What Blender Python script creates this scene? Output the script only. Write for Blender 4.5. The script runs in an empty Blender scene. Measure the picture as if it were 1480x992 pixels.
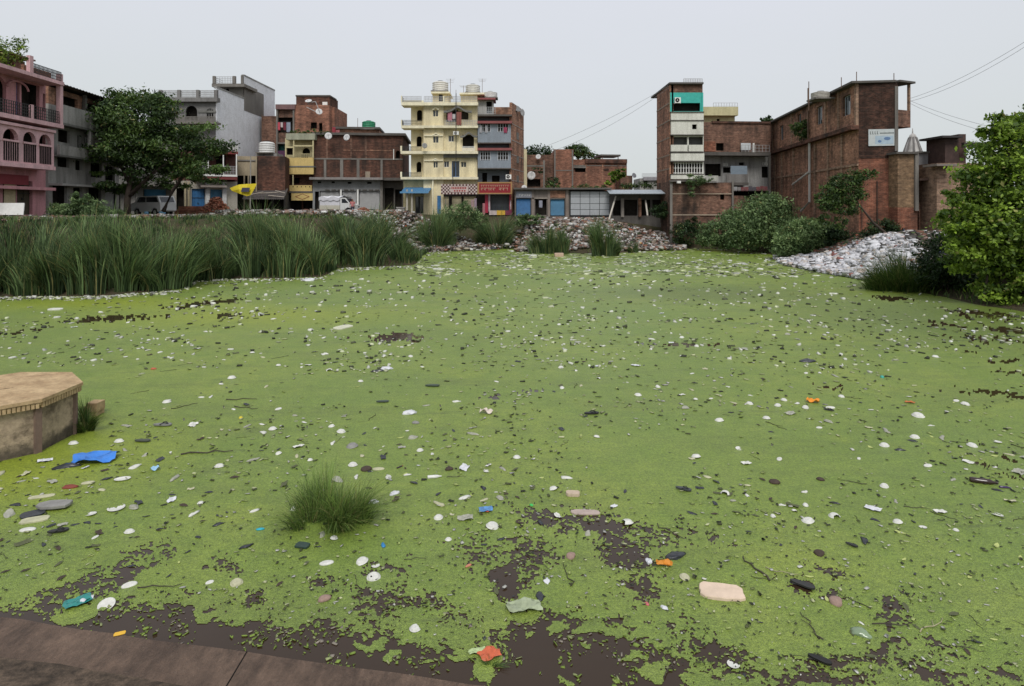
import bpy, math, random
import numpy as np
from mathutils import Vector, Matrix
random.seed(7)
SC = bpy.context.scene
COL = SC.collection
R = math.radians
# ---------------------------------------------------------------- camera, sky, sun
EYE, HOR, FOC, CX = 4.0, 300.0, 900.0, 740.0       # eye height over the water, horizon row, focal length and centre column of the photo in px
cam = bpy.data.cameras.new('camera'); co = bpy.data.objects.new('camera', cam); COL.objects.link(co)
cam.sensor_width = 36; cam.lens = 36 * FOC / 1480; cam.shift_y = -(496 - HOR) / 1480
cam.clip_start = .05; cam.clip_end = 5000
co.location = (0, 0, EYE); co.rotation_euler = (R(90), 0, 0)
SC.camera = co
SC.view_settings.view_transform = 'Standard'; SC.view_settings.look = 'None'; SC.view_settings.gamma = 1
SC.view_settings.exposure = 0.5
SC.cycles.use_denoising = True
SC.cycles.max_bounces = 6; SC.cycles.transparent_max_bounces = 8
W = bpy.data.worlds.new('World'); SC.world = W; W.use_nodes = True
wt = W.node_tree; wt.nodes.clear()
sk = wt.nodes.new('ShaderNodeTexSky'); sk.sky_type = 'NISHITA'; sk.sun_disc = False
SUN_EL, SUN_ROT = R(50), R(176)
sk.sun_elevation = SUN_EL; sk.sun_rotation = SUN_ROT; sk.air_density = 1; sk.dust_density = 4
wtc = wt.nodes.new('ShaderNodeTexCoord'); wmp = wt.nodes.new('ShaderNodeMapping'); wmp.inputs['Scale'].default_value = (1, 1, 3)
wn = wt.nodes.new('ShaderNodeTexNoise'); wn.inputs['Scale'].default_value = 1.3; wn.inputs['Detail'].default_value = 5
wr = wt.nodes.new('ShaderNodeValToRGB')
wr.color_ramp.elements[0].position = .0; wr.color_ramp.elements[0].color = (4.74, 5.02, 5.0, 1)
wr.color_ramp.elements[1].position = 1.0; wr.color_ramp.elements[1].color = (5.3, 5.45, 5.85, 1)
wm = wt.nodes.new('ShaderNodeMixRGB'); wm.inputs[0].default_value = .93
wb = wt.nodes.new('ShaderNodeBackground'); wb.inputs['Strength'].default_value = .1
wo = wt.nodes.new('ShaderNodeOutputWorld')
L = wt.links.new
L(wtc.outputs['Generated'], wmp.inputs[0]); L(wmp.outputs[0], wn.inputs['Vector'])
wsp = wt.nodes.new('ShaderNodeSeparateXYZ'); L(wtc.outputs['Generated'], wsp.inputs[0])
wmr = wt.nodes.new('ShaderNodeMapRange'); wmr.inputs['From Min'].default_value = .06; wmr.inputs['From Max'].default_value = .32; L(wsp.outputs[2], wmr.inputs['Value'])
wa = wt.nodes.new('ShaderNodeMath'); wa.operation = 'MULTIPLY_ADD'; wa.inputs[1].default_value = .9; L(wn.outputs['Fac'], wa.inputs[0]); wa2 = wt.nodes.new('ShaderNodeMath'); wa2.operation = 'ADD'; wa2.inputs[1].default_value = -.45
L(wmr.outputs[0], wa2.inputs[0]); L(wa2.outputs[0], wa.inputs[2]); L(wa.outputs[0], wr.inputs[0])
L(sk.outputs[0], wm.inputs[1]); L(wr.outputs[0], wm.inputs[2]); L(wm.outputs[0], wb.inputs['Color']); L(wb.outputs[0], wo.inputs[0])
sl = bpy.data.lights.new('sun', 'SUN'); sl.energy = 1.5; sl.angle = R(22); sl.color = (1, .97, .92)
so = bpy.data.objects.new('sun', sl); COL.objects.link(so)
sd = Vector((math.sin(SUN_ROT) * math.cos(SUN_EL), math.cos(SUN_ROT) * math.cos(SUN_EL), math.sin(SUN_EL)))
so.rotation_euler = sd.to_track_quat('Z', 'Y').to_euler()

# ---------------------------------------------------------------- helpers
def at(px, py, z=0.0):          # the point at height z that the photo shows at column px, row py
    Y = (EYE - z) * FOC / (py - HOR)
    return Vector(((px - CX) / FOC * Y, Y, z))
def atY(px, py, Y): return Vector(((px - CX) / FOC * Y, Y, EYE + (HOR - py) / FOC * Y))
def tag(o, label=None, cat=None, group=None, kind=None):
    if label: o['label'] = label
    if cat: o['category'] = cat
    if group: o['group'] = group
    if kind: o['kind'] = kind
    return o
def empty(name, loc=(0, 0, 0), rz=0):
    o = bpy.data.objects.new(name, None); COL.objects.link(o); o.location = loc; o.rotation_euler = (0, 0, rz); o.empty_display_size = .1
    return o
class MB:
    def __init__(s): s.v = []; s.f = []; s.m = []; s.mi = 0
    def poly(s, pts):
        n = len(s.v); s.v += [tuple(p) for p in pts]; s.f.append(tuple(range(n, n + len(pts)))); s.m.append(s.mi)
    def box(s, x0, y0, z0, x1, y1, z1):
        n = len(s.v)
        s.v += [(x, y, z) for z in (z0, z1) for y in (y0, y1) for x in (x0, x1)]
        for q in ((0, 2, 3, 1), (4, 5, 7, 6), (0, 1, 5, 4), (2, 6, 7, 3), (0, 4, 6, 2), (1, 3, 7, 5)):
            s.f.append(tuple(n + i for i in q)); s.m.append(s.mi)
    def tube(s, pts, r, n=6):
        if not hasattr(r, '__len__'): r = [r] * len(pts)
        pts = [Vector(p) for p in pts]; b = len(s.v)
        for i, p in enumerate(pts):
            d = (pts[min(i + 1, len(pts) - 1)] - pts[max(i - 1, 0)]).normalized()
            a = d.orthogonal().normalized() if abs(d.z) > .9 else d.cross(Vector((0, 0, 1))).normalized()
            c = d.cross(a)
            for k in range(n):
                t = 2 * math.pi * k / n; s.v.append(tuple(p + (a * math.cos(t) + c * math.sin(t)) * r[i]))
        for i in range(len(pts) - 1):
            for k in range(n):
                k2 = (k + 1) % n
                s.f.append((b + i * n + k, b + i * n + k2, b + (i + 1) * n + k2, b + (i + 1) * n + k)); s.m.append(s.mi)
        s.f.append(tuple(b + k for k in reversed(range(n)))); s.f.append(tuple(b + (len(pts) - 1) * n + k for k in range(n))); s.m += [s.mi] * 2
    def lathe(s, prof, n=16, c=(0, 0, 0), sx=1, sy=1):
        b = len(s.v)
        for r, z in prof:
            for k in range(n):
                t = 2 * math.pi * k / n; s.v.append((c[0] + r * sx * math.cos(t), c[1] + r * sy * math.sin(t), c[2] + z))
        for i in range(len(prof) - 1):
            for k in range(n):
                k2 = (k + 1) % n
                s.f.append((b + i * n + k, b + i * n + k2, b + (i + 1) * n + k2, b + (i + 1) * n + k)); s.m.append(s.mi)
        return s
    def prism(s, pts, z0, z1):                      # polygon in xy
        n = len(pts); b = len(s.v)
        s.v += [(p[0], p[1], z0) for p in pts] + [(p[0], p[1], z1) for p in pts]
        s.f.append(tuple(b + i for i in reversed(range(n)))); s.f.append(tuple(b + n + i for i in range(n)))
        for i in range(n): s.f.append((b + i, b + (i + 1) % n, b + n + (i + 1) % n, b + n + i))
        s.m += [s.mi] * (n + 2)
    def mesh(s, name, mats, smooth=False):
        me = bpy.data.meshes.new(name); me.from_pydata(s.v, [], s.f)
        for m in (mats if isinstance(mats, (list, tuple)) else [mats]): me.materials.append(m)
        if any(s.m): me.polygons.foreach_set('material_index', s.m)
        if smooth: me.polygons.foreach_set('use_smooth', [True] * len(s.f))
        me.update(); return me
    def build(s, name, mats, parent=None, M=None, smooth=False):
        o = bpy.data.objects.new(name, s.mesh(name, mats, smooth)); COL.objects.link(o)
        if parent: o.parent = parent
        if M is not None: o.matrix_local = M
        return o
def npmesh(name, V, F, mat, cols=None, smooth=False):
    """V (n,3), F (m,k) all the same size; cols (n,3) becomes the point attribute 'tone'."""
    me = bpy.data.meshes.new(name); n, (m, k) = len(V), F.shape
    me.vertices.add(n); me.vertices.foreach_set('co', np.ascontiguousarray(V, dtype=np.float32).ravel())
    me.loops.add(m * k); me.loops.foreach_set('vertex_index', np.ascontiguousarray(F, dtype=np.int32).ravel())
    me.polygons.add(m); me.polygons.foreach_set('loop_start', np.arange(0, m * k, k, dtype=np.int32))
    try: me.polygons.foreach_set('loop_total', np.full(m, k, dtype=np.int32))
    except Exception: pass
    me.update(calc_edges=True)
    if smooth: me.polygons.foreach_set('use_smooth', np.ones(m, dtype=bool))
    if cols is not None:
        a = me.attributes.new('tone', 'FLOAT_COLOR', 'POINT')
        c = np.ones((n, 4), dtype=np.float32); c[:, :3] = cols; a.data.foreach_set('color', c.ravel())
    me.materials.append(mat)
    return me
def link(name, me, parent=None):
    o = bpy.data.objects.new(name, me); COL.objects.link(o)
    if parent: o.parent = parent
    return o
def dup(o, parent=None):
    c = o.copy(); COL.objects.link(c); c.parent = parent
    for ch in list(o.children): dup(ch, c)
    return c

# ---------------------------------------------------------------- materials
def S(r, g, b): return tuple(((c / 255) / 12.92 if c / 255 < .04045 else ((c / 255 + .055) / 1.055) ** 2.4) for c in (r, g, b))
class NT:
    def __init__(s, name):
        m = bpy.data.materials.new(name); m.use_nodes = True; s.mat = m; s.t = m.node_tree
        s.p = s.t.nodes['Principled BSDF']; s.out = s.t.nodes['Material Output']
        s.tc = s.n('TexCoord')
    def n(s, ty, **kw):
        nd = s.t.nodes.new('ShaderNode' + ty)
        for k, v in kw.items(): setattr(nd, k, v)
        return nd
    def l(s, a, b): s.t.links.new(a, b)
    def val(s, a, sock):
        if isinstance(a, (int, float)): sock.default_value = a
        elif isinstance(a, tuple): sock.default_value = a if len(a) == len(sock.default_value) else tuple(a) + (1,)
        else: s.l(a, sock)
    def vec(s, scale=(1, 1, 1), src='Object'):
        mp = s.n('Mapping'); mp.inputs['Scale'].default_value = scale; s.l(s.tc.outputs[src], mp.inputs[0]); return mp.outputs[0]
    def noise(s, scale, v=None, detail=4, rough=.55):
        nd = s.n('TexNoise'); nd.inputs['Scale'].default_value = scale; nd.inputs['Detail'].default_value = detail; nd.inputs['Roughness'].default_value = rough
        s.l(v if v is not None else s.tc.outputs['Object'], nd.inputs['Vector']); return nd.outputs['Fac']
    def ramp(s, f, a, b, ca=(0, 0, 0), cb=(1, 1, 1)):
        nd = s.n('ValToRGB'); e = nd.color_ramp.elements; e[0].position = a; e[1].position = b; e[0].color = ca + (1,); e[1].color = cb + (1,)
        s.l(f, nd.inputs[0]); return nd.outputs[0]
    def mix(s, f, a, b, mode='MIX'):
        nd = s.n('MixRGB', blend_type=mode); s.val(f, nd.inputs[0]); s.val(a, nd.inputs[1]); s.val(b, nd.inputs[2]); return nd.outputs[0]
    def math(s, op, a, b=0.0):
        nd = s.n('Math', operation=op); s.val(a, nd.inputs[0]); s.val(b, nd.inputs[1]); return nd.outputs[0]
    def bump(s, h, strength=.3, dist=.02):
        nd = s.n('Bump'); nd.inputs['Strength'].default_value = strength; nd.inputs['Distance'].default_value = dist
        s.l(h, nd.inputs['Height']); s.l(nd.outputs[0], s.p.inputs['Normal'])
    def fin(s, col, rough=.8, spec=.3, metal=0):
        s.val(col, s.p.inputs['Base Color']); s.val(rough, s.p.inputs['Roughness']); s.p.inputs['Specular IOR Level'].default_value = spec
        s.p.inputs['Metallic'].default_value = metal
        return s.mat
MC = {}
def plaster(c, dirt=.5, dc=(.05, .045, .04), rough=.85):
    k = ('p', c, dirt, dc)
    if k in MC: return MC[k]
    t = NT('plaster'); streak = t.noise(1, t.vec((1.6, 1.6, .22)), 6, .65); big = t.noise(.55, None, 6, .65); fine = t.noise(9, None, 5, .7)
    f = t.math('MULTIPLY', t.ramp(t.math('ADD', t.math('MULTIPLY', streak, .55), t.math('MULTIPLY', big, .45)), .42, .64), dirt)
    a = t.mix(f, c, dc)
    a = t.mix(.5, a, t.ramp(fine, .3, .7, (.55, .55, .55), (1.15, 1.15, 1.15)), 'MULTIPLY'); a = t.mix(.6, a, t.ramp(t.noise(1.1, None, 6, .75), .35, .65, (.72, .71, .69), (1.12, 1.12, 1.12)), 'MULTIPLY')
    t.bump(fine, .25, .02)
    MC[k] = t.fin(a, rough); return MC[k]
def brick(c1, c2, mortar=(.22, .19, .16), dirt=.55, dc=(.03, .025, .022)):
    k = ('b', c1, c2, dirt, dc)
    if k in MC: return MC[k]
    t = NT('brickwork'); sp = t.n('SeparateXYZ'); t.l(t.tc.outputs['Object'], sp.inputs[0])
    cb = t.n('CombineXYZ'); t.l(t.math('ADD', sp.outputs[0], sp.outputs[1]), cb.inputs[0]); t.l(sp.outputs[2], cb.inputs[1])
    b = t.n('TexBrick'); b.inputs['Scale'].default_value = 1; b.inputs['Brick Width'].default_value = .26; b.inputs['Row Height'].default_value = .09
    b.inputs['Mortar Size'].default_value = .011; b.inputs['Bias'].default_value = -.1
    t.l(cb.outputs[0], b.inputs['Vector']); t.val(c1, b.inputs['Color1']); t.val(c2, b.inputs['Color2']); t.val(mortar, b.inputs['Mortar'])
    course = t.noise(1, t.vec((.5, .5, 5)), 3, .7); blot = t.noise(.45, None, 7, .7); mid = t.noise(2.5, t.vec((1, 1, 2)), 5, .7)
    a = t.mix(.75, b.outputs['Color'], t.ramp(course, .3, .7, (.6, .58, .56), (1.25, 1.2, 1.15)), 'MULTIPLY')
    a = t.mix(.9, a, t.ramp(mid, .3, .7, (.35, .34, .34), (1.65, 1.55, 1.45)), 'MULTIPLY')
    st = t.noise(1, t.vec((1.4, 1.4, .18)), 5, .6)
    f = t.math('MULTIPLY', t.ramp(t.math('ADD', t.math('MULTIPLY', blot, .6), t.math('MULTIPLY', st, .4)), .42, .60), dirt)
    a = t.mix(f, a, dc); t.bump(b.outputs['Fac'], .4, -.02)
    MC[k] = t.fin(a, .92, .15); return MC[k]
def paint(c, rough=.5, metal=0, var=.25, spec=.4):
    k = ('c', c, rough, metal, var)
    if k in MC: return MC[k]
    t = NT('paint'); n = t.noise(3, None, 5, .7)
    a = t.mix(var, c, t.ramp(n, .3, .7, tuple(x * .45 for x in c), tuple(min(1, x * 1.25) for x in c)))
    MC[k] = t.fin(a, rough, spec, metal); return MC[k]
DARK = paint((.012, .011, .010), .9, var=.5, spec=.1)
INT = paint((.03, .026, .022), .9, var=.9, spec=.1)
GLASS = paint((.03, .035, .04), .08, var=.6, spec=.6)
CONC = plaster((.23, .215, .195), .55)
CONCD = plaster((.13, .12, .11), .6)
STEEL = paint((.35, .35, .35), .5)
RUST = paint((.16, .1, .07), .8, var=.7)
WHITE = paint((.75, .75, .72), .5)
BLACKM = paint((.02, .02, .02), .5)
BLUE = paint((.035, .15, .34), .55, var=.5)
BLUE2 = paint((.06, .2, .34), .55, var=.4)
BR1 = brick((.38, .17, .115), (.28, .125, .09))
BR2 = brick((.26, .135, .1), (.2, .105, .08), dirt=.75)
BR3 = brick((.46, .235, .155), (.34, .17, .115), (.3, .26, .22), .72)
BR4 = brick((.17, .075, .055), (.12, .06, .045), (.13, .1, .085), .85)
BR5 = brick((.32, .12, .075), (.24, .09, .06), (.26, .19, .15), .6)
BRT = brick((.34, .23, .17), (.28, .18, .13), (.3, .26, .22), .35)
# ---------------------------------------------------------------- building kit
class Face:
    """A wall plane from ground point A to B (left to right as seen); local x along it, y into the building, z up."""
    def __init__(s, root, A, B, zb):
        s.root, s.A, s.B, s.zb = root, Vector(A), Vector(B), zb
        d = (s.B - s.A); s.len = d.length; d.normalize(); s.d = d; s.n = Vector((-d.y, d.x))
        s.Mw = Matrix.Translation((s.A.x, s.A.y, zb)) @ Matrix.Rotation(math.atan2(d.y, d.x), 4, 'Z')
        if root is None: s.M = None
        else: s.M = root.matrix_basis.inverted() @ s.Mw
    def uz(s, px, py, off=0.0):
        k = (px - CX) / FOC; t = (-off + s.A.dot(s.n)) / (k * s.n.x + s.n.y)
        p = Vector((k * t, t)) - s.A
        return p.dot(s.d), EYE + (HOR - py) / FOC * t - s.zb
    def R(s, r, off=0.0):
        x0, y0, x1, y1 = r; xm = (x0 + x1) / 2
        return s.uz(x0, y0, off)[0], s.uz(xm, y1, off)[1], s.uz(x1, y0, off)[0], s.uz(xm, y0, off)[1]   # u0,z0,u1,z1
    def put(s, mb, name, mat, smooth=False, parent=None): return mb.build(name, mat, parent or s.root, s.M if parent is None else None, smooth)
    def box(s, name, mat, r, out=.1, back=0.0, uz=False):
        u0, z0, u1, z1 = r if uz else s.R(r, out)
        mb = MB(); mb.box(u0, -out, z0, u1, -back, z1); return s.put(mb, name, mat)
    def wall(s, mat, r, ops=(), depth=6, rev=.22, name='wall', uz=False, y=0.0, solid=True, slope=0.0, fills=True):
        u0, z0, u1, z1 = r if uz else s.R(r, -y)
        mb = MB(); O = []
        for op in ops:
            q = op[0]; a = q if (len(op) > 3 and op[3] == 'uz') else s.R(q, -y)
            O.append((max(a[0], u0 + .02), max(a[1], z0), min(a[2], u1 - .02), min(a[3], z1 - .02), op[1], op[2] if len(op) > 2 else None))
        us = sorted({u0, u1} | {o[0] for o in O} | {o[2] for o in O}); zs = sorted({z0, z1} | {o[1] for o in O} | {o[3] for o in O})
        for i in range(len(us) - 1):
            for j in range(len(zs) - 1):
                cu, cz = (us[i] + us[i + 1]) / 2, (zs[j] + zs[j + 1]) / 2
                if any(o[0] < cu < o[2] and o[1] < cz < o[3] for o in O): continue
                mb.poly([(us[i], y, zs[j]), (us[i + 1], y, zs[j]), (us[i + 1], y, zs[j + 1]), (us[i], y, zs[j + 1])])
        for a, b, c, d, st, cl in O:
            yr = y + rev
            mb.poly([(a, y, b), (a, yr, b), (a, yr, d), (a, y, d)]); mb.poly([(c, y, b), (c, y, d), (c, yr, d), (c, yr, b)])
            mb.poly([(a, y, d), (a, yr, d), (c, yr, d), (c, y, d)]); mb.poly([(a, y, b), (c, y, b), (c, yr, b), (a, yr, b)])
            if 'arch' in st:
                rr = (c - a) / 2; m = (a + c) / 2; zc = d - rr; arc = [(m + rr * math.cos(t), zc + rr * math.sin(t)) for t in [math.pi * k / 10 for k in range(11)]]
                for k in range(10):
                    p, q = arc[k], arc[k + 1]
                    cx = c if k < 5 else a
                    mb.poly([(cx, y - .002, d), (q[0], y - .002, q[1]), (p[0], y - .002, p[1])])
                    mb.poly([(p[0], y, p[1]), (q[0], y, q[1]), (q[0], yr, q[1]), (p[0], yr, p[1])])
                mb.poly([(c, y - .002, d), (m, y - .002, d), (m, y - .002, d - .001)])
        if solid:
            D = y + depth
            mb.poly([(u0, y, z0), (u0, y, z1), (u0, D, z1), (u0, D, z0)]); mb.poly([(u1, y, z0), (u1, D, z0), (u1, D, z1), (u1, y, z1)])
            mb.poly([(u0, D, z0), (u0, D, z1), (u1, D, z1), (u1, D, z0)]); mb.poly([(u0, y, z1), (u1, y, z1), (u1, D, z1), (u0, D, z1)])
        w = s.put(mb, name, mat)
        if fills:
            for o in O: s.fill(o, y, rev)
        return w
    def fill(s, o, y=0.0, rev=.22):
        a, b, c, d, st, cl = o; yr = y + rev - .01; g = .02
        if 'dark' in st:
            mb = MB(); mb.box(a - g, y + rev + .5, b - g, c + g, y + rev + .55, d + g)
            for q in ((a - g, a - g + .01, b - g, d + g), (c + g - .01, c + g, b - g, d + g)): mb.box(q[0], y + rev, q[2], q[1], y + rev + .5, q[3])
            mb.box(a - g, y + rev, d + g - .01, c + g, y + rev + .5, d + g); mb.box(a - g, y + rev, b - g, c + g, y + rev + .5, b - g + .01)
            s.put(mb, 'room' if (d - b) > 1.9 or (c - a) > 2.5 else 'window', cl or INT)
        if 'glass' in st:
            mb = MB(); mb.box(a, yr, b, c, yr + .02, d); w = s.put(mb, 'window', GLASS)
            f = MB(); t = .05; yf = yr - .03
            f.box(a, yf, b, a + t, yr - .001, d); f.box(c - t, yf, b, c, yr - .001, d); f.box(a + t, yf, b, c - t, yr - .001, b + t); f.box(a + t, yf, d - t, c - t, yr - .001, d)
            n = max(2, round((c - a) / .55))
            for k in range(1, n): u = a + (c - a) * k / n; f.box(u - t / 2, yf, b + t, u + t / 2, yr - .001, d - t)
            f.build('frame', cl or WHITE, w)
        if 'grille' in st:
            mb = MB(); mb.box(a, yr, b, c, yr + .02, d); w = s.put(mb, 'window', INT)
            f = MB(); n = max(3, round((c - a) / .28)); t = .035
            for k in range(n + 1): u = a + t + (c - a - 2 * t) * k / n; f.box(u - t, y + .03, b, u + t, y + .06, d)
            for q in (.08, .5, .92): z = b + (d - b) * q; f.box(a, y + .065, z - .02, c, y + .085, z + .02)
            f.build('grille', cl or WHITE, w)
        if 'shutter' in st:
            mb = MB(); n = max(6, int((d - b) / .11)); pr = []
            for k in range(n + 1):
                z = b + (d - b) * k / n; pr += [(yr + .0, z), (yr - .035, z + (d - b) / n * .5)]
            pr = pr[:-1]
            for k in range(len(pr) - 1): mb.poly([(a, pr[k][0], pr[k][1]), (c, pr[k][0], pr[k][1]), (c, pr[k + 1][0], pr[k + 1][1]), (a, pr[k + 1][0], pr[k + 1][1])])
            w = s.put(mb, 'shutter', cl or STEEL)
            f = MB(); f.box(a, yr - .09, b, a + .06, yr - .001, d); f.box(c - .06, yr - .09, b, c, yr - .001, d); f.box(a + .06, yr - .09, b, c - .06, yr - .04, b + .1); f.build('guide_rail', BLACKM, w)
        if 'door' in st:
            mb = MB(); n = max(2, round((c - a) / .3))
            for k in range(n):
                u = a + (c - a) * k / n; mb.box(u + .008, yr - .01 - .02 * (k % 2), b, u + (c - a) / n - .008, yr + .05, d)
            mb.box(a, yr + .05, b, c, yr + .07, d)
            w = s.put(mb, 'door', cl or BLUE)
            h = MB(); h.box((a + c) / 2 - .06, yr - .09, b + 1, (a + c) / 2 + .02, yr - .03, b + 1.15); h.box(a, yr - .05, b + (d - b) * .62, c, yr - .032, b + (d - b) * .62 + .06); h.build('latch', BLACKM, w)
    def rail(s, r, off=.9, mat=None, n=None, ret=0.0, name='railing', hb=3, uz=False, t=.018):
        u0, z0, u1, z1 = r if uz else s.R(r, off); mb = MB(); n = n or max(2, round((u1 - u0) / .5))
        for k in range(n + 1): u = u0 + (u1 - u0) * k / n; mb.box(u - t, -off - t, z0, u + t, -off + t, z1)
        for k in range(hb + 1): z = z1 - (z1 - z0) * k / (hb + .3); mb.box(u0, -off - t * .7, z - t, u1, -off + t * .7, z + t)
        if ret:
            for uu in ([u0] if ret > 0 else [u1]):
                for k in range(3): y = -off + abs(ret) * (k + 1) / 3; mb.box(uu - t, y - t, z0, uu + t, y + t, z1)
                for k in range(hb + 1): z = z1 - (z1 - z0) * k / (hb + .3); mb.box(uu - t * .7, -off, z - t, uu + t * .7, -off + abs(ret), z + t)
        return s.put(mb, name, mat or BLACKM)
    def arcband(s, r, mat, out=.18, h=.14, name='window_hood'):
        u0, z0, u1, z1 = s.R(r, out); mb = MB(); n = 14; P = []
        for k in range(n + 1):
            t = k / n; u = u0 + (u1 - u0) * t; z = z0 + (z1 - z0) * math.exp(-((t - .5) / .2) ** 2)
            P.append((u, z))
        for k in range(n):
            (a, b), (c, d) = P[k], P[k + 1]
            for q in ([(a, -out, b), (c, -out, d), (c, -out, d + h), (a, -out, b + h)], [(a, 0, b + h), (a, -out, b + h), (c, -out, d + h), (c, 0, d + h)], [(a, 0, b), (c, 0, d), (c, -out, d), (a, -out, b)]): mb.poly(q)
        return s.put(mb, name, mat)
    def marks(s, r, mat, off, rows=1, seed=1, name='lettering', size=.8, head=True):
        rng = random.Random(seed); u0, z0, u1, z1 = s.R(r, off); mb = MB(); H = (z1 - z0) / rows
        for j in range(rows):
            zb_ = z1 - (j + 1) * H + H * .15; h = H * size * .8; u = u0
            while u < u1 - h * .3:
                wd = h * rng.uniform(.7, 1.2)
                if rng.random() < .12: u += wd * .5; continue
                e = min(u + wd, u1)
                if head: mb.box(u, -off - .02, zb_ + h * .8, e, -off, zb_ + h)
                x = u + wd * rng.uniform(.25, .7)
                mb.box(x, -off - .02, zb_ + h * rng.uniform(0, .15), x + h * .16, -off, zb_ + h * .8)
                if rng.random() < .7: mb.box(max(u, x - wd * .35), -off - .02, zb_ + h * .35, x, -off, zb_ + h * .5)
                if rng.random() < .4: mb.box(max(u, x - wd * .4), -off - .02, zb_ + h * .05, x - wd * .15, -off, zb_ + h * .4)
                u = e + h * .12
        return s.put(mb, name, mat)
def H(name, label, pl, Yl, pr, Yr, zb=3.25, cat='building', group=None):
    A = ((pl - CX) / FOC * Yl, Yl); B = ((pr - CX) / FOC * Yr, Yr)
    d = Vector(B) - Vector(A)
    root = empty(name, (A[0], A[1], zb), math.atan2(d.y, d.x)); root.matrix_basis = Matrix.Translation((A[0], A[1], zb)) @ Matrix.Rotation(math.atan2(d.y, d.x), 4, 'Z')
    tag(root, label, cat, group); f = Face(root, A, B, zb)
    return f
def side(f, dist, left=False):
    """the wall that runs back from the right end (or forward to the left end) of f."""
    if left:
        A = f.A + f.n * dist; return Face(f.root, A, f.A, f.zb)
    B = f.B + f.n * dist; return Face(f.root, f.B, B, f.zb)
def water_tank(px, py, Y, r, h, mat, label, name='water_tank', rings=3):
    o = empty(name, atY(px, py, Y)); tag(o, label, 'water tank')
    mb = MB(); pr = [(0, 0), (r, 0)]
    for k in range(rings * 2 + 1): pr.append((r * (1 if k % 2 else .95), h * .82 * (k + 1) / (rings * 2 + 2)))
    pr += [(r, h * .82), (r * .75, h * .95), (r * .35, h), (0, h)]
    mb.lathe(pr, 14); mb.build('tank', mat, o, smooth=False)
    m2 = MB(); m2.lathe([(r * .36, h), (r * .36, h + .07), (0, h + .09)], 10); m2.build('lid', BLACKM, o)
    m3 = MB(); m3.box(-r * 1.05, -r * 1.05, -.12, r * 1.05, r * 1.05, 0.0); m3.build('slab', CONC, o)
    return o
def dish(px, py, Y, r, label, az=0.0, tilt=35, mat=None):
    r *= .56
    o = empty('satellite_dish', atY(px, py, Y), az); tag(o, label, 'satellite dish')
    d = MB(); pr = [(0, 0)] + [(r * k / 5, .25 * r * (k / 5) ** 2) for k in range(1, 6)] + [(r * .99, .25 * r + .02), (r * .5, .02), (0, -.02)]
    d.lathe(pr, 16); q = d.build('reflector', mat or paint((.55, .55, .55), .5), o, smooth=True); q.rotation_euler = (R(90 - tilt), 0, 0)
    a = MB(); a.tube([(0, 0, -r), (0, .05, -.1), (0, .02, 0)], .025); a.tube([(0, 0, -r * .7), (0, -r * .75, .1 * r)], .018); a.box(-.04, -r * .82, .05 * r, .04, -r * .7, .05 * r + .1)
    a.build('arm', STEEL, o); return o
def mast(px, py0, py1, Y, label, r=.03, name='antenna_mast', cross=0, mat=None, lean=0):
    p0 = atY(px, py0, Y); o = empty(name, p0); tag(o, label, 'antenna' if cross else 'pole'); h = (py0 - py1) / FOC * Y
    mb = MB(); mb.tube([(0, 0, 0), (lean, 0, h)], r); mb.build('pole', mat or RUST, o)
    if cross:
        c = MB()
        for k in range(cross): z = h * (.98 - .07 * k); c.box(-.5 + .07 * k, -.01, z - .012, .5 - .07 * k, .01, z + .012)
        c.build('aerial', STEEL, o)
    return o
def ac_unit(f, r, label):
    u0, z0, u1, z1 = f.R(r, .35); o = empty('air_conditioner', f.Mw @ Vector((u0, 0, z0))); o.rotation_euler = f.Mw.to_euler()
    tag(o, label, 'air conditioner'); w, h = u1 - u0, z1 - z0
    mb = MB(); mb.box(0, -.36, 0, w, -.03, h); mb.build('casing', WHITE, o)
    c = MB(); n = 16; R_ = h * .38; cx, cz = w * .42, h * .5
    c.poly([(cx + R_ * math.cos(2 * math.pi * k / n), -.372, cz + R_ * math.sin(2 * math.pi * k / n)) for k in range(n)]); c.build('fan_grille', DARK, o)
    b = MB(); b.lathe([(.0, 0), (.06, 0), (.06, .02), (0, .02)], 8); hb = b.build('hub', WHITE, o); hb.rotation_euler = (R(90), 0, 0); hb.location = (cx, -.375, cz)
    k = MB(); k.box(0, -.34, -.07, .05, 0, -.01); k.box(w - .05, -.34, -.07, w, 0, -.01); k.build('bracket', STEEL, o)
def cloth(f, r, col, label, off=.5, name='hanging_cloth', cat='laundry', group=None):
    u0, z0, u1, z1 = f.R(r, off); mb = MB(); n = 8
    P = [(u0 + (u1 - u0) * k / n, -off + .05 * math.sin(k * 2.1), .06 * math.sin(k * 1.7)) for k in range(n + 1)]
    for k in range(n):
        a, b = P[k], P[k + 1]
        mb.poly([(a[0], a[1], z1), (b[0], b[1], z1), (b[0], b[1] + .03, z0 + b[2]), (a[0], a[1] + .03, z0 + a[2])])
    o = mb.build(name, paint(col, .9, var=.3)); o.matrix_basis = f.Mw; return tag(o, label, cat, group)
# ---------------------------------------------------------------- buildings, left to right
PINK = plaster((.62, .31, .33), .55, (.15, .10, .10)); PINKL = plaster((.78, .50, .52), .5, (.2, .15, .15)); CREAMP = plaster((.55, .47, .3), .3)
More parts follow.
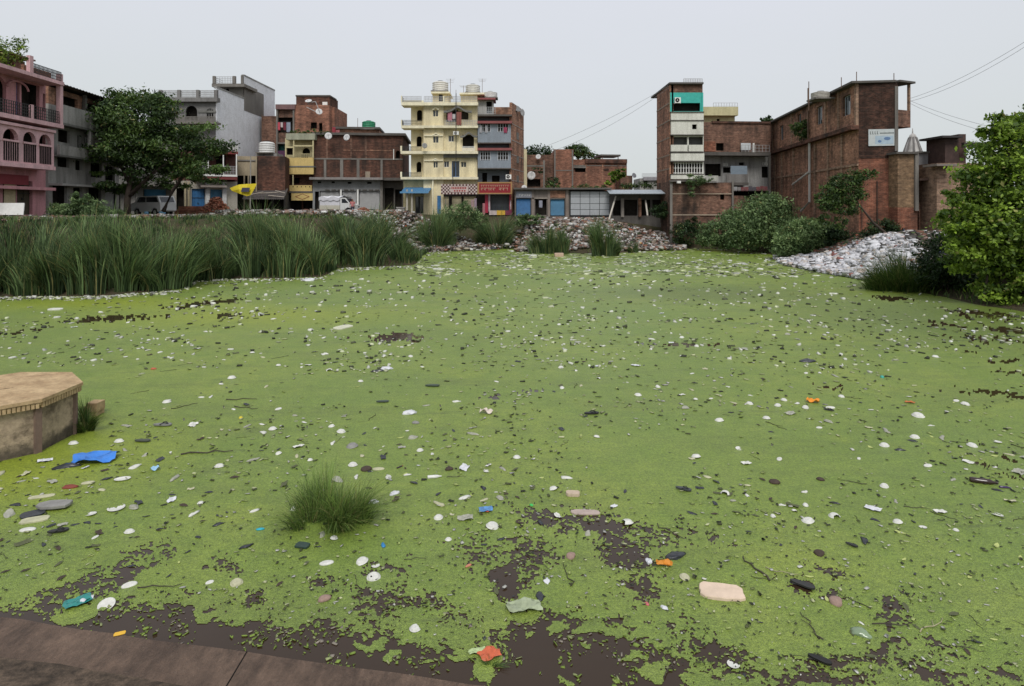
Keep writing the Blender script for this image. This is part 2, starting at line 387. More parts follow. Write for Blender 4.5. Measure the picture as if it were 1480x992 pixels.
# pink house
f = H('pink_house', 'pink plastered house with arched balcony and balustrade at left edge', -70, 36.4, 66, 44.4)
z = lambda py, px=80: f.uz(px, py)[1]
U = f.len; Z = {k: z(v) for k, v in dict(roof=118, par=108, f3=182, f3t=176, f2=242, f2t=236, b2=214, a2t=196, f1=268).items()}
u = lambda px, off=0: f.uz(px, 200, off)[0]
f.wall(PINK, (0, -.5, U, Z['f1'] + .3), [((u(4), 0.1, u(23), 2.6), 'dark', None, 'uz'), ((u(24.5), .25, u(47), 2.55), 'door', paint((.06, .05, .03), .7, var=.8), 'uz'), ((u(-60), .2, u(-5), 2.6), 'shutter', BLUE, 'uz')], depth=7, uz=True)
f.wall(PINK, (0, Z['f1'] + .3, U, Z['roof']), [((u(a), Z['f2'] + .1, u(b), Z['a2t'] + .5), 'dark', None, 'uz') for a, b in ((-60, -25), (-18, 20), (30, 78))] +
       [((u(-60), Z['f3'] + .15, u(-30), z(136)), 'dark', None, 'uz'), ((u(-14), Z['f3'] + .1, u(9), z(133)), 'dark arch', None, 'uz'), ((u(31), Z['f3'] + .15, u(57), z(131)), 'dark', None, 'uz'), ((u(62), Z['f3'] + .9, u(69), z(140)), 'door', BLUE2, 'uz'), ((u(23.5), Z['f3'] + .2, u(28.5), z(133)), 'door', paint((.08, .1, .3), .5), 'uz')], depth=7, uz=True)
f.box('plaster_patch', CREAMP, (u(6, .03), .3, u(22.5, .03), 2.4), .03, uz=True)
f.box('sign_board', paint((.2, .03, .04), .6), (u(-40), Z['f1'] - .1, u(38), Z['f1'] + .55), .16, uz=True)
f.box('ledge', PINK, (0, Z['f1'] - .42, U, Z['f1'] - .22), .7, uz=True)
# projecting second floor with arches in front of it, 1.1 m out
W2 = 1.1; f2 = Face(f.root, f.A - f.n * W2, f.B - f.n * W2, f.zb)
u2 = lambda px: f2.uz(px, 200)[0]; z2 = lambda py, px=80: f2.uz(px, py)[1]
z_s2, z_t2 = z2(243), z2(193); L2 = u2(78); L3 = u2(87)
ar = [(u2(a), z2(213) + .05, u2(b), z2(197) + .0) for a, b in ((-52, -28), (-24, -1), (4, 27), (33.5, 52), (56.5, 74))]
f2.wall(PINKL, (0, z_s2, L2, z_t2), [(a, 'arch', None, 'uz') for a in ar], uz=True, solid=False, rev=.25, name='arcade')
f2.box('slab', PINKL, (0, z_s2 - .18, L2, z_s2 + .08), .12, -W2 + .01, uz=True)
f2.box('slab', PINKL, (0, z_t2, L2, z_t2 + .18), .15, -W2 + .01, uz=True)
mb = MB()
for a in ar:
    n = 7
    for k in range(n): x = a[0] + (a[2] - a[0]) * (k + .5) / n; mb.box(x - .05, -.03, z_s2 + .2, x + .05, -.012, a[1] - .12)
f2.put(mb, 'baluster_gap', DARK)
mb = MB()
for a in ar: mb.box(a[0] - .06, -.09, a[1] - .1, a[2] + .06, -.005, a[1] + .02)
f2.put(mb, 'handrail', PINKL)
# third floor balcony and roof edge
W3 = 1.1; z_s3 = z2(182); f2.box('balcony_slab', PINKL, (0, z_s3 - .14, L3, z_s3 + .14), .25, -W3, uz=True)
f2.rail((u2(-60), z_s3 + .14, u2(81), z_s3 + 1.0), .2, BLACKM, n=44, uz=True, hb=4)
for a in (-20, 40): f2.box('post', PINKL, (u2(a), z_s3 + .14, u2(a + 3.5), z_s3 + 1.05), .24, .05, uz=True)
z_r = z2(120); f2.box('roof_slab', PINKL, (0, z_r - .1, L3, z_r + .14), .28, -W3 - .2, uz=True)
f2.rail((u2(43), z_r + .14, u2(84), z_r + .8), .2, BLACKM, n=22, uz=True, hb=3)
f2.box('post', PINKL, (u2(38), z_r + .14, u2(43), z_r + 1.25), .24, .0, uz=True)
f2.box('corner_column', PINKL, (L3 - .28, z_s3, L3, z_r + .7), .2, -.1, uz=True)
f2.box('roof_parapet', BR3, (u2(44), z_r + .12, L3 - .3, z_r + .72), -.4, -.62, uz=True)
mb = MB(); rr = f2
for k in range(12):
    t0, t1 = math.pi * k / 12, math.pi * (k + 1) / 12; x = (u2(33) + u2(62)) / 2; w = (u2(62) - u2(33)) / 2
    mb.tube([(x + w * math.cos(t0), .95, z_s3 + 2.15 + .5 * math.sin(t0)), (x + w * math.cos(t1), .95, z_s3 + 2.15 + .5 * math.sin(t1))], .07)
f2.put(mb, 'arch_moulding', PINK)
f3 = Face(f.root, f.A + f.n * 1.2, f.B + f.n * 1.2, f.zb)
f3.wall(BR2, (0, z_r, f3.uz(36, 80)[0], f3.uz(36, 90)[1]), [((f3.uz(3, 90)[0], z_r + .5, f3.uz(20, 90)[0], z_r + 1.5), 'dark', None, 'uz')], depth=4, uz=True, name='roof_room')
f3.box('roof_sheet', RUST, (0, f3.uz(38, 88)[1], f3.uz(41, 80)[0], f3.uz(38, 88)[1] + .1), .5, -4, uz=True)
o = MB(); o.box(0, -.03, 0, 2.1, .03, .75); s_ = o.build('white_board', WHITE); s_.location = atY(-20, 311, 38.5); s_.rotation_euler = (R(-8), 0, R(8)); tag(s_, 'plain white board leaning in front of the pink house', 'board')

# grey weathered house
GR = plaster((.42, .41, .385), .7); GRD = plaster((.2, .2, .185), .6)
f = H('grey_house', 'weathered grey concrete house with tin roof and brick top floor beside pink house', 70, 47.5, 172, 58)
z = lambda py, px=120: f.uz(px, py)[1]; u = lambda px: f.uz(px, 200)[0]
f.wall(GR, (0, -.5, f.len, z(163)), [((u(a), z(c), u(b), z(d)), st, None, 'uz') for a, b, c, d, st in
    ((84, 101, 211, 194, 'dark'), (112, 117, 217, 197, 'dark'), (122, 133, 219, 197, 'grille'), (144, 149, 213, 199, 'dark'), (150, 166, 222, 199, 'dark'), (83, 100, 245, 231, 'dark'), (109, 119, 247, 233, 'dark'), (131, 147, 255, 233, 'dark'), (152, 166, 258, 236, 'dark'),
     (76, 97, 309, 269, 'dark'), (106, 119, 290, 272, 'dark'), (128, 146, 309, 271, 'dark'), (152, 168, 309, 271, 'shutter'))], depth=8, uz=True)
f.wall(BR3, (0, z(163), f.len, z(140)), [((u(a), z(161), u(b), z(147)), 'dark', None, 'uz') for a, b in ((86, 112), (118, 140), (146, 166))], depth=8, uz=True, name='brick_storey')
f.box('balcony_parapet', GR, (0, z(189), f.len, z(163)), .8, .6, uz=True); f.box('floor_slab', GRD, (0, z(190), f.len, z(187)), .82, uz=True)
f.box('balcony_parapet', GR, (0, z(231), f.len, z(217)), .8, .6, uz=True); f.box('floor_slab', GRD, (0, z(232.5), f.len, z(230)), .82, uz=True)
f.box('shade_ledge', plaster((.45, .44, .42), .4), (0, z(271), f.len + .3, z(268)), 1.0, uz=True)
for a in (115, 133, 150): f.box('column', GR, (u(a), z(231), u(a + 3), z(163)), .85, .62, uz=True)
mb = MB(); n = 24; za, zb_ = f.uz(78, 124)[1], f.uz(170, 150)[1]
for k in range(n):
    a, b = f.len * k / n, f.len * (k + 1) / n; m = (a + b) / 2; za_ = za + (zb_ - za) * 0
    mb.poly([(a, -1.0, za_), (m, -1.0, za_ + .07), (m, 6, za_ + .6), (a, 6, za_ + .53)]); mb.poly([(m, -1.0, za_ + .07), (b, -1.0, za_), (b, 6, za_ + .53), (m, 6, za_ + .6)])
f.put(mb, 'tin_roof', paint((.12, .11, .1), .6, .3, var=.6))
for a in (80, 118, 138): f.box('roof_post', CONC, (u(a), z(160), u(a) + .25, za - .02), .3, .05, uz=True)
# blue shop row behind the big tree
f = H('blue_shuttered_shop', 'low shop with blue roller shutter behind parked white car under tree', 160, 66, 262, 68)
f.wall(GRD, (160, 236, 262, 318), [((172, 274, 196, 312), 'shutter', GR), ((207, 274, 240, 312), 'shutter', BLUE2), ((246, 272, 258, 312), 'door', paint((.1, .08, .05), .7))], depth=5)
f.box('shade_ledge', CONC, (160, 266, 262, 269), 1.0); f.wall(GR, (160, 206, 250, 238), [((175, 214, 195, 232), 'dark'), ((215, 214, 235, 232), 'dark')], y=.3, depth=4, name='upper_wall')
# grey arched house with white flank
WH = plaster((.82, .84, .88), .18, (.4, .41, .43)); STN = plaster((.24, .235, .23), .5)
f = H('arched_grey_house', 'tall grey house with balustraded roof, arched loggia and bare whitewashed flank', 226, 69, 312, 69)
f.wall(STN, (226, 145, 312, 318), [((268, 153, 285, 174), 'dark arch'), ((298, 157, 309, 172), 'grille arch', STN), ((238, 155, 256, 172), 'dark arch'), ((240, 190, 256, 215), 'dark'), ((266, 190, 284, 215), 'dark')], depth=17)
f.box('cornice', STN, (224, 141, 314, 147), .5, -.2); f.box('band', GRD, (226, 160, 266, 163), .08); f.box('band', GRD, (286, 160, 312, 163), .08)
for a in (229, 256, 283, 309): f.box('roof_post', STN, (a, 130, a + 4.5, 142), .45, .1)
f.rail((231, 131, 311, 141), .28, STEEL, n=46, t=.025)
f.box('balcony_slab', CONC, (250, 176, 312, 179), 1.2); f.rail((252, 169, 311, 176), 1.15, CONC, n=30, t=.03)
fs = side(f, 17); zz = lambda px, py: fs.uz(px, py)[1]; uu = lambda px: fs.uz(px, 150)[0]
mb = MB(); ua = uu(352); zl, zh = zz(352, 143.5), zz(354, 111); D = fs.len
mb.box(0, -.06, -1, ua, 0, zl); mb.box(ua, -.06, -1, D, 0, zh)
mb.poly([(0, -.06, zl), (0, 0, zl), (ua, 0, zl), (ua, -.06, zl)]); fs.put(mb, 'flank_wall', WH)
for k, (a, b, zt) in enumerate(((0, ua, zl), (ua, D, zh))):
    fs.box('coping', plaster((.35, .35, .34), .6), (a, zt, b, zt + .18), .1, -.25, uz=True)
ft = Face(f.root, f.A + f.n * (ua), f.B + f.n * (ua), f.zb)
ft.wall(CONC, (324, 124, 353, 160), [((326, 128, 331, 146), 'dark')], depth=6, name='stair_tower')
ft.box('roof_slab', CONC, (306, 121, 353, 125.5), .9, -3); ft.rail((308, 111, 340, 121), .85, STEEL, n=14, ret=2.5)
for a in (307, 336): ft.box('roof_post', CONC, (a, 110, a + 4, 121.5), .9, .6)
ft.box('roof_post', CONC, (348, 109, 351, 121.5), .9, .6)

# small shop with white balcony and blue doors
f = H('balcony_shop', 'small shop with white pillars, blue doors and red edged balcony right of big tree', 250, 63, 343, 66)
CRM = plaster((.5, .47, .4), .35)
f.wall(CRM, (250, 262, 343, 318), [((255, 272, 266, 310), 'dark'), ((277, 273, 296, 309), 'door', BLUE), ((304, 274, 321, 309), 'door', BLUE2)], depth=6)
for a in (266.5, 271.5, 297, 321.5): f.box('pillar', plaster((.6, .6, .6), .3) if a > 280 else CREAMP, (a, 263, a + (2.5 if a < 280 else 6), 316), .3)
f.box('shade_ledge', plaster((.35, .3, .27), .5), (290, 268, 328, 271), .9)
f.wall(plaster((.14, .06, .05), .5), (250, 219, 343, 262), [((312, 224, 326, 250), 'dark'), ((284, 224, 300, 250), 'dark')], depth=5, y=.6, name='upper_wall')
f.box('balcony_slab', plaster((.2, .05, .05), .4), (282, 255, 343, 259.5), 1.3, -.6); f.box('slab_edge', WHITE, (282, 252.5, 343, 255), 1.34, 1.2)
f.box('roof_slab', plaster((.25, .05, .05), .4), (282, 218, 344, 222), 1.3, -5); f.box('parapet', plaster((.6, .6, .58), .3), (300, 208, 344, 217.5), 1.0, .85)
for a in (341, 322, 300): f.box('post', WHITE, (a, 222, a + 1.6, 253), 1.3, 1.2)
f.rail((283, 240, 342, 253), 1.25, STEEL, n=26)
mb = MB(); mb.box(0, 0, 0, 2.1, 1.6, .55); mb.box(.1, .5, .55, 2.0, 1.6, .85)
o = mb.build('entrance_steps', BR5); o.location = atY(252, 311, 60); tag(o, 'red brick entrance steps below the shop door by the tree', 'steps')
# open shed with beige upper room, brick flank
f = H('beige_upper_room', 'narrow beige walled room over a dark open stall between shop and brick house', 343, 69, 412, 70)
BG = plaster((.42, .35, .24), .4)
f.wall(BG, (343, 226, 370, 254), [], depth=6, name='wall'); f.wall(BR4, (370, 226, 412, 277), [], depth=6, y=.1, name='brick_wall')
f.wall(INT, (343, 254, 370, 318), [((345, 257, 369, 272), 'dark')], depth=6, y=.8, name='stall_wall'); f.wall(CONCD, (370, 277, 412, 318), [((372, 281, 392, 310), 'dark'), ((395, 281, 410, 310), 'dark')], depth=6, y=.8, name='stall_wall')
f.box('band', CONC, (343, 231, 370, 233), .1); 
for a in (352, 369.5, 358): f.box('post', BG, (a, 226 if a > 360 else 254, a + 1.6, 316), .25)
mb = MB(); n = 20; q0 = f.R((392, 272, 413, 290), 1.5); q1 = f.R((352, 272, 412, 290), 1.5)
for k in range(n):
    a, b = q1[0] + (q1[2] - q1[0]) * k / n, q1[0] + (q1[2] - q1[0]) * (k + 1) / n; m = (a + b) / 2
    for p, q, h1, h2 in ((a, m, 0, .05), (m, b, .05, 0)): mb.poly([(p, -2.4, q1[1] + .1 + h1), (q, -2.4, q1[1] + .1 + h2), (q, .7, q1[3] + h2), (p, .7, q1[3] + h1)])
f.put(mb, 'stall_roof', paint((.09, .08, .075), .7, .2, var=.9))
for k, (a, b, c) in enumerate(((356, 286, 24), (372, 283, 30), (388, 286, 22), (398, 279, 14))):
    p = f.uz(a, b, 2.0); o = MB(); o.box(0, -.06, -.02, c * .075, .06, .02); o = o.build('loose_plank', paint((.3, .26, .22), .8, var=.7), f.root, f.M @ Matrix.Translation((p[0], -2.1, p[1] + .25)) @ Matrix.Rotation(R(-12 + k * 9), 4, 'Y') @ Matrix.Rotation(R(40), 4, 'X'))
# tarp / kite-shaped yellow banner on pole
p0 = atY(361.5, 314, 60); ban = empty('yellow_banner', p0); tag(ban, 'torn yellow banner with dark square tied to a pole', 'banner')
mb = MB(); mb.tube([(0, 0, 0), (.05, 0, 5.9)], .06); mb.build('pole', paint((.3, .28, .25), .7), ban)
w = lambda px, py, dy=0: tuple(atY(px, py, 60 - .15 + dy) - p0)
mb = MB(); G = [[w(332, 272, .1), w(345, 267, -.1), w(358, 266), w(371, 265.5, -.2)], [w(335, 276, 0), w(345, 274, -.25), w(357, 274, -.1), w(368, 273, -.2)], [w(338, 277.5, .0), w(346, 280, -.2), w(357, 283.8, -.1), w(362.5, 282, -.1)]]
for j in range(2):
    for i in range(3): mb.poly([G[j][i], G[j][i + 1], G[j + 1][i + 1], G[j + 1][i]])
mb.build('sheet', paint((.72, .58, .03), .7, var=.35), ban, smooth=True)
mb = MB(); mb.poly([w(350, 271.5, -.3), w(361.5, 271.5, -.3), w(359.5, 277.5, -.35), w(348, 277.5, -.35)]); mb.build('dark_print', paint((.05, .05, .09), .7), ban)
# tank on stand above stall
water_tank(386, 221, 71, .9, 1.25, paint((.6, .6, .58), .5), 'dirty white water tank on stall roof below whitewashed flank')
f = H('tank_platform', 'patched concrete platform carrying the white water tank', 368, 70.5, 400, 70.5, zb=8.6, cat='platform')
f.wall(plaster((.3, .29, .28), .8), (370, 222, 400, 234), [], depth=2, name='wall')

# brown brick house with laundry balcony
f = H('brick_laundry_house', 'tall brown brick house with laundry hanging in its upper balcony', 378, 80, 455, 80)
f.wall(BR2, (399, 151, 432, 318), [((401.5, 170, 423, 192), 'dark'), ((401.5, 209, 417, 226), 'dark', paint((.08, .3, .27), .8, var=.6))], depth=7)
f.wall(BR2, (378, 168, 399.5, 318), [], depth=6, y=.6, name='side_block')
f.wall(BR1, (424, 152, 476, 318), [((449, 177, 458, 186), 'dark'), ((461, 178, 466, 190), 'dark')], depth=8, y=-.2, name='front_block')
f.wall(BR4, (428, 138.5, 476, 153), [], depth=4, y=1.0, name='roof_block'); f.box('coping', CONCD, (427, 137.5, 477, 139.5), -.9, -4)
f.wall(BR1, (471, 155, 484, 318), [], depth=6, y=.8, name='rear_block'); f.box('white_panel', WHITE, (466, 147.5, 473, 155.5), -.85, -.95)
f.box('roof_edge', plaster((.22, .13, .13), .5), (398, 151, 426, 158), .5, .0); f.box('balcony_slab', CONC, (399, 206, 423, 208), .9)
for a in (399, 423): f.box('column', CONC, (a, 157, a + 2.2, 258), .35)
f.box('plaster_panel', plaster((.3, .18, .14), .6), (441, 170, 444, 178), .05)
mb = MB(); mb.tube([tuple(Vector((f.uz(402, 176, .3)[0], -.3, f.uz(402, 176, .3)[1]))), (f.uz(422, 176, .3)[0], -.3, f.uz(422, 176, .3)[1])], .02); f.put(mb, 'clothes_line', BLACKM)
for a, b, c, col, nm in ((401.5, 405, 188, (.6, .12, .16), 'red shirt'), (405.5, 409, 184, (.62, .55, .55), 'white shirt'), (409.5, 413.5, 188, (.2, .04, .06), 'maroon cloth'), (414, 420, 191, (.3, .33, .4), 'grey blue cloth')):
    cloth(f, (a, 177, b, c), col, nm + ' drying on the line in the brown brick balcony', .32)
cloth(f, (401, 218, 416, 230), (.1, .04, .09), 'purple cloth over the low railing left of yellow balconies', .3)
dish(446, 147, 78, .75, 'white satellite dish on the brick rooftop, upper of the two on one frame', 0, 55); dish(461, 162, 78, .75, 'white satellite dish at the lower end of the rooftop frame', .4, 20)
mb = MB(); p0 = atY(446, 150, 78); q = lambda a, b: tuple(atY(a, b, 78) - p0)
mb.tube([q(443, 155), q(461, 164)], .05); mb.tube([q(456, 147), q(463, 164)], .05); mb.tube([q(444, 149), q(456, 147)], .05); o = mb.build('dish_frame', STEEL); o.location = p0; tag(o, 'slanting metal frame between two rooftop dishes', 'metal frame')
# yellow balcony stack in front
YEL = plaster((.66, .5, .2), .3, (.2, .15, .08)); YELP = plaster((.62, .55, .32), .3)
f = H('yellow_balcony_house', 'narrow house of stacked yellow plaster balconies in front of brown brick', 410, 73.5, 455, 73.5)
f.wall(YELP, (412, 200, 453, 253), [((414, 213, 423, 224), 'dark'), ((437, 214, 448, 222), 'dark arch')], depth=6, y=1.0)
f.wall(BR4, (411, 253, 455, 318), [((413, 257, 433, 266), 'dark'), ((417, 289, 436, 311), 'dark'), ((438, 289, 453, 311), 'dark')], depth=6, y=1.0, name='lower_wall')
f.box('roof_slab', plaster((.42, .43, .32), .6), (413, 193, 455, 202), .3, -3); f.box('balcony_front', YEL, (412, 228, 453, 240), .2, -.0); f.box('balcony_slab', GRD, (411, 240, 454, 242), .25, -1.0); f.box('balcony_front', YEL, (411, 242, 453, 252), .2, .0)
f.box('balcony_front', YEL, (411, 268, 451, 276.5), .2, .0); f.box('slab', CONCD, (411, 276.5, 452, 279), .3, -1.0); f.box('painted_panel', YEL, (421, 279, 452, 290), .25, .1)
for a, t_ in ((412, 212), (423.5, 202), (451.5, 202)): f.box('post', YELP, (a, t_, a + 1.8, 228.5), .2, .05)
for a in (412, 422.5): f.box('post', YELP, (a, 253, a + 1.6, 268), .2, .05)
f.box('beam', YELP, (412, 212, 424, 214), .22, .03); f.box('beam', YELP, (424, 210, 453, 212), .22, .03)
mb = MB(); 
for k in range(9):
    a = f.uz(436 + (k % 5) * 2.5, 225 + (k // 5) * 3, .21); mb.box(a[0], -.215, a[1], a[0] + .1, -.205, a[1] + .12)
for k in range(6): a = f.uz(417 + k * 6, 271, .21); mb.box(a[0], -.215, a[1], a[0] + .1, -.205, a[1] + .14)
f.put(mb, 'vent_hole', DARK)
mb = MB(); P = [f.uz(x_, y_, .26) for x_, y_ in ((427, 284.5), (437, 280.5), (447, 284.5), (437, 288.5))]
for i in range(4): a, b = P[i], P[(i + 1) % 4]; mb.tube([(a[0], -.255, a[1]), (b[0], -.255, b[1])], .035, 4)
f.put(mb, 'diamond_emblem', paint((.25, .08, .04), .7))
mast(378.5, 220, 165, 79, 'thin mast beside white flank left of brick laundry house', .03)

# long brick building over grey shutters
f = H('long_brick_building', 'long dark brick building above grey roller shutters behind the white pickup', 452, 74, 582, 75)
f.wall(BR4, (453, 194, 582, 258), [((572, 218, 578, 230), 'dark arch', None)], depth=11)
f.wall(plaster((.32, .33, .335), .4), (452, 258, 551, 318), [((462, 276, 491, 304), 'shutter', STEEL), ((494, 276, 515.5, 304), 'shutter', STEEL), ((518.5, 276, 549, 304), 'shutter', STEEL), ((455, 277, 461, 308), 'dark'), ((459, 262.5, 464, 265), 'dark'), ((479, 262.5, 484, 265), 'dark'), ((502.5, 263, 508, 266), 'dark'), ((530.5, 263, 537, 266), 'dark')], depth=9, y=-.8, name='shop_wall')
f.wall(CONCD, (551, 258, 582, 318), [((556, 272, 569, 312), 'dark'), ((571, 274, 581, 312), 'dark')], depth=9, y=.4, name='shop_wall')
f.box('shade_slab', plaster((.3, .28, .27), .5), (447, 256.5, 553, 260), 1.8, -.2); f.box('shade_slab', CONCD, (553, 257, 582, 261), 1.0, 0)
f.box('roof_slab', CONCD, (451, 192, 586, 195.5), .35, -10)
f.box('tie_beam', CONC, (453, 229, 582, 231), .06); f.box('tie_beam', BR3, (496, 217, 570, 218.2), .04)
for a, b in ((468, 471.5), (491.5, 496), (515.5, 519.5), (550, 553)): f.box('column', CONC, (a, 231, b, 257), .07)
for a in (471, 506, 527): f.box('column', BR2, (a, 195.5, a + 3, 229), .05)
f.box('low_screen', plaster((.4, .33, .25), .5), (528, 248, 535, 257), .4, .2)
for a in (491.5, 515.8): f.box('pillar', WHITE, (a, 274, a + 2.4, 308), .95, .8)
f.box('pillar', CONC, (549.5, 262, 553, 312), .95, .6)
for k in range(9): a = 470 + k * 9; f.box('fringe', CONCD, (a, 274, a + 6, 275.8), .92, .8)
f.wall(BR3, (482, 186, 548, 194), [], depth=5, y=3, name='roof_room'); f.box('roof_sheet', CONCD, (481, 183.5, 549, 186.5), -2.6, -8)
mb = MB(); mb.tube([(f.uz(569, 216, .1)[0], -.1, f.uz(572, 216)[1]), (f.uz(569, 216, .1)[0], -.1, f.uz(572, 231)[1])], .06); f.put(mb, 'window_surround', WHITE)
water_tank(533, 187, 78, .85, 1.0, paint((.02, .2, .1), .5), 'dark green water tank on the long brick roof')
dish(474.5, 197, 73, .75, 'white satellite dish at left end of long brick roof edge', .3, 10); dish(501.5, 199, 73, .7, 'white satellite dish second along long brick roof edge', -.2, 10)
cloth(f, (480, 184, 485, 194), (.35, .06, .08), 'red cloth hung on roof edge beside dish', .2); cloth(f, (485.5, 188, 491, 195), (.4, .15, .16), 'faded pink cloth hung on roof edge beside red cloth', .25)
mast(517, 186, 171, 76, 'short rod standing on long brick roof', .03)

# yellow apartment house
YW = plaster((.86, .76, .50), .55, (.24, .20, .14)); YT = plaster((.9, .84, .62), .35, (.22, .19, .14))
f = H('yellow_apartment_house', 'tall pale yellow apartment house with balconies, railings and arched windows', 583, 70, 690, 70)
f.wall(YW, (612, 150, 641, 318), [((625.5, 159, 633.5, 169), 'glass', YT), ((625.5, 196, 634, 207), 'glass', YT), ((626, 233, 633, 243), 'glass', YT)], depth=9, rev=.15)
f.wall(YW, (641, 150, 690, 318), [((645, 159, 662, 176), 'dark'), ((662, 161, 677, 173), 'dark', paint((.1, .09, .07), .8)), ((648, 196, 656, 205), 'glass', WHITE), ((668.5, 195, 685, 214), 'dark', None), ((641.5, 233, 649, 242), 'glass', WHITE), ((653, 233, 664, 256), 'glass', paint((.1, .2, .4), .5)), ((666, 234, 674, 242), 'glass', YT)], depth=9, y=.3, name='wall', rev=.25)
f.wall(YW, (594, 150, 612.2, 318), [((602.5, 159, 610, 175), 'dark arch'), ((602, 197, 609.5, 212), 'dark arch'), ((602, 234, 609, 249), 'dark arch')], depth=8, y=.9, rev=.25)
for a, b in ((148, 152.5), (181.5, 185.5), (218.5, 222.5), (256, 259.5)): f.box('floor_slab', YT, (580 if a < 200 else 579, a, 613, b), .55, -1.3)
for a, b in ((148, 152.5), (181.5, 185), (218.5, 222.5), (256, 259.5)): f.box('floor_slab', YT, (613, a, 691, b), .5, -.2)
f.box('parapet_base', YT, (583, 145.5, 612, 148), .4, .2)
for a in (153.5, 195, 231): f.box('band', YT, (613, a + .3, 640, a + 2), .14, 0)
for r in ((625, 193.5, 635, 196), (625, 156.5, 634.5, 159), (623, 230.5, 635, 233)): f.arcband(r, YT)
f.arcband((641, 156, 682, 163), GRD, .55, .22); f.arcband((665, 193.5, 690, 199), GRD, .3, .2)
for k, (a, b) in enumerate(((139.5, 148), (174, 181.5), (212, 218.5), (249.5, 256))):
    f.rail((580.5, a, 609, b), .5, BLACKM if k else STEEL, n=16, ret=1.6); f.box('post', YT, (579.5 if k < 2 else 578.5, a - 1, 581, b), .55, .42)
f.rail((613, 139.5, 689, 147.5), .45, STEEL, n=36); f.box('post', YT, (640, 139, 642, 148), .5, .3)
f.rail((643, 174, 690, 181.5), .5, STEEL, n=20); f.rail((668, 212, 686, 218), .2, WHITE, n=10)
f.wall(YW, (625, 134, 648, 150), [((634, 136, 640, 147), 'dark')], depth=3, y=1.4, name='stair_room'); f.box('roof_slab', YT, (623, 132.5, 650, 135), -.9, -4.6)
f.wall(YW, (666, 136, 690, 150), [], depth=3, y=1.4, name='stair_room'); f.box('roof_slab', YT, (664, 134, 700, 136.5), -.9, -4.6)
for a, b in ((641, 663),): f.box('soffit', GRD, (a, 222.5, 690, 228), .1, -.05)
f.box('drain_pipe', BLACKM, (658.6, 135, 659.6, 232), .58, .5); f.box('drain_pipe', BLACKM, (654, 240, 655, 268), .5, .42)
f.box('shutter_leaf', BLUE, (632, 283, 637, 309), .2, .1); f.box('pillar', YT, (624.5, 260, 626.5, 312), .3); 
# ground floor shops
f.wall(YELP, (583, 260, 625, 318), [((600, 284, 614, 309), 'glass', GR)], depth=5, y=.35, name='shop_wall')
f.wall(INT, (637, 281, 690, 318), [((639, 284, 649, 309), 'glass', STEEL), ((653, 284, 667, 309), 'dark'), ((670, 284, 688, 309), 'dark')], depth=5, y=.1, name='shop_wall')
for a in (587, 594): f.box('column', CRM, (a, 274, a + 2.4, 313), 2.2, 2.0)
mb = MB(); q = f.R((578, 272, 619, 280), 2.6); n = 16
for k in range(n):
    a, b = q[0] + (q[2] - q[0]) * k / n, q[0] + (q[2] - q[0]) * (k + 1) / n; m = (a + b) / 2
    for p, r_, h1, h2 in ((a, m, 0, .05), (m, b, .05, 0)): mb.poly([(p, -2.6, q[1] + .05 + h1), (r_, -2.6, q[1] + .05 + h2), (r_, .3, q[3] + .15 + h2), (p, .3, q[3] + .15 + h1)])
f.put(mb, 'blue_awning', paint((.07, .2, .36), .5, var=.4)); f.box('awning_edge', paint((.1, .25, .42), .5), (578, 277, 619, 279.5), 2.66, 2.58)
sg = empty('checkered_shop_sign', f.Mw @ Vector((f.uz(637.5, 281, 1.0)[0], -1.0, f.uz(637.5, 281, 1.0)[1]))); tag(sg, 'brown and white checkered shop sign with red lettering under yellow house', 'sign')
q = f.R((637.5, 267, 689.5, 281.5), 1.0); w_, h_ = q[2] - q[0], q[3] - q[1]
mb = MB(); mb.box(0, -.05, 0, w_, 0, h_); mb.build('board', paint((.1, .035, .035), .6), sg)
mb = MB(); rng = random.Random(3)
for i in range(22):
    for j in range(6):
        x, y = w_ * (i + .5) / 22, h_ * (j + .5) / 6
        if 5 < i < 17 and 1 <= j < 5: continue
        if (i + j) % 2: mb.box(x - w_ / 46, -.062, y - h_ / 13, x + w_ / 46, -.051, y + h_ / 13)
mb.build('check_pattern', paint((.55, .48, .44), .6), sg)['kind'] = 'stuff'
mb = MB(); mb.box(w_ * .26, -.07, h_ * .2, w_ * .76, -.052, h_ * .8); mb.build('name_plate', paint((.5, .4, .37), .6), sg)
mb = MB()
for i in range(9): x = w_ * (.29 + .047 * i); mb.box(x, -.08, h_ * .52, x + w_ * .03, -.071, h_ * .72)
for i in range(5): x = w_ * (.36 + .07 * i); mb.box(x, -.08, h_ * .26, x + w_ * .04, -.071, h_ * .42)
mb.build('lettering', paint((.3, .02, .02), .6), sg)
cloth(f, (647, 162, 653.5, 175), (.5, .22, .27), 'pink cloth drying on top yellow balcony', .42); cloth(f, (653.8, 165, 658.2, 172), (.6, .58, .58), 'small white cloth drying on top yellow balcony', .42); cloth(f, (659.8, 162, 667, 181), (.28, .11, .09), 'long rust coloured cloth hanging over yellow balcony rail', .6)
ac_unit(f, (655, 190, 663, 195), 'white air conditioner below top balcony of yellow house'); 
dish(613.5, 211, 69, .55, 'grey satellite dish on second balcony of yellow house', .4, 10, paint((.25, .25, .24), .6))
water_tank(636.5, 133, 73, .95, 1.2, paint((.62, .6, .55), .6), 'pale round water tank left on yellow house roof'); water_tank(683.5, 135, 73, .85, 1.0, paint((.55, .54, .5), .6), 'pale square shouldered water tank right on yellow house roof')
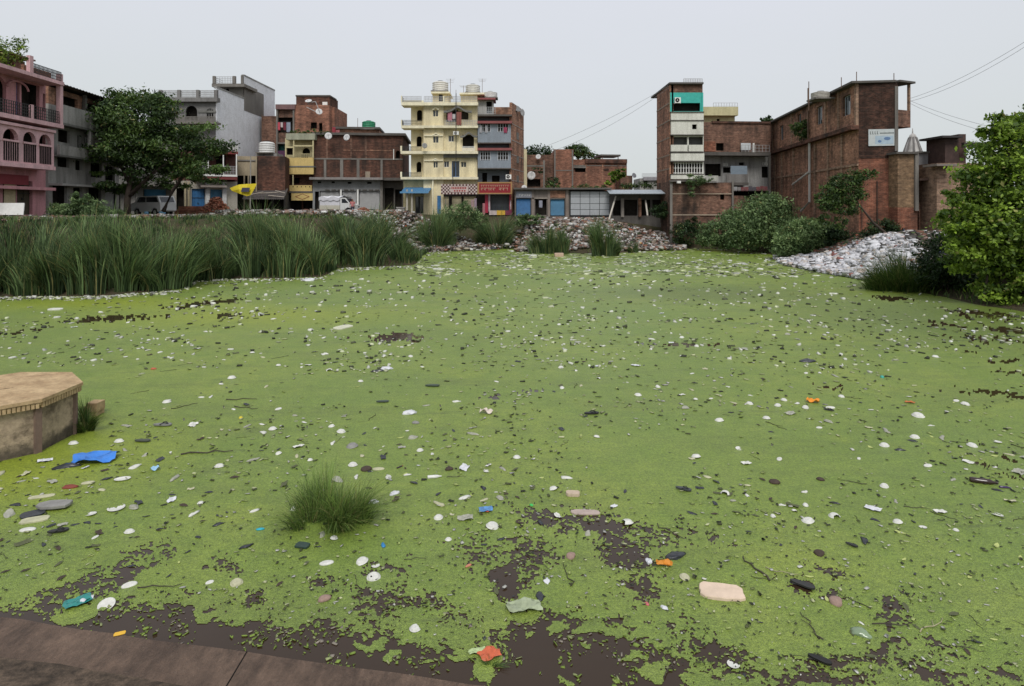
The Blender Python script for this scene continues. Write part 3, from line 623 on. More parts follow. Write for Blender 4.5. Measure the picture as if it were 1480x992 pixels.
for a, b, c, l in ((651, 148, 114, 'tall aerial right of left tank on yellow roof'), (659, 148, 130, 'short rod at middle of yellow roof'), (697, 140, 114, 'tall aerial at right corner of yellow roof'), (670, 138, 124, 'aerial with crossbars on right stair room')): mast(a, b, c, 72, l, .025, cross=3 if 'aerial' in l else 0)
# things in front of the yellow shops
mb = MB(); mb.box(-.45, -.3, 0, .45, .3, .12); mb.box(-.4, -.25, .12, .4, .25, .8); mb.box(-.47, -.32, .8, .47, .32, .92); o = mb.build('concrete_plinth', plaster((.4, .38, .36), .5)); o.location = atY(579.5, 312, 66); tag(o, 'pale block plinth left of the blue awning', 'plinth')

# grey-blue house with red sign
GB = plaster((.27, .31, .36), .4, (.12, .12, .13)); REDT = plaster((.3, .1, .1), .3)
f = H('grey_blue_house', 'narrow grey blue house with pink slabs and brick flank above red shop sign', 690.5, 70, 740, 70)
f.wall(plaster((.16, .18, .2), .4), (690.5, 160, 740, 318), [((697, 250, 704, 264), 'dark'), ((711, 254, 722, 265), 'dark')], depth=3.2, y=.9)
for a, b, c in ((178, 206, 175), (219, 243, 214)):
    f.wall(GB, (690.5, a - 1, 738.5, b), [((694, a, 709, a + 13), 'grille', paint((.45, .47, .5), .5)), ((719, a, 735, a + 13), 'grille', paint((.45, .47, .5), .5))], depth=.9, y=-.2, name='bay')
    f.box('slab', REDT, (690, c, 740, c + 3.5), .6, -.9); f.box('slab', CONCD, (690.5, b, 739, b + 1.5), .3, -.9)
f.box('roof_slab', CONCD, (690.5, 165.5, 740, 168), .5, -.9); f.box('parapet', BR3, (714, 155, 740, 166), .3, .1)
f.rail((691, 155, 716, 165), .4, STEEL, n=10); f.wall(GR, (690.5, 143, 713, 166), [((703, 147, 711, 164), 'dark')], depth=2, y=.8, name='roof_room'); f.box('roof_slab', REDT, (690, 141.5, 716, 144), -.2, -3)
fs = side(f, 3.6 * 1.0); fs = Face(f.root, f.B, Vector(((757.5 - CX) / FOC * 76, 76)), f.zb)
fs.wall(BR3, (740, 154, 757, 318), [], depth=.3, name='brick_flank', uz=False)
for a in (183, 206, 226, 246, 262): fs.box('tie_beam', plaster((.4, .36, .33), .4), (740, a, 757.5, a + 1), .03)
for py in (192, 226, 254): fs.box('plaster_patch', GRD, (747, py, 750, py + 10), .03)
q = f.R((691, 264, 739.5, 280), .9); sg = empty('red_shop_sign', f.Mw @ Vector((q[0], -.9, q[1]))); tag(sg, 'red shop sign with gold frame and two rows of pale lettering', 'sign')
w_, h_ = q[2] - q[0], q[3] - q[1]
mb = MB(); mb.box(0, 0, 0, w_, .08, h_); mb.build('board', paint((.25, .012, .02), .6, var=.4), sg)
mb = MB()
for r in ((-.05, -.05, w_ + .05, .08), (-.05, h_ - .1, w_ + .05, h_ + .05), (-.05, .08, .12, h_ - .1), (w_ - .12, .08, w_ + .05, h_ - .1)): mb.box(r[0], -.04, r[1], r[2], -.001, r[3])
mb.build('frame', paint((.36, .2, .08), .6), sg)
rng = random.Random(9); mb = MB()
for j, (zz_, hh) in enumerate(((h_ * .62, h_ * .16), (h_ * .28, h_ * .24))):
    x = w_ * .08
    while x < w_ * .9:
        wd = hh * rng.uniform(.8, 1.3)
        if not (j == 1 and w_ * .5 < x < w_ * .58):
            mb.box(x, -.02, zz_ + hh * .8, x + wd, -.002, zz_ + hh); k = x + wd * rng.uniform(.3, .8); mb.box(k, -.02, zz_, k + hh * .18, -.002, zz_ + hh * .8)
            if rng.random() < .8: mb.box(x + .02, -.02, zz_ + hh * .3, k, -.002, zz_ + hh * .48)
        x += wd + .03
mb.build('lettering', paint((.45, .3, .2), .6), sg)
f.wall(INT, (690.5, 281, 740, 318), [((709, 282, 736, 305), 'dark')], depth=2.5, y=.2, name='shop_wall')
f.box('red_door_panel', paint((.35, .02, .05), .5), (701, 281, 705.5, 308), .12); f.box('red_door_panel', paint((.35, .02, .05), .5), (736, 281, 738.5, 306), .12)
f.box('poster_strip', paint((.5, .4, .42), .6, var=.8), (706, 281, 708.5, 306), .14); f.box('poster_strip', paint((.5, .4, .42), .6, var=.8), (737, 290, 738.8, 303), .16)
f.box('counter', paint((.5, .42, .4), .6, var=.6), (707, 304.5, 718, 311), 1.1, .3); f.box('counter', paint((.6, .38, .05), .5), (718, 304.5, 730, 311), 1.12, .3); f.box('counter', paint((.18, .03, .07), .5), (730, 304.5, 740, 311), 1.1, .3)
for k, (a, b, c, l) in enumerate(((681, 684.5, 289, 'pale pink dress on stand left of red shop'), (685.5, 689, 287, 'lilac dress on stand left of red shop beside the pink one'), (697.5, 701, 294, 'small pink and white garment hung low at red shop door'))): cloth(f, (a, c, b, c + 16), ((.5, .36, .37), (.42, .34, .4), (.5, .25, .27))[k], l, 1.3, 'hanging_dress', 'garment')
ac_unit(f, (731, 252.5, 739, 259), 'white air conditioner above right end of red sign')
for k, (a, b) in enumerate(((693, 188), (701, 188))): cloth(f, (a, 181, a + 3.5, 192), (.5, .5, .52), ('white towel at left of upper grey blue window', 'white towel right in upper left grey blue window')[k], .32)
cloth(f, (728, 184, 733, 192), (.4, .08, .15), 'crimson cloth in the upper right grey blue window', .32)
dish(747, 158, 72, .8, 'dark satellite dish on top of grey blue house', .6, 30, paint((.2, .2, .2), .6)); dish(754, 163, 74, .8, 'grey satellite dish at corner above brick flank', 1.0, 5, paint((.35, .35, .35), .6)); dish(757.5, 272, 72, .6, 'white dish low on the yellow strip beside brick flank', .3, 20)
water_tank(708.5, 142, 73, .85, .7, paint((.62, .62, .6), .6), 'white flat water tank on grey blue house roof')
f = H('yellow_strip_wall', 'thin pale yellow wall showing behind the brick flank', 756, 77, 761, 77); f.wall(YW, (756, 216, 761.5, 318), [], depth=4)

# brick houses behind the low shops
f = H('low_brick_house', 'low brown brick house with dishes behind blue shuttered shop', 757, 82, 802, 82)
f.wall(BR2, (757, 224, 802, 318), [], depth=8); f.wall(BR2, (758, 231, 786, 318), [((762, 259, 781, 270), 'dark')], depth=2, y=-1.5, name='front_room'); f.box('beam', CONC, (758, 239, 785, 241), 1.53, 1.45)
f.box('column', CONC, (785, 232, 787.5, 272), 1.56, 1.4)
dish(778, 227, 80, .6, 'small white dish on top edge of low brick house', -.2, 20); dish(768, 254, 79, .95, 'octagonal looking white dish on front of low brick house', -.1, 5)
f = H('tall_narrow_brick_block', 'plain narrow red brick block rising above blue shutters', 801, 81, 830, 81); f.wall(BR1, (801, 216, 829, 318), [], depth=7); f.box('beam', CONC, (801, 246, 829, 247.2), .04); f.box('column', CONC, (801, 217, 803, 272), .05); f.box('column', CONC, (826.5, 217, 828.5, 272), .05)
f = H('wide_brick_block', 'wide brown brick block with square opening and dark parapet', 828, 83, 906, 84)
f.wall(BR1, (828, 231, 906, 318), [((831, 240, 847, 249), 'dark')], depth=8); f.box('parapet', BR4, (846, 230, 906.5, 236), .25, -.0); f.box('beam', CONC, (829, 239, 906, 240.2), .04)
for a in (846, 870, 892): f.box('column', BR3, (a, 236, a + 2, 272), .05)
f.box('ledge', CONC, (829, 240.5, 847, 243), .3); f.box('roof_shed', paint((.1, .09, .08), .8), (868, 223.5, 897, 226), .2, -3)
for a in (870, 893): f.box('shed_post', RUST, (a, 226, a + 1, 231), .1)
f.box('niche', BR4, (872, 244, 880, 247), .05)
# low row of shops
ROW = plaster((.22, .19, .17), .6)
f = H('blue_shutter_shop_row', 'low row of shops with two blue shutters and one dark doorway', 744, 67, 823, 67)
f.wall(ROW, (744, 274, 823, 330), [((745.5, 287, 767.5, 313), 'shutter', BLUE), ((773.5, 288, 790, 311), 'dark'), ((795, 288, 816.5, 313), 'shutter', BLUE2)], depth=5)
f.box('roof_slab', CONCD, (743, 271.5, 884, 274), .6, -6); f.box('beam', plaster((.35, .31, .27), .5), (768, 286, 792, 287.5), .12)
f.box('sign_board', paint((.2, .21, .25), .6), (746, 277, 770, 286), .1); f.marks((748, 279.5, 768, 285), paint((.5, .5, .5), .6), .11, 1, 4)
for a in (768.5, 791.5, 818): f.box('pillar', plaster((.3, .25, .22), .5), (a, 274, a + 3.6, 314), .12)
f.box('brick_lintel', BR3, (795, 276, 817, 286), .06)
cloth(f, (779, 290, 784, 300), (.35, .36, .42), 'pale shirt hanging in dark doorway between blue shutters', .2)
f = H('grey_panel_front', 'shop front of twelve pale grey metal panels in a dark grid', 823, 67, 882, 67, cat='shop front')
f.wall(BLACKM, (823, 276, 882.5, 330), [], depth=5, name='frame', y=.05)
xs = [824.5, 838.5, 852.5, 866.5, 881]; ys = [277, 285, 294.5, 303, 311.5]
for i in range(4):
    for j in range(4):
        q = f.R((xs[i] + .35, ys[j] + .3, xs[i + 1] - .35, ys[j + 1] - .3)); mb = MB(); mb.box(q[0], -.03, q[1], q[2], .04, q[3]); f.put(mb, 'panel', paint((.36, .38, .4), .45, var=.2))
f = H('awning_shop', 'low dark open fronted shop with pale tin awning and leaning poles', 882, 66.5, 970, 66.5)
f.wall(CONCD, (882, 280, 970, 330), [((886, 290, 897, 312), 'dark'), ((902, 289, 921, 312), 'dark'), ((927, 289, 940, 312), 'dark'), ((943, 289, 964, 312), 'dark')], depth=5)
mb = MB(); q = f.R((881, 274, 969, 280), 1.8); n = 40
for k in range(n):
    a, b = q[0] + (q[2] - q[0]) * k / n, q[0] + (q[2] - q[0]) * (k + 1) / n; m = (a + b) / 2
    for p, r_, h1, h2 in ((a, m, 0, .04), (m, b, .04, 0)): mb.poly([(p, -1.8, q[1] + h1), (r_, -1.8, q[1] + h2), (r_, .2, q[3] + h2), (p, .2, q[3] + h1)]); mb.poly([(p, -1.8, q[1] + h1 - .06), (r_, -1.8, q[1] + h2 - .06), (r_, -1.8, q[1] + h2), (p, -1.8, q[1] + h1)])
f.put(mb, 'tin_awning', paint((.38, .42, .45), .4, .3, var=.4))
for a in (898, 923): f.box('brick_pillar', BR3 if a > 900 else plaster((.3, .27, .24), .6), (a, 287, a + 4, 314), .25)
for k, (a, b, c, d_, l) in enumerate(((880, 318, 890, 284, 'long pale pole leaning against the awning shop'), (936, 312, 933, 290, 'short grey pole leaning in the awning shop'))):
    p0 = atY(a, b, 64); p1 = atY(c, d_, 66); mb = MB(); mb.tube([(0, 0, 0), tuple(p1 - p0)], .09); o = mb.build('leaning_pole', paint((.5, .46, .4), .7), None); o.location = p0; tag(o, l, 'pole')
f = H('far_rooftop_house', 'small low house with flat roof and railing far behind the awning shop', 925, 95, 955, 95)
f.wall(GR, (925, 258, 955, 318), [((930, 262, 936, 268), 'dark')], depth=5); f.rail((928, 251, 950, 258), .1, STEEL, n=14); f.box('parapet', plaster((.35, .34, .36), .5), (930, 256, 952, 261), .3)
dish(916, 254, 80, .6, 'dark dish above awning shop', .5, 20, paint((.2, .2, .22), .6))
f = H('brick_shed_block', 'small brick shed between wide brick block and white tower', 897, 80, 915, 80); f.wall(BR2, (897, 254, 914, 318), [], depth=5)

# white fronted tower
CW = plaster((.76, .76, .69), .4, (.18, .18, .14))
BRD = brick((.17, .09, .065), (.13, .07, .05), dirt=.9)
f = H('white_fronted_tower', 'narrow four storey tower with cream bands, turquoise top and brick flank', 968, 63, 1017, 63, zb=1.0)
TQ = paint((.05, .42, .36), .7, var=.4)
f.wall(BR2, (970, 120, 1015.5, 134), [], depth=5.4, name='top_wall'); f.wall(TQ, (970, 134, 1015.5, 162), [((973, 149, 1012, 161), 'dark')], depth=5.4, name='turquoise_storey')
f.wall(CW, (970, 162, 1017, 196), [((1000.5, 180, 1007, 187), 'dark')], depth=5.4, y=-.25, name='cream_storey')
f.wall(CW, (970, 196, 1017, 262), [((972, 198, 993.5, 218), 'dark', paint((.12, .12, .115), .7)), ((995.5, 198, 1016, 218), 'dark', paint((.12, .12, .115), .7)), ((972, 235, 1016, 251), 'grille', WHITE)], depth=5.4, name='lower_storey')
for r in ((970, 209.5, 993.3, 219), (995.6, 209.5, 1017, 219), (970, 222, 1018, 232.5), (970, 253, 1018, 259)): f.box('cream_panel', CW, r, .3, .05)
for a in (161.5, 173.5, 194.5, 219.5, 233, 251.5): f.box('edge_line', CONCD, (969, a, 1018, a + 1.2), .34, -.2)
for a in (968.5, 1014): f.box('turquoise_column', TQ, (a, 134, a + 2.5, 162), .06, -.1)
f.rail((988, 114, 1015, 120), -.3, STEEL, n=8); f.box('roof_slab', CONCD, (967.5, 119, 1017, 121.5), .35, -8)
fl = Face(f.root, Vector((f.A.x - .03, 68.5)), f.A - Vector((.03, 0)), f.zb)
fl.wall(BR3, (-.0, -1.5, fl.len, fl.uz(967, 121)[1]), [], depth=.4, uz=True, name='brick_flank')
for k, py in enumerate((150, 175, 200, 225, 245)): z_ = fl.uz(968, py)[1]; fl.box('tie_beam', plaster((.33, .26, .2), .5), (0, z_, fl.len, z_ + .14), .04, uz=True)
ac_unit(f, (975.5, 141, 984, 149), 'white air conditioner in turquoise balcony')
f2 = Face(f.root, Vector(((970 - CX) / FOC * 62.3, 62.3)), Vector(((1059 - CX) / FOC * 62.3, 62.3)), f.zb)
f2.wall(BRD, (970, 262, 1012, 375), [], depth=6.2, name='base_wall'); f2.wall(BR2, (1012, 264, 1059, 375), [((1041, 280, 1047, 289), 'dark')], depth=6, name='base_wall', y=.1)
for a in (279.5, 310): f2.box('tie_beam', plaster((.42, .34, .26), .4), (971, a, 1058, a + 1.6), .05)
for a, b in ((968.5, 972), (1058, 1060.5)): f2.box('column', CONC, (a, 262, b, 372), .12)
f2.box('shade_slab', CONCD, (968, 260.5, 1012, 263), .35, 0); f2.box('balcony_slab', plaster((.5, .5, .46), .5), (1012, 254, 1038, 262), .3, -.5)
mb = MB(); mb.box(0, 0, 0, .35, .3, .22); o = mb.build('flood_lamp', WHITE); o.location = atY(979, 265, 61.6); tag(o, 'small white lamp box fixed under the white tower', 'lamp')
# brick and grey block between tower and right hand building
f = H('brick_and_grey_block', 'brick upper floor over stained pale grey wall between tower and long brick building', 1016, 67, 1114, 67.5, zb=1.0)
f.wall(BR2, (1017, 177, 1114, 223), [((1035, 207, 1046, 218), 'dark')], depth=8); f.box('parapet', BR4, (1030, 175.5, 1114, 178.5), .15, -.4)
f.wall(plaster((.42, .42, .41), .7), (1017, 223, 1114, 345), [((1019, 237, 1042, 255), 'dark'), ((1045, 242, 1056, 250), 'dark'), ((1101, 241, 1111, 257), 'dark'), ((1045, 236, 1052, 240), 'grille'), ((1068, 235, 1076, 239), 'dark'), ((1102, 235, 1110, 239), 'grille'), ((1060, 274, 1112, 300), 'dark')], depth=8, y=.2, name='grey_wall')
f.box('terrace_slab', CONCD, (1017, 220, 1114, 225), 1.2, -.2); f.box('brick_patch', BR5, (1018, 205, 1034, 219), .06)
f.rail((1072, 210, 1112, 220), 1.1, STEEL, n=8, hb=2); f.box('white_panel', paint((.55, .58, .6), .6), (1071, 207, 1085, 217), .35, .28); f.box('post', WHITE, (1088.5, 207, 1090.5, 222), .95, .8)
f.box('balcony_slab', CONCD, (1040, 264, 1082, 268), 1.1, -.2); f.box('balcony_front', plaster((.25, .24, .23), .7), (1050, 252, 1081, 264), 1.05, .95); f.box('balcony_screen', paint((.2, .25, .3), .6), (1056, 240, 1080, 252), 1.0, .95)
f.box('drain_pipe', CONC, (1111.5, 225, 1113.5, 275), .35, .2)
f.box('tin_roof', paint((.14, .12, .12), .7, var=.8), (1058, 273, 1114, 276), 2.2, -.1); f.wall(BR2, (1060, 283, 1114, 350), [((1078, 283, 1090, 300), 'dark')], depth=.5, y=-1.8, name='lower_wall')
rng = random.Random(5)
for k in range(9):
    cloth(f, (1060 + k * 5.5, 270 + rng.uniform(-1, 1), 1065 + k * 5.5, 276), rng.choice(((.4, .38, .37), (.3, .12, .12), (.5, .5, .5), (.15, .14, .16))), 'faded sack or cloth heaped along the tin roof edge behind bushes', 2.25, 'rag', 'rag', 'rags along tin roof')
f = H('cream_roof_room', 'cream roof room with flat canopy behind the brick wall', 1016, 76, 1069, 76, zb=8); f.wall(plaster((.55, .52, .3), .3), (1017, 165, 1062, 183), [((1036, 172, 1040, 176), 'dark')], depth=5); f.box('canopy', plaster((.6, .56, .33), .3), (1016, 154.5, 1067, 167), .8, -5); f.rail((1031, 149, 1066, 155), .6, STEEL, n=9, hb=1)

# long brick building on the right
f = H('right_brick_building', 'long two storey red brick building with blackened gable wall and hanging balcony', 1113, 70, 1241, 46.5, zb=.6)
z = lambda px, py: f.uz(px, py)[1]; u = lambda px: f.uz(px, 200)[0]
zs, zr = z(1215, 191), z(1238, 122.5)
f.wall(BR3, (0, -1, f.len, zs), [((u(1133), z(1140, 318), u(1147), z(1140, 296)), 'dark', None, 'uz')], depth=2.4, uz=True, name='lower_storey')
f.wall(BR3, (-.0, zs, f.len, zr), [((u(a), z(px_, c), u(b), z(px_, d)), 'glass', paint((.4, .45, .5), .5), 'uz') for a, b, px_, c, d in ((1220.5, 1231.5, 1226, 167, 138), (1182, 1190.5, 1186, 180, 154), (1129, 1134, 1131, 203, 182), (1155, 1160, 1157, 190, 165))], depth=2.4, uz=True, name='upper_storey', y=-.12)
f.box('floor_slab', BR4, (-.3, zs - .22, f.len + .05, zs + .1), .55, -.02, uz=True)
f.box('roof_slab', CONCD, (-.4, zr, f.len + .3, zr + .16), .6, -2.5, uz=True)
for a in (1118, 1146, 1170, 1195, 1214): f.box('pier', BRT, (u(a), zs + .1, u(a) + .3, zr), .22, .0, uz=True)
for a in (1120, 1130, 1147, 1178, 1197, 1217): f.box('pier', BRT, (u(a), -1, u(a) + .28, zs - .22), .12, uz=True)
for px_, py in ((1220, 243),): f.box('tie_beam', BRT, (0, z(px_, py), f.len, z(px_, py) + .18), .09, uz=True)
f.box('corner_pier', BRT, (f.len - .3, zs + .1, f.len + .02, zr), .2, uz=True)
mb = MB(); px_ = 1170; a = f.uz(1170, 200, .35); 
mb.tube([(f.uz(1170, 200, .3)[0], -.3, z(1170, 205) - .2), (f.uz(1170, 200, .3)[0], -.3, z(1170, 292)), (f.uz(1158, 200, .3)[0], -.3, z(1160, 305))], .11); mb.tube([(f.uz(1170, 200, .4)[0], -.45, z(1170, 250)), (f.uz(1146, 200, .4)[0], -.45, z(1146, 268))], .09)
f.put(mb, 'drain_pipe', paint((.5, .48, .45), .6))
mb = MB(); mb.tube([(f.uz(1168, 200, .3)[0], -.3, z(1168, 230)), (f.uz(1168, 200, .3)[0], -.3, zr + 1.6)], .07); f.put(mb, 'vent_pipe', RUST)
fg = Face(f.root, f.B, Vector(((1297.5 - CX) / FOC * 46.0, 46.0)), f.zb); gz = lambda py: fg.uz(1270, py)[1]
GB4 = brick((.10, .05, .038), (.04, .026, .022), (.09, .07, .06), .75, (.014, .012, .011))
fg.wall(GB4, (0, gz(229), fg.len, zr), [], depth=2.5, uz=True, name='blackened_gable', y=-.05)
fg.wall(BR5, (0, -1, fg.len, gz(229)), [], depth=2.5, uz=True, name='lower_gable', y=-.02); fg.box('edge_strip', CONC, (fg.len - .22, gz(219), fg.len, zr - .3), .1, uz=True)
for a in (1244, 1266.5, 1296): fg.box('pier', BR4 if a != 1296 else BRT, (fg.uz(a, 200)[0], -1, fg.uz(a + 2, 200)[0], gz(262)), .08, uz=True)
# hanging balcony beyond the gable
fb = Face(f.root, fg.B, Vector(((1316 - CX) / FOC * 46.6, 46.6)), f.zb)
fb.box('balcony_front', BR2, (0, fb.uz(1308, 184)[1], fb.len, fb.uz(1308, 159.5)[1]), .0, -2.5, uz=True); fb.box('balcony_roof', CONCD, (-.1, zr, fb.len + .2, zr + .14), .25, -2.6, uz=True)
fb.box('post', BRT, (fb.len - .16, fb.uz(1308, 159.5)[1], fb.len, zr), 0, -.16, uz=True)
q = fg.R((1255, 187, 1292.5, 211), .1); bn = empty('white_wall_banner', fg.Mw @ Vector((q[0], -.12, q[1])), math.atan2(fg.d.y, fg.d.x)); tag(bn, 'white and pale blue printed banner on the blackened gable wall', 'banner')
w_, h_ = q[2] - q[0], q[3] - q[1]; mb = MB(); mb.box(0, -.02, 0, w_, .02, h_); mb.build('sheet', paint((.5, .54, .54), .6, var=.25), bn)
mb = MB(); rng = random.Random(2)
for k in range(4): x = .06 * w_ + k * .09 * w_; mb.box(x, -.028, h_ * .72, x + .02 * w_, -.021, h_ * .88); mb.box(x, -.028, h_ * .7, x + .05 * w_, -.021, h_ * .73)
for k in range(11): x = .44 * w_ + k * .05 * w_; mb.box(x, -.028, h_ * .73, x + .036 * w_, -.021, h_ * .79)
mb.build('lettering', paint((.05, .06, .06), .7), bn)
mb = MB(); mb.box(.26 * w_, -.026, h_ * .1, .96 * w_, -.021, h_ * .6); mb.build('blue_panel', paint((.38, .48, .56), .6, var=.3), bn)
mb = MB(); mb.prism([(.43 * w_ + .07 * w_ * math.cos(t), .27 * h_ + .08 * h_ * math.sin(t)) for t in [k * .5236 for k in range(12)]], 0, .006); mb.prism([(.72 * w_ + .13 * w_ * math.cos(t), .43 * h_ + .1 * h_ * math.sin(t)) for t in [k * .5236 for k in range(12)]], 0, .006)
o = mb.build('emblem', paint((.12, .2, .35), .6), bn); o.rotation_euler = (R(90), 0, 0); o.location = (0, -.027, 0)
water_tank(1186, 143, 51, .75, .55, paint((.4, .38, .34), .6), 'weathered beige tank on right brick building roof')
for a, b, c, l in ((1169, 160, 118, 'thin grey mast at left of right brick building roof'), (1238, 121, 104, 'thin rod above the gable corner'), (1292, 120, 106, 'thin rod above hanging balcony roof'), (1216, 128, 112, 'faint rod between tank and gable')): mast(a, b, c, 48, l, .03)
# lower walls right of the gable
f = H('ochre_brick_lean_to', 'low ochre brick wall with concrete pillar right of the gable', 1297, 45, 1328, 45, zb=.6); OB = brick((.3, .2, .12), (.25, .16, .1), (.3, .25, .18), .6)
f.wall(OB, (1297.5, 222, 1326, 300), [], depth=4, name='wall'); f.wall(BR5, (1297.5, 300, 1326, 380), [], depth=4, y=.02, name='base_wall'); f.box('pillar', CONC, (1323, 222, 1328, 305), .15, -.2); f.box('coping', CONCD, (1296, 219.5, 1328, 222.5), .25, -1)
f = H('grey_concrete_room', 'plain grey concrete room beside the ochre brick wall', 1328, 46, 1376, 46, zb=.6)
f.wall(plaster((.27, .27, .28), .5), (1328, 221, 1376, 380), [((1331, 262, 1356, 294), 'dark')], depth=5); f.box('roof_slab', CONCD, (1327, 219, 1376, 221.5), .2, -4); f.box('brick_base', BR2, (1328, 294, 1370, 345), .2, 0)
f.box('tin_canopy', paint((.16, .1, .08), .8, var=.7), (1330, 258, 1362, 261), 1.2, 0)
f = H('dark_tin_shed', 'rusty dark tin shed on top of brick wall near right tree', 1362, 44, 1395, 44, zb=.6)
f.wall(BRT, (1354, 236, 1420, 380), [], depth=4, name='brick_wall'); f.wall(paint((.06, .035, .03), .8, var=.9), (1366, 199, 1386, 236), [], depth=2, name='tin_wall', y=.2); f.wall(paint((.09, .05, .04), .8, var=.9), (1386, 194, 1396, 236), [], depth=2, name='tin_side', y=.5)
f.box('tin_roof', paint((.04, .035, .035), .6, var=.5), (1362, 196, 1392, 199), .3, -2.2); f.box('roof_sheet', paint((.2, .17, .15), .7), (1354, 237, 1384, 240), 1.0, -.5); f.box('wooden_beam', paint((.05, .04, .035), .8), (1394, 206, 1440, 213), .3, .0)
# temple spire far behind
o = empty('temple_spire', atY(1319, 300, 150)); tag(o, 'pale ribbed temple spire rising behind the low walls', 'temple spire'); mb = MB(); k_ = 150 / FOC
mb.lathe([(12.5 * k_, 60 * k_), (11.5 * k_, 80 * k_), (8.0 * k_, 92 * k_), (4.6 * k_, 101 * k_), (4.9 * k_, 102 * k_), (3.6 * k_, 105 * k_), (1.0 * k_, 107 * k_), (.4 * k_, 114 * k_), (0, 115 * k_)], 8)
mb.lathe([(14 * k_, -60 * k_), (14 * k_, 60 * k_), (13.5 * k_, 60 * k_)], 8); mb.build('spire', plaster((.55, .53, .51), .6), o)
mb = MB()
for k in range(8):
    t = 2 * math.pi * k / 8 + .39; mb.tube([(12.5 * k_ * math.cos(t), 12.5 * k_ * math.sin(t), 60 * k_), (11.5 * k_ * math.cos(t), 11.5 * k_ * math.sin(t), 80 * k_), (4.6 * k_ * math.cos(t), 4.6 * k_ * math.sin(t), 101 * k_)], .22, 5)
mb.build('rib', plaster((.2, .19, .185), .5), o)
# overhead wires
def wire(a, b, sag, label, r=.011):
    p0, p1 = Vector(a), Vector(b); mb = MB(); n = 14
    mb.tube([tuple((p1 - p0) * (k / n) - Vector((0, 0, sag * 4 * (k / n) * (1 - k / n)))) for k in range(n + 1)], r, 4); o = mb.build('overhead_wire', paint((.22, .22, .23), .6)); o.location = p0; tag(o, label, 'wire')
wire(atY(1314, 143, 47), atY(1560, 8, 30), .5, 'upper of the two wires rising to the top right corner'); wire(atY(1314, 147, 47), atY(1560, 14, 30), .6, 'lower of the two wires rising to the top right corner')
wire(atY(1316, 146, 47), atY(1560, 205, 30), .4, 'upper wire running down right behind the right tree'); wire(atY(1316, 150, 47), atY(1560, 214, 30), .5, 'lower wire running down right behind the right tree')
wire(atY(967, 124, 63), atY(760, 222, 75), .5, 'upper wire from white tower down to grey blue house', .014); wire(atY(967, 127, 63), atY(800, 218, 75), .6, 'lower wire from white tower down to brick block', .014)
# ---------------------------------------------------------------- noise and ground
def hash2(ix, iy, s):
    h = (ix.astype(np.int64) * 374761393 + iy.astype(np.int64) * 668265263 + s * 974634777) & 0xffffffff
    h = ((h ^ (h >> 13)) * 1274126177) & 0xffffffff
    return ((h ^ (h >> 16)) & 0xffff) / 65535.0
def vnoise(x, y, s=0):
    x0, y0 = np.floor(x), np.floor(y); fx, fy = x - x0, y - y0; fx = fx * fx * (3 - 2 * fx); fy = fy * fy * (3 - 2 * fy)
    a, b, c, d = hash2(x0, y0, s), hash2(x0 + 1, y0, s), hash2(x0, y0 + 1, s), hash2(x0 + 1, y0 + 1, s)
    return a * (1 - fx) * (1 - fy) + b * fx * (1 - fy) + c * (1 - fx) * fy + d * fx * fy
def fbm(x, y, o=4, s=0):
    r, a, t = 0, 1, 0
    for k in range(o): r = r + a * vnoise(x * 2 ** k, y * 2 ** k, s + k); t += a; a *= .55
    return r / t
SHORE = [(-90, 438), (0, 430), (140, 429), (258, 420), (290, 404), (400, 403), (466, 401), (492, 388), (600, 384), (620, 364), (650, 361), (690, 357), (760, 362), (830, 367), (900, 366), (960, 359), (1060, 361), (1110, 368), (1150, 388), (1200, 396), (1250, 404), (1330, 425), (1400, 439), (1480, 453), (1600, 478)]
SP = np.array([tuple(at(a, b))[:2] for a, b in SHORE])
POND = np.vstack([SP, [(24, 12), (26, -2), (-26, -2), (-27, 14)]])
def inside(x, y, P=POND):
    r = np.zeros(x.shape, bool); j = len(P) - 1
    for i in range(len(P)):
        c = ((P[i, 1] > y) != (P[j, 1] > y)) & (x < (P[j, 0] - P[i, 0]) * (y - P[i, 1]) / (P[j, 1] - P[i, 1] + 1e-12) + P[i, 0]); r ^= c; j = i
    return r
def sdist(x, y, P=POND):
    d = np.full(x.shape, 1e9); n = len(P)
    for i in range(n):
        a, b = P[i], P[(i + 1) % n]; e = b - a; t = np.clip(((x - a[0]) * e[0] + (y - a[1]) * e[1]) / (e @ e), 0, 1)
        d = np.minimum(d, np.hypot(x - a[0] - t * e[0], y - a[1] - t * e[1]))
    return np.where(inside(x, y, P), -d, d)
def ground_z(x, y):
    x, y = np.asarray(x, float), np.asarray(y, float); d = sdist(x, y)
    t = np.clip(d / 6.8, 0, 1); z = np.interp(x, [-12, -3, 10, 16], [3.2, 2.65, 2.55, 1.9]) * t * t * (3 - 2 * t); z = np.where(y > 66, z + (3.2 - z) * np.clip((y - 66) / 4, 0, 1), z)
    z = np.where(d < 0, -.7 * np.clip(-d / 1.5, 0, 1), z + .25 * (fbm(x * .5, y * .5, 3, 5) - .5) * np.clip(d, 0, 1))
    z = np.where((y < 4.2) , -.7 + 0 * z, z)
    return z
xs = np.concatenate([np.arange(-140, -60, 8), np.arange(-60, 45, .7), np.arange(45, 141, 8)]); ys = np.concatenate([np.arange(-30, 14, 4), np.arange(14, 80, .7), np.arange(80, 261, 12)])
GX, GY = np.meshgrid(xs, ys); GZ = ground_z(GX, GY); n0, n1 = GX.shape
V = np.stack([GX, GY, GZ], -1).reshape(-1, 3); idx = np.arange(n0 * n1).reshape(n0, n1)
F = np.stack([idx[:-1, :-1], idx[:-1, 1:], idx[1:, 1:], idx[1:, :-1]], -1).reshape(-1, 4)
t = NT('earth'); n_ = t.noise(1.2, None, 6, .7); n2 = t.noise(9, None, 5, .7)
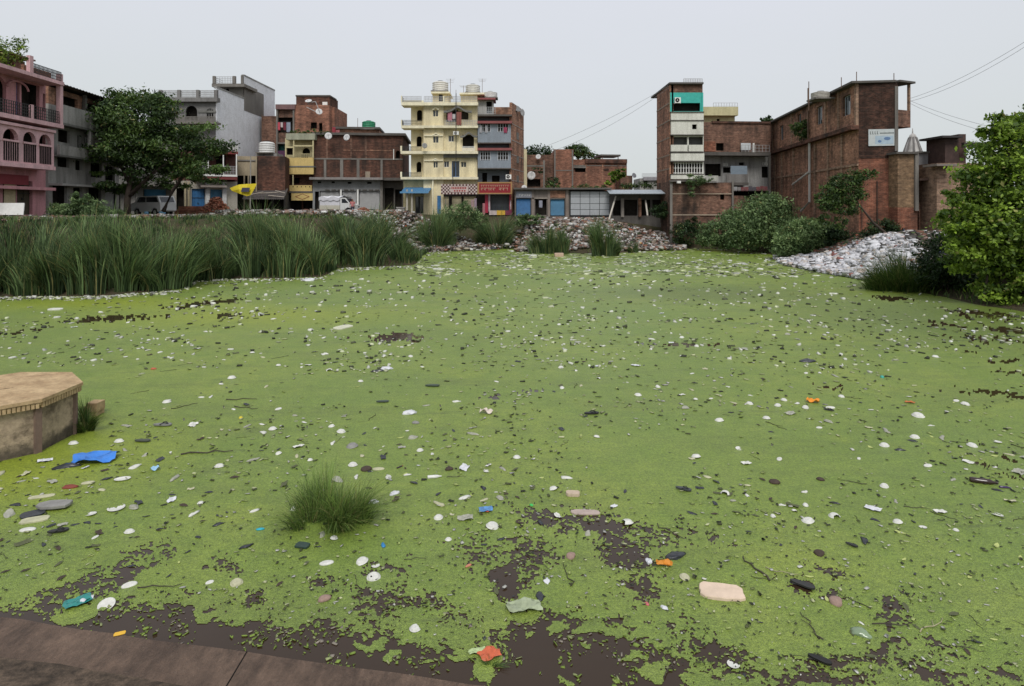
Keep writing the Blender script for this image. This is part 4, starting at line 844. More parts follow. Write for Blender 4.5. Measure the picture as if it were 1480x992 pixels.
c = t.mix(t.ramp(n_, .35, .65), (.085, .06, .045), (.05, .06, .028)); c = t.mix(.7, c, t.ramp(n2, .3, .7, (.4, .4, .4), (1.5, 1.45, 1.4)), 'MULTIPLY'); t.bump(n2, .8, .1)
EARTH = t.fin(c, .95, .1)
tag(link('ground', npmesh('ground', V, F, EARTH, smooth=True)), kind='structure')
mb = MB(); mb.box(-2500, -2500, -1.5, 2500, 2500, -.72); mb.build('far_ground', EARTH); tag(bpy.data.objects['far_ground'], kind='structure')
mb = MB(); mb.poly([(-2500, 261, 3.2), (2500, 261, 3.2), (2500, 3000, 3.2), (-2500, 3000, 3.2)]); mb.build('plain', EARTH); tag(bpy.data.objects['plain'], kind='structure')
# street in front of the houses
t = NT('street'); n_ = t.noise(.8, None, 6, .7); t.bump(t.noise(14, None, 4), .5, .03)
ST = t.fin(t.mix(n_, (.1, .085, .07), (.2, .175, .15)), .95, .1)
# ---------------------------------------------------------------- water
t = NT('pond_water'); n_ = t.noise(.9, None, 4); rp = t.noise(3.5, t.vec((1, 1.6, 1)), 3)
t.bump(rp, .06, .02)
WAT = t.fin(t.mix(n_, (.030, .018, .010), (.046, .029, .018)), .10, .5); t.p.inputs['IOR'].default_value = 1.33
mb = MB(); P = [tuple(p) for p in POND]; mb.poly([(-60, -1.8, 0), (60, -1.8, 0), (60, 75, 0), (-60, 75, 0)]); mb.build('water', WAT); tag(bpy.data.objects['water'], kind='structure')
# ghat: edges (px on the photo at each step's height)
def line2(a, b): d = (b - a); return a, d / d.x
a0, d0 = line2(at(0, 889, .07), at(700, 986, .07)); a1, d1 = line2(at(0, 944, .3), at(280, 987, .3))
t = NT('wet_stone'); n1_ = t.noise(1.1, t.vec((1.6, .7, 1)), 8, .75); n2_ = t.noise(6, t.vec((1.6, .8, 1)), 8, .8); n3_ = t.noise(40, None, 4, .7)
c = t.mix(t.ramp(n1_, .3, .7), (.055, .036, .026), (.21, .145, .105)); c = t.mix(.8, c, t.ramp(n2_, .32, .68, (.42, .40, .38), (1.45, 1.4, 1.35)), 'MULTIPLY'); c = t.mix(t.math('MULTIPLY', t.ramp(n3_, .62, .75), .35), c, (.28, .26, .2))
t.bump(t.math('ADD', n2_, t.math('MULTIPLY', n3_, .4)), .9, .04); STONE = t.fin(c, .62, .4)
t = NT('dark_stone'); n1_ = t.noise(2.6, t.vec((1, 1.8, 1)), 8, .75); n2_ = t.noise(18, None, 6, .75)  # darker brown variant of the stone for the upper step
c = t.mix(t.ramp(n1_, .38, .62), (.035, .026, .018), (.15, .11, .08)); c = t.mix(.8, c, t.ramp(n2_, .32, .68, (.4, .4, .36), (1.5, 1.45, 1.4)), 'MULTIPLY'); t.bump(n2_, .9, .04); STONE2 = t.fin(c, .75, .3)
gs = empty('ghat_steps', (0, 4, 0)); tag(gs, kind='structure')
def step(a, d, z, back, name, x0=-12, x1=3.5, seed=0):
    mb = MB(); n = 60; rng = random.Random(seed); F_ = []
    for k in range(n + 1):
        x = x0 + (x1 - x0) * k / n; y = a.y + d.y * (x - a.x) + rng.uniform(-.018, .018); F_.append((x, y - 4))
    for k in range(n):
        (x, y), (x_, y_) = F_[k], F_[k + 1]; c_ = .03
        mb.poly([(x, y, -.6), (x, y, z - c_), (x_, y_, z - c_), (x_, y_, -.6)]); mb.poly([(x, y, z - c_), (x, y - c_, z), (x_, y_ - c_, z), (x_, y_, z - c_)])
        mb.poly([(x, y - c_, z), (x, y - back, z), (x_, y_ - back, z), (x_, y_ - c_, z)])
    return mb.build(name, STONE, gs)
step(a0, d0, .07, 3.2, 'step_slab', x1=8, seed=1); S1_ = STONE; STONE = STONE2; step(a1, d1, .3, 6, 'step_slab', x1=8, seed=2); STONE = S1_
mb = MB()
for x in (-9.2, -7.4, -2.35, .6):                       # joints in the lower slab
    y = a0.y + d0.y * (x - a0.x) - 4; mb.box(x, y - 1.2, .0695, x + .012, y - .03, .0715)
mb.build('joint', DARK, gs)
# duckweed sheet with real holes
def gx(pts):  # world blobs for open water: (px,py,rx,ry,tilt,strength)
    out = []
    for px, py, rx, ry, tl, st in pts:
        out.append((px, py, rx, ry, tl, st))
    return out
OPEN = [(570, 487, 42, 5.5, -.03, 1.5), (600, 492, 22, 3, 0, 1.2), (165, 461, 75, 4.5, -.06, 1.35), (300, 439, 62, 3.6, -.12, 1.4), (330, 456, 26, 3, -.05, 1.2), (20, 480, 40, 3, -.1, 1.1), (975, 500, 46, 4, 0, 1.05), (1040, 498, 40, 2, 0, 1.0),
    (712, 574, 26, 6, .1, .8), (770, 566, 34, 5, 0, .8), (945, 596, 28, 6, 0, .75), (1090, 590, 30, 4, 0, .6), (520, 500, 30, 4, -.3, .7), (1425, 490, 70, 5, .08, 1.1), (1450, 523, 45, 3, .05, 1.0), (1440, 570, 62, 3.5, .08, 1.2), (1470, 540, 40, 3, .05, 1.0), (1455, 662, 46, 5, .45, 1.1), (1410, 668, 40, 4, .2, .95), (1470, 690, 30, 5, .3, 1.0), (1400, 508, 50, 2, .1, .95),
    (1290, 432, 28, 4, .05, 1.4), (1420, 455, 60, 6, .1, 1.3), (1460, 478, 40, 5, .1, 1.3), (1200, 560, 30, 3, .1, 1.1), (1370, 470, 60, 3, .1, 1.0),
    (735, 845, 20, 26, 0, 1.8), (870, 768, 48, 20, .5, 1.35), (800, 752, 55, 16, .2, 1.15), (905, 805, 40, 24, .2, 1.3), (770, 800, 40, 30, .3, 1.1), (930, 850, 28, 34, 0, 1.1), (950, 770, 50, 20, .2, 1.0), (700, 800, 30, 30, 0, 1.0), (560, 870, 50, 28, -.2, 1.1), (530, 860, 26, 20, 0, 1.15), (460, 845, 30, 16, 0, 1.0), (640, 880, 60, 20, .3, .95),
    (180, 828, 30, 14, -.4, 1.3), (120, 850, 60, 20, -.3, 1.15), (75, 870, 60, 14, -.2, 1.2), (320, 812, 24, 14, .3, 1.0), (215, 800, 50, 20, -.3, .95), (310, 878, 14, 7, 0, 1.3), (365, 868, 24, 10, -.1, 1.3),
    (1300, 880, 22, 30, .6, 1.2), (1250, 955, 70, 14, 0, 1.2), (1150, 848, 24, 12, .5, 1.25), (1190, 826, 30, 10, .5, 1.0), (1215, 862, 20, 8, .3, 1.2), (1340, 968, 50, 18, .3, 1.2), (1190, 985, 110, 16, 0, 1.15), (1295, 930, 24, 10, -.3, 1.2), (1050, 955, 60, 26, .3, 1.05), (1000, 925, 60, 24, .4, 1.0), (1360, 935, 40, 10, .4, 1.1), (1440, 975, 50, 14, 0, 1.1), (560, 820, 40, 12, 0, .95), (1010, 770, 40, 10, .4, .9),
    (480, 735, 70, 12, 0, .55), (960, 440, 40, 10, 0, .3)]
EDGE = np.array([(-400, 905), (0, 884), (60, 886), (88, 899), (125, 899), (160, 882), (200, 876), (275, 861), (300, 868), (335, 885), (370, 893), (405, 906), (430, 914), (470, 898), (520, 914), (560, 922), (580, 934), (620, 932), (690, 950), (712, 938), (735, 918), (780, 892), (830, 898), (880, 905), (920, 930), (950, 948), (985, 962), (1012, 995), (1020, 1030), (1900, 1030)])
ISLE = [(322, 880, 44, 16), (372, 880, 34, 12), (110, 893, 20, 8), (527, 937, 9, 9), (562, 952, 16, 6), (602, 960, 14, 3), (706, 962, 17, 20), (820, 987, 17, 9), (848, 937, 12, 6), (800, 912, 10, 6), (860, 912, 26, 6), (905, 952, 12, 10), (940, 975, 30, 12), (768, 925, 6, 5), (660, 945, 15, 10), (842, 908, 6, 4), (1000, 985, 14, 10), (890, 985, 14, 8)]
def open_field(X, Y):
    PX = CX + X / Y * FOC; PY = HOR + EYE * FOC / Y
    wx = (fbm(X * 5, Y * 5, 4, 11) - .5) * 2; wy = (fbm(X * 5, Y * 5, 4, 31) - .5) * 2; sc = FOC / Y
    qx, qy = PX + wx * sc * .22, PY + wy * sc * .22 * .5
    f = np.zeros(X.shape)
    for px, py, rx, ry, tl, st in OPEN:
        c_, s_ = math.cos(tl), math.sin(tl); dx, dy = qx - px, qy - py; a = (dx * c_ + dy * s_) / rx; b = (-dx * s_ + dy * c_) / ry
        r2 = a * a + b * b; f = np.maximum(f, st * np.exp(-.62 * np.clip(r2, 0, 30)))
    e = np.interp(qx, EDGE[:, 0], EDGE[:, 1]); near = np.clip(1 + (qy - e) / 26, 0, 3)
    isl = np.zeros(X.shape)
    for px, py, rx, ry in ISLE: isl = np.maximum(isl, 1.6 * np.exp(-(((qx - px) / rx) ** 2 + ((qy - py) / ry) ** 2)))
    near = near - np.where(qy > e - 10, isl * 2.2, 0)
    f = np.maximum(f, near * .98)
    fine = fbm(X * 22, Y * 26, 4, 3); med = fbm(X * 3.2, Y * 3.2, 3, 77)
    crumb = np.clip((PY - 715) / 120, 0, 1) * np.clip(1.2 - np.abs(PX - 800) / 620, .35, 1)
    f = f + (fine - .5) * np.interp(PY, [560, 760], [2.3, 1.7]) + np.clip(med - .5, 0, 1) * 1.5 * crumb
    f = f + np.clip(fbm(X * 6, Y * 9, 4, 55) - .64, 0, 1) * 2.6
    f = f + (hash2(np.floor(X * 70), np.floor(Y * 70), 5) - .5) * .5 + (fbm(X * 55, Y * 55, 2, 71) - .5) * .9
    return f
parts = []; base = 0; VV = []; FF = []; CC = []
for (pya, pyb, st, us) in ((356.4, 420, .9, 2.2), (420, 560, 1.8, 2.2), (560, 720, 1.8, 1.8), (720, 1012, 1.35, 1.35)):
    py = np.arange(pya, pyb + st * .99, st); py[-1] = pyb; uu_ = np.arange(-1.28, 1.28, us / FOC)
    UU, PP = np.meshgrid(uu_, py); Yg = EYE * FOC / (PP - HOR); Xg = UU * Yg
    Xg = Xg + (hash2(np.arange(UU.size).reshape(UU.shape), UU * 0, 1) - .5) * us / FOC * Yg * .5
    f = open_field(Xg, Yg); hidden = sdist(Xg, Yg) > .6
    lim = 1.02
    ok = (f < lim) & ~hidden
    zz_ = .002 + .005 * fbm(Xg * 30, Yg * 30, 3, 9) * np.clip(14 / Yg, .2, 1)
    a, b = Xg.shape; idx = np.arange(a * b).reshape(a, b) + base
    q = (ok[:-1, :-1].astype(int) + ok[:-1, 1:] + ok[1:, 1:] + ok[1:, :-1]) >= 3
    ghat = (Yg < (a0.y + d0.y * (Xg - a0.x)) + .0); q &= ~ghat[:-1, :-1]
    VV.append(np.stack([Xg, Yg, zz_], -1).reshape(-1, 3)); FF.append(np.stack([idx[:-1, :-1], idx[:-1, 1:], idx[1:, 1:], idx[1:, :-1]], -1)[q][:, ::-1]); base += a * b
V = np.vstack(VV); F = np.vstack(FF)
use = np.zeros(len(V), bool); use[F.ravel()] = True; remap = np.cumsum(use) - 1; V = V[use]; F = remap[F]
t = NT('duckweed'); big = t.noise(.16, None, 5, .6); mid = t.noise(1.3, t.vec((1, .7, 1)), 6, .65); fine = t.noise(26, None, 5, .75)
vo = t.n('TexVoronoi'); vo.inputs['Scale'].default_value = 75; t.l(t.tc.outputs['Object'], vo.inputs['Vector'])
c = t.mix(t.ramp(big, .38, .62), (.188, .272, .052), (.275, .342, .060)); c = t.mix(t.ramp(mid, .35, .7), c, (.185, .272, .042))
c = t.mix(t.math('MULTIPLY', t.ramp(t.noise(.45, None, 4, .6), .58, .72), .5), c, (.30, .36, .05)); c = t.mix(t.math('MULTIPLY', t.ramp(t.noise(1, t.vec((.25, 1.1, 1)), 6, .7), .5, .66), .5), c, (.15, .20, .045)); c = t.mix(t.math('MULTIPLY', t.ramp(t.noise(1, t.vec((.5, 2.6, 1)), 6, .7), .6, .7), .45), c, (.09, .11, .04))
# brighter strip of young weed beside the platform and along the left reeds
def spot(x, y, r, sy=1):
    mp = t.n('Mapping'); mp.inputs['Location'].default_value = (-x / r, -y / (r * sy), 0); mp.inputs['Scale'].default_value = (1 / r, 1 / (r * sy), 0); t.l(t.tc.outputs['Object'], mp.inputs[0])
    g = t.n('TexGradient', gradient_type='SPHERICAL'); t.l(mp.outputs[0], g.inputs[0]); return g.outputs['Fac']
yy = t.math('ADD', t.math('ADD', spot(-7.2, 9.6, 2.6), spot(-10, 23, 8, .4)), spot(-17, 26, 8, .3)); c = t.mix(t.math('MINIMUM', t.math('MULTIPLY', yy, .9), .75), c, (.30, .36, .022))
c = t.mix(t.math('MINIMUM', t.math('MULTIPLY', t.math('ADD', spot(17, 22, 9, .8), spot(9, 29, 8, .5)), .9), .6), c, (.13, .175, .04))
pit = t.noise(11, t.vec((1, 1.5, 1)), 6, .8); c = t.mix(t.math('MULTIPLY', t.ramp(pit, .60, .70), .6), c, (.05, .075, .02)); c = t.mix(.55, c, t.ramp(t.noise(4.5, t.vec((.8, 1.3, 1)), 5, .75), .35, .65, (.72, .74, .74), (1.2, 1.16, 1.1)), 'MULTIPLY'); c = t.mix(.72, c, t.ramp(fine, .3, .7, (.4, .42, .36), (1.5, 1.48, 1.4)), 'MULTIPLY'); c = t.mix(.5, c, t.ramp(vo.outputs['Distance'], .1, .75, (1.3, 1.3, 1.2), (.45, .5, .45)), 'MULTIPLY')
t.bump(t.math('ADD', fine, vo.outputs['Distance']), .8, .012); DUCK = t.fin(c, .42, .6)
tag(link('duckweed', npmesh('duckweed', V, F, DUCK, smooth=True)), 'green duckweed sheet floating over the whole pond', None, None, 'stuff')

# ---------------------------------------------------------------- foliage
def leafmat(name, dark, light, rough=.5, trans=.25):
    t = NT(name); at_ = t.n('Attribute'); at_.attribute_name = 'tone'; sp = t.n('SeparateXYZ'); t.l(at_.outputs['Vector'], sp.inputs[0])
    c = t.mix(sp.outputs[0], dark, light); c = t.mix(sp.outputs[1], c, (.34, .30, .12)); c = t.mix(.6, c, t.ramp(t.noise(2, None, 4), .3, .7, (.6, .6, .6), (1.3, 1.3, 1.2)), 'MULTIPLY')
    t.fin(c, rough, .35); tr = t.n('BsdfTranslucent'); t.l(c, tr.inputs[0]); mx = t.n('MixShader'); mx.inputs[0].default_value = trans
    t.l(t.p.outputs[0], mx.inputs[1]); t.l(tr.outputs[0], mx.inputs[2]); t.l(mx.outputs[0], t.out.inputs[0]); return t.mat
LM = leafmat('leaf_mid', (.014, .035, .010), (.12, .2, .045)); LD = leafmat('leaf_dark', (.012, .030, .010), (.050, .095, .028)); LB = leafmat('leaf_bright', (.022, .06, .010), (.34, .50, .06), trans=.4)
LG = leafmat('leaf_bush', (.04, .085, .03), (.30, .42, .18), trans=.4); RE = leafmat('reed', (.014, .034, .012), (.24, .36, .14), .6, .3); GRS = leafmat('grass', (.025, .055, .012), (.15, .25, .045), .6, .25)
def leafmesh(name, blobs, n, size, mat, seed, clump=30, spread=.32, asp=.5, bright=.25, hollow=.55, fl=.6):
    g = np.random.default_rng(seed); B = np.array(blobs, float); vol = B[:, 3] * B[:, 4] * B[:, 5]; nc = max(3, n // clump)
    bi = g.choice(len(B), nc, p=vol ** .8 / (vol ** .8).sum()); d = g.normal(size=(nc, 3)); d /= np.linalg.norm(d, axis=1)[:, None]; rad = (hollow + (1 - hollow) * g.random(nc) ** .6)[:, None]
    C = B[bi, :3] + d * rad * B[bi, 3:]; cs = (B[bi, 3:].mean(1) * spread)
    ci = g.integers(0, nc, n); P = C[ci] + g.normal(size=(n, 3)) * (cs[ci] * .55)[:, None] * np.array([1, 1, fl])
    up = d[ci] * .6 + g.normal(size=(n, 3)) * .75 + np.array([0, 0, .55]); up /= np.linalg.norm(up, axis=1)[:, None]
    t_ = np.cross(up, g.normal(size=(n, 3))); t_ /= np.linalg.norm(t_, axis=1)[:, None]; b_ = np.cross(up, t_); s = size * g.uniform(.45, 1.5, n)[:, None]
    t_[:, 2] -= .25
    v0 = P - t_ * s * .5; v2 = P + t_ * s * .5; v1 = P + b_ * s * asp * .5 + up * s * .1 - t_ * s * .08; v3 = P - b_ * s * asp * .5 + up * s * .1 - t_ * s * .08
    V = np.stack([v0, v1, v2, v3], 1).reshape(-1, 3); F = np.concatenate([np.arange(n)[:, None] * 4 + np.array([0, 1, 2]), np.arange(n)[:, None] * 4 + np.array([0, 2, 3])])
    ct = g.random(nc) ** 2.4; tone = np.clip(ct[ci] * .75 + g.random(n) * .3 + (g.random(n) < .05) * bright, 0, 1)
    return npmesh(name, V, F, mat, np.stack([np.repeat(tone, 4), np.repeat((g.random(n) < .02) * .7, 4), np.zeros(4 * n)], 1))
BARK = paint((.06, .045, .035), .9, var=.7)
def plant(name, label, cat, base, blobs, n, size, mat, seed, trunk=None, group=None, **kw):
    o = empty(name, base); tag(o, label, cat, group); link('crown' if 'tree' in name else 'foliage', leafmesh('foliage', blobs, n, size, mat, seed, **kw), o)
    mb = MB()
    for p, r in (trunk or [([(0, 0, -.3), (0, 0, max(.3, blobs[0][2] * .8))], [.04, .02])]): mb.tube(p, r, 7)
    mb.build('trunk' if 'tree' in name else 'stem', BARK, o, smooth=True); return o
def blades(name, base, h, lean, width, mat, seed, tone=.5, seg=4, droop=.35):
    g = np.random.default_rng(seed); n = len(base); a = g.random(n) * 2 * math.pi; L_ = lean[:, :2] if lean.ndim == 2 else np.stack([np.cos(a), np.sin(a)], 1) * lean[:, None]
    tz = np.linspace(0, 1, seg + 1); wd = width * g.uniform(.6, 1.3, n); side_ = np.stack([np.cos(a + 1.57), np.sin(a + 1.57)], 1)
    V = np.zeros((n, (seg + 1) * 2, 3))
    for k, tt in enumerate(tz):
        off = L_ * (h * tt ** 2)[:, None]; zz = h * (tt - droop * tt ** 3 * np.clip(np.hypot(L_[:, 0], L_[:, 1]), 0, 1)); w = wd * (1 - tt) ** .6 * .5 + .001
        for s_, q in ((-1, 0), (1, 1)):
            V[:, k * 2 + q, :2] = base[:, :2] + off + side_ * (s_ * w)[:, None]; V[:, k * 2 + q, 2] = base[:, 2] + zz
    F = []; bi = np.arange(n)[:, None] * (seg + 1) * 2
    for k in range(seg): F.append(bi + np.array([k * 2, k * 2 + 1, k * 2 + 3, k * 2 + 2]))
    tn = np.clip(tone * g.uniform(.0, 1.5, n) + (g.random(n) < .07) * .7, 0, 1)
    tn = np.repeat(tn[:, None], (seg + 1) * 2, 1) * (.5 + .5 * np.repeat(tz, 2))[None]  # tone darkens towards the root: contact occlusion painted into the blade colour
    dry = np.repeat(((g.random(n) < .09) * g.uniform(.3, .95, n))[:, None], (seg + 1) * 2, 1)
    return npmesh(name, V.reshape(-1, 3), np.vstack(F), mat, np.stack([tn.reshape(-1), dry.reshape(-1), tn.reshape(-1) * 0], 1))
GRS2 = leafmat('fine_grass', (.03, .06, .015), (.22, .34, .07), .6, .35)
def tuft(name, label, px, py, wpx, hpx, n, seed, mat=None, sub_=0, group=None, width=.035, tone=.5, dz=0, lean=.28, depth=.7, cat='reeds', under=True):
    b = at(px, py, dz); g = np.random.default_rng(seed); sc = b.y / FOC; rx = wpx * sc / 2 * .62; H_ = hpx * sc
    a = g.random(n) * 2 * math.pi; r = np.sqrt(g.random(n)); S_ = sub_ or max(5, n // 130); sa, sr = g.random(S_) * 6.283, np.sqrt(g.random(S_)); si = g.integers(0, S_, n); r = np.clip(sr[si] + g.normal(size=n) * .12, 0, 1.1); a = sa[si] + g.normal(size=n) * .16 / (sr[si] + .2); sdir = g.normal(size=(S_, 2)) * .24; sh = g.uniform(.4, 1.05, S_)
    P = np.stack([np.cos(a) * r * rx, np.sin(a) * r * rx * depth + rx * depth, np.zeros(n)], 1)
    if dz > .2 or True: P[:, 2] = np.maximum(ground_z(P[:, 0] + b.x, P[:, 1] + b.y) - b.z, -.05 - dz * 0)
    h = H_ * g.uniform(.4, 1.05, n) * (1 - .3 * r ** 2) * sh[si]; ln = sdir[si] + np.stack([np.cos(a), np.sin(a)], 1) * (r * lean * g.uniform(.3, 2.0, n))[:, None] + g.normal(size=(n, 2)) * .1
    o = link(name, blades(name, P, h, ln, width, mat or RE, seed, tone)); o.location = b; tag(o, label, cat, group); return o
RG = 'reed clumps along the pond edge'
# the reed bed on the left: clumps one can tell apart, then the dense mass
RC = [(40, 430, 150, 118, 'leftmost tall reed clump standing at the water on the left'), (130, 428, 130, 122, 'tall reed clump fanning outwards left of centre of the left bed'), (205, 424, 130, 118, 'dark upright reed clump below the big round tree'), (285, 410, 130, 98, 'drooping reed clump under the blue shop doors'), (365, 402, 110, 92, 'dark reed clump with dry leaves below the yellow banner'), (425, 402, 100, 96, 'dark reed clump whose dry foot reaches the white sack'),
      (488, 388, 100, 76, 'reed clump below the white pickup truck'), (555, 384, 100, 72, 'rightmost clump of the dense left reed bed'), (625, 365, 70, 50, 'short reed clump in front of the leafy bush'), (712, 362, 66, 48, 'rounded reed clump standing alone below the red shop sign')]
for k, (a, b, w_, h_, l) in enumerate(RC):
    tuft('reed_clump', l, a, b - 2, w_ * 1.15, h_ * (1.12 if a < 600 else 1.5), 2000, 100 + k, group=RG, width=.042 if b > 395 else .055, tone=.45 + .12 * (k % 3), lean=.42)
g = np.random.default_rng(5); P = []
while len(P) < 12500:
    px = g.uniform(-60, 660, 4000); yb = np.interp(px, [p[0] for p in SHORE], [p[1] for p in SHORE]); top = np.interp(px, [-60, 300, 600, 660], [14, 12, 9, 4]); Y0 = EYE * FOC / (yb - HOR)
    Yd = Y0 + g.random(4000) ** 1.2 * np.interp(px, [-60, 280, 600, 660], [8, 9, 7, 3]) + .2; X = (px - CX) / FOC * Yd
    P += list(zip(X, Yd))
P = np.array(P[:12500]); cen = P[g.choice(len(P), 130)]; hs = g.uniform(.45, 1.12, 130); dd = ((P[:, None] - cen[None]) ** 2).sum(-1); own = dd.argmin(1); rad_ = P - cen[own]; keep = np.hypot(rad_[:, 0], rad_[:, 1]) < g.uniform(.5, 2.2, len(P)); P, own, rad_ = P[keep], own[keep], rad_[keep]; P = cen[own] + rad_ * .75; P = np.column_stack([P, ground_z(P[:, 0], P[:, 1])]); n = len(P)
cl = fbm(P[:, 0] * .45, P[:, 1] * .45, 3, 21); top_z = EYE - (np.interp(CX + P[:, 0] / P[:, 1] * FOC, [-60, 0, 100, 200, 300, 340, 420, 470, 500, 560, 610, 650], [22, 20, 11, 15, 38, 22, 15, 44, 20, 22, 50, 30])) * P[:, 1] / FOC
h = np.clip((top_z - P[:, 2]) * (hs[own] * (1 - .12 * np.hypot(rad_[:, 0], rad_[:, 1]))) * g.uniform(.5, 1.12, n), .35, 3.7)
ln = np.stack([fbm(P[:, 0] * .8, P[:, 1] * .8, 2, 41) - .5, -np.abs(fbm(P[:, 0] * .8, P[:, 1] * .8, 2, 61) - .4)], 1) * .5 + rad_ * .42 + g.normal(size=(n, 2)) * .12
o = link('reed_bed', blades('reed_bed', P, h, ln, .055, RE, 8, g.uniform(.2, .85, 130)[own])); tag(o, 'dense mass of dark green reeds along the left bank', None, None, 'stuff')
# right of the reeds: far tufts
for k, (a, b, w_, h_, n_, l) in enumerate(((795, 368, 86, 34, 1500, 'low spreading reed tuft in front of the rubble heap'), (875, 371, 62, 42, 1500, 'upright rounded reed tuft in front of the rubble heap'), (918, 366, 28, 14, 300, 'smallest grass tuft beside the rubble heap'))):
    tuft('reed_tuft', l, a, b, w_, h_ * 1.7, int(n_ * 1.5), 200 + k, group=RG, tone=.55, width=.045)
tuft('dark_grass_bush', 'dark feathery grass bush overhanging the water below the right tree', 1322, 423, 165, 78, 5200, 221, GRS, width=.018, tone=.45, lean=.8, cat='grass')
tuft('grass_clump', 'grass clump standing alone in the duckweed near the front', 464, 770, 195, 100, 3000, 231, GRS2, width=.0052, tone=.7, lean=.75, cat='grass', depth=.55, sub_=26)
tuft('grass_clump', 'thin green shoots beside the larger grass clump, on its right', 522, 752, 50, 50, 260, 232, GRS, width=.007, tone=.7, lean=.7, cat='grass')
tuft('grass_clump', 'small green grass growing at the stone platform corner', 118, 626, 34, 66, 900, 233, GRS, width=.007, tone=.4, lean=.5, cat='grass')
tuft('water_plant', 'bright green weed under the orange packet in open water', 706, 968, 26, 24, 240, 234, GRS, width=.007, tone=1.0, lean=1.2, cat='plant')
# low weeds on the banks
g = np.random.default_rng(15); n = 15000; X = g.uniform(-50, 32, n * 3); Yd = g.uniform(24, 66, n * 3); d = sdist(X, Yd); m = (d > .1) & (d < 12) & (fbm(X * .4, Yd * .4, 3, 91) > .44); X, Yd = X[m][:n], Yd[m][:n]; n = len(X)
P = np.column_stack([X, Yd, ground_z(X, Yd)]); o = link('bank_weeds', blades('bank_weeds', P, g.uniform(.15, .55, n), g.uniform(.2, .9, n), .05, GRS, 9, .5, seg=2)); tag(o, 'low green weeds scattered over the banks', None, None, 'stuff')
# bushes and trees
def bl(Y, items, bx, by, dY=0):    # blobs from photo: (px,py,rx_px,ry_px[,dY]) relative to base point
    base = atY(bx, by, Y); out = []
    for it in items:
        dy = it[4] if len(it) > 4 else 0; p = atY(it[0], it[1], Y + dy) - base; k = Y / FOC; out.append((p.x, p.y, p.z, it[2] * k, min(it[2], it[3]) * k * .9, it[3] * k))
    return base, out
def P3(Y, bx, by, pts, r):
    base = atY(bx, by, Y); return [tuple(atY(a, b, Y + (c if len(q) > 2 else 0)) - base) for q in pts for a, b, c in [tuple(q) + (0,) * (3 - len(q))]], r
base, bb = bl(53, [(195, 175, 50, 48), (165, 165, 30, 32, 1), (222, 160, 32, 28), (160, 215, 28, 30, -1), (205, 225, 48, 38), (250, 220, 50, 38, 1), (295, 205, 34, 28), (300, 240, 30, 24, -1), (240, 258, 40, 20, 1), (158, 250, 20, 24), (272, 255, 24, 20), (185, 262, 34, 18, 1)], 205, 312)
plant('big_round_tree', 'large dark green tree with layered crown hiding the shops on the left', 'tree', base, bb, 40000, .25, LM, 301, [P3(53, 205, 312, [(184, 316), (184, 290), (190, 250), (196, 200)], [.3, .26, .18, .06]), P3(53, 205, 312, [(185, 285), (222, 250), (262, 220)], [.2, .13, .05]), P3(53, 205, 312, [(187, 265), (172, 235), (160, 200)], [.15, .1, .04]), P3(53, 205, 312, [(236, 306), (250, 275), (268, 250), (290, 225)], [.2, .16, .1, .05])], clump=150, spread=.42, hollow=.5, fl=.38)
base, bb = bl(25.5, [(1446, 215, 38, 36), (1422, 265, 38, 36, .5), (1470, 265, 50, 60), (1408, 318, 44, 38, .5), (1450, 340, 60, 60), (1510, 240, 60, 70, 1), (1500, 340, 60, 80), (1408, 372, 34, 32), (1460, 405, 46, 34), (1455, 180, 30, 22), (1386, 345, 24, 24, -.5), (1480, 420, 50, 30, -.4), (1465, 165, 16, 14), (1385, 290, 20, 16, -.4), (1374, 312, 16, 11, -.6), (1394, 246, 18, 9, -.3), (1418, 192, 14, 7), (1478, 150, 20, 12), (1368, 356, 14, 14, -.6), (1500, 190, 40, 40, 1)], 1455, 445)
plant('broad_leaved_tree', 'large bright green broad leaved tree at the right edge over the water', 'tree', base, bb, 46000, .165, LB, 311, [P3(25.5, 1455, 445, [(1455, 455), (1452, 400), (1455, 300), (1458, 200)], [.2, .17, .11, .04]), P3(25.5, 1455, 445, [(1453, 390), (1415, 320), (1388, 288), (1370, 308)], [.1, .06, .03, .012]), P3(25.5, 1455, 445, [(1478, 452), (1480, 400), (1495, 300)], [.14, .1, .05]), P3(25.5, 1455, 445, [(1420, 442), (1428, 395), (1440, 350)], [.05, .04, .02])], clump=75, spread=.40, asp=.62, bright=.5, hollow=.35, fl=.5)
base, bb = bl(29, [(1365, 370, 34, 34), (1390, 395, 34, 26), (1345, 395, 24, 20), (1420, 410, 30, 22, -1)], 1370, 420)
plant('undergrowth_bush', 'dark shrub at the foot of the right tree behind the dark grass', 'bush', base, bb, 6000, .16, LD, 321, clump=30)
LG2 = leafmat('leaf_pale_bush', (.05, .105, .035), (.38, .52, .22), trans=.4)
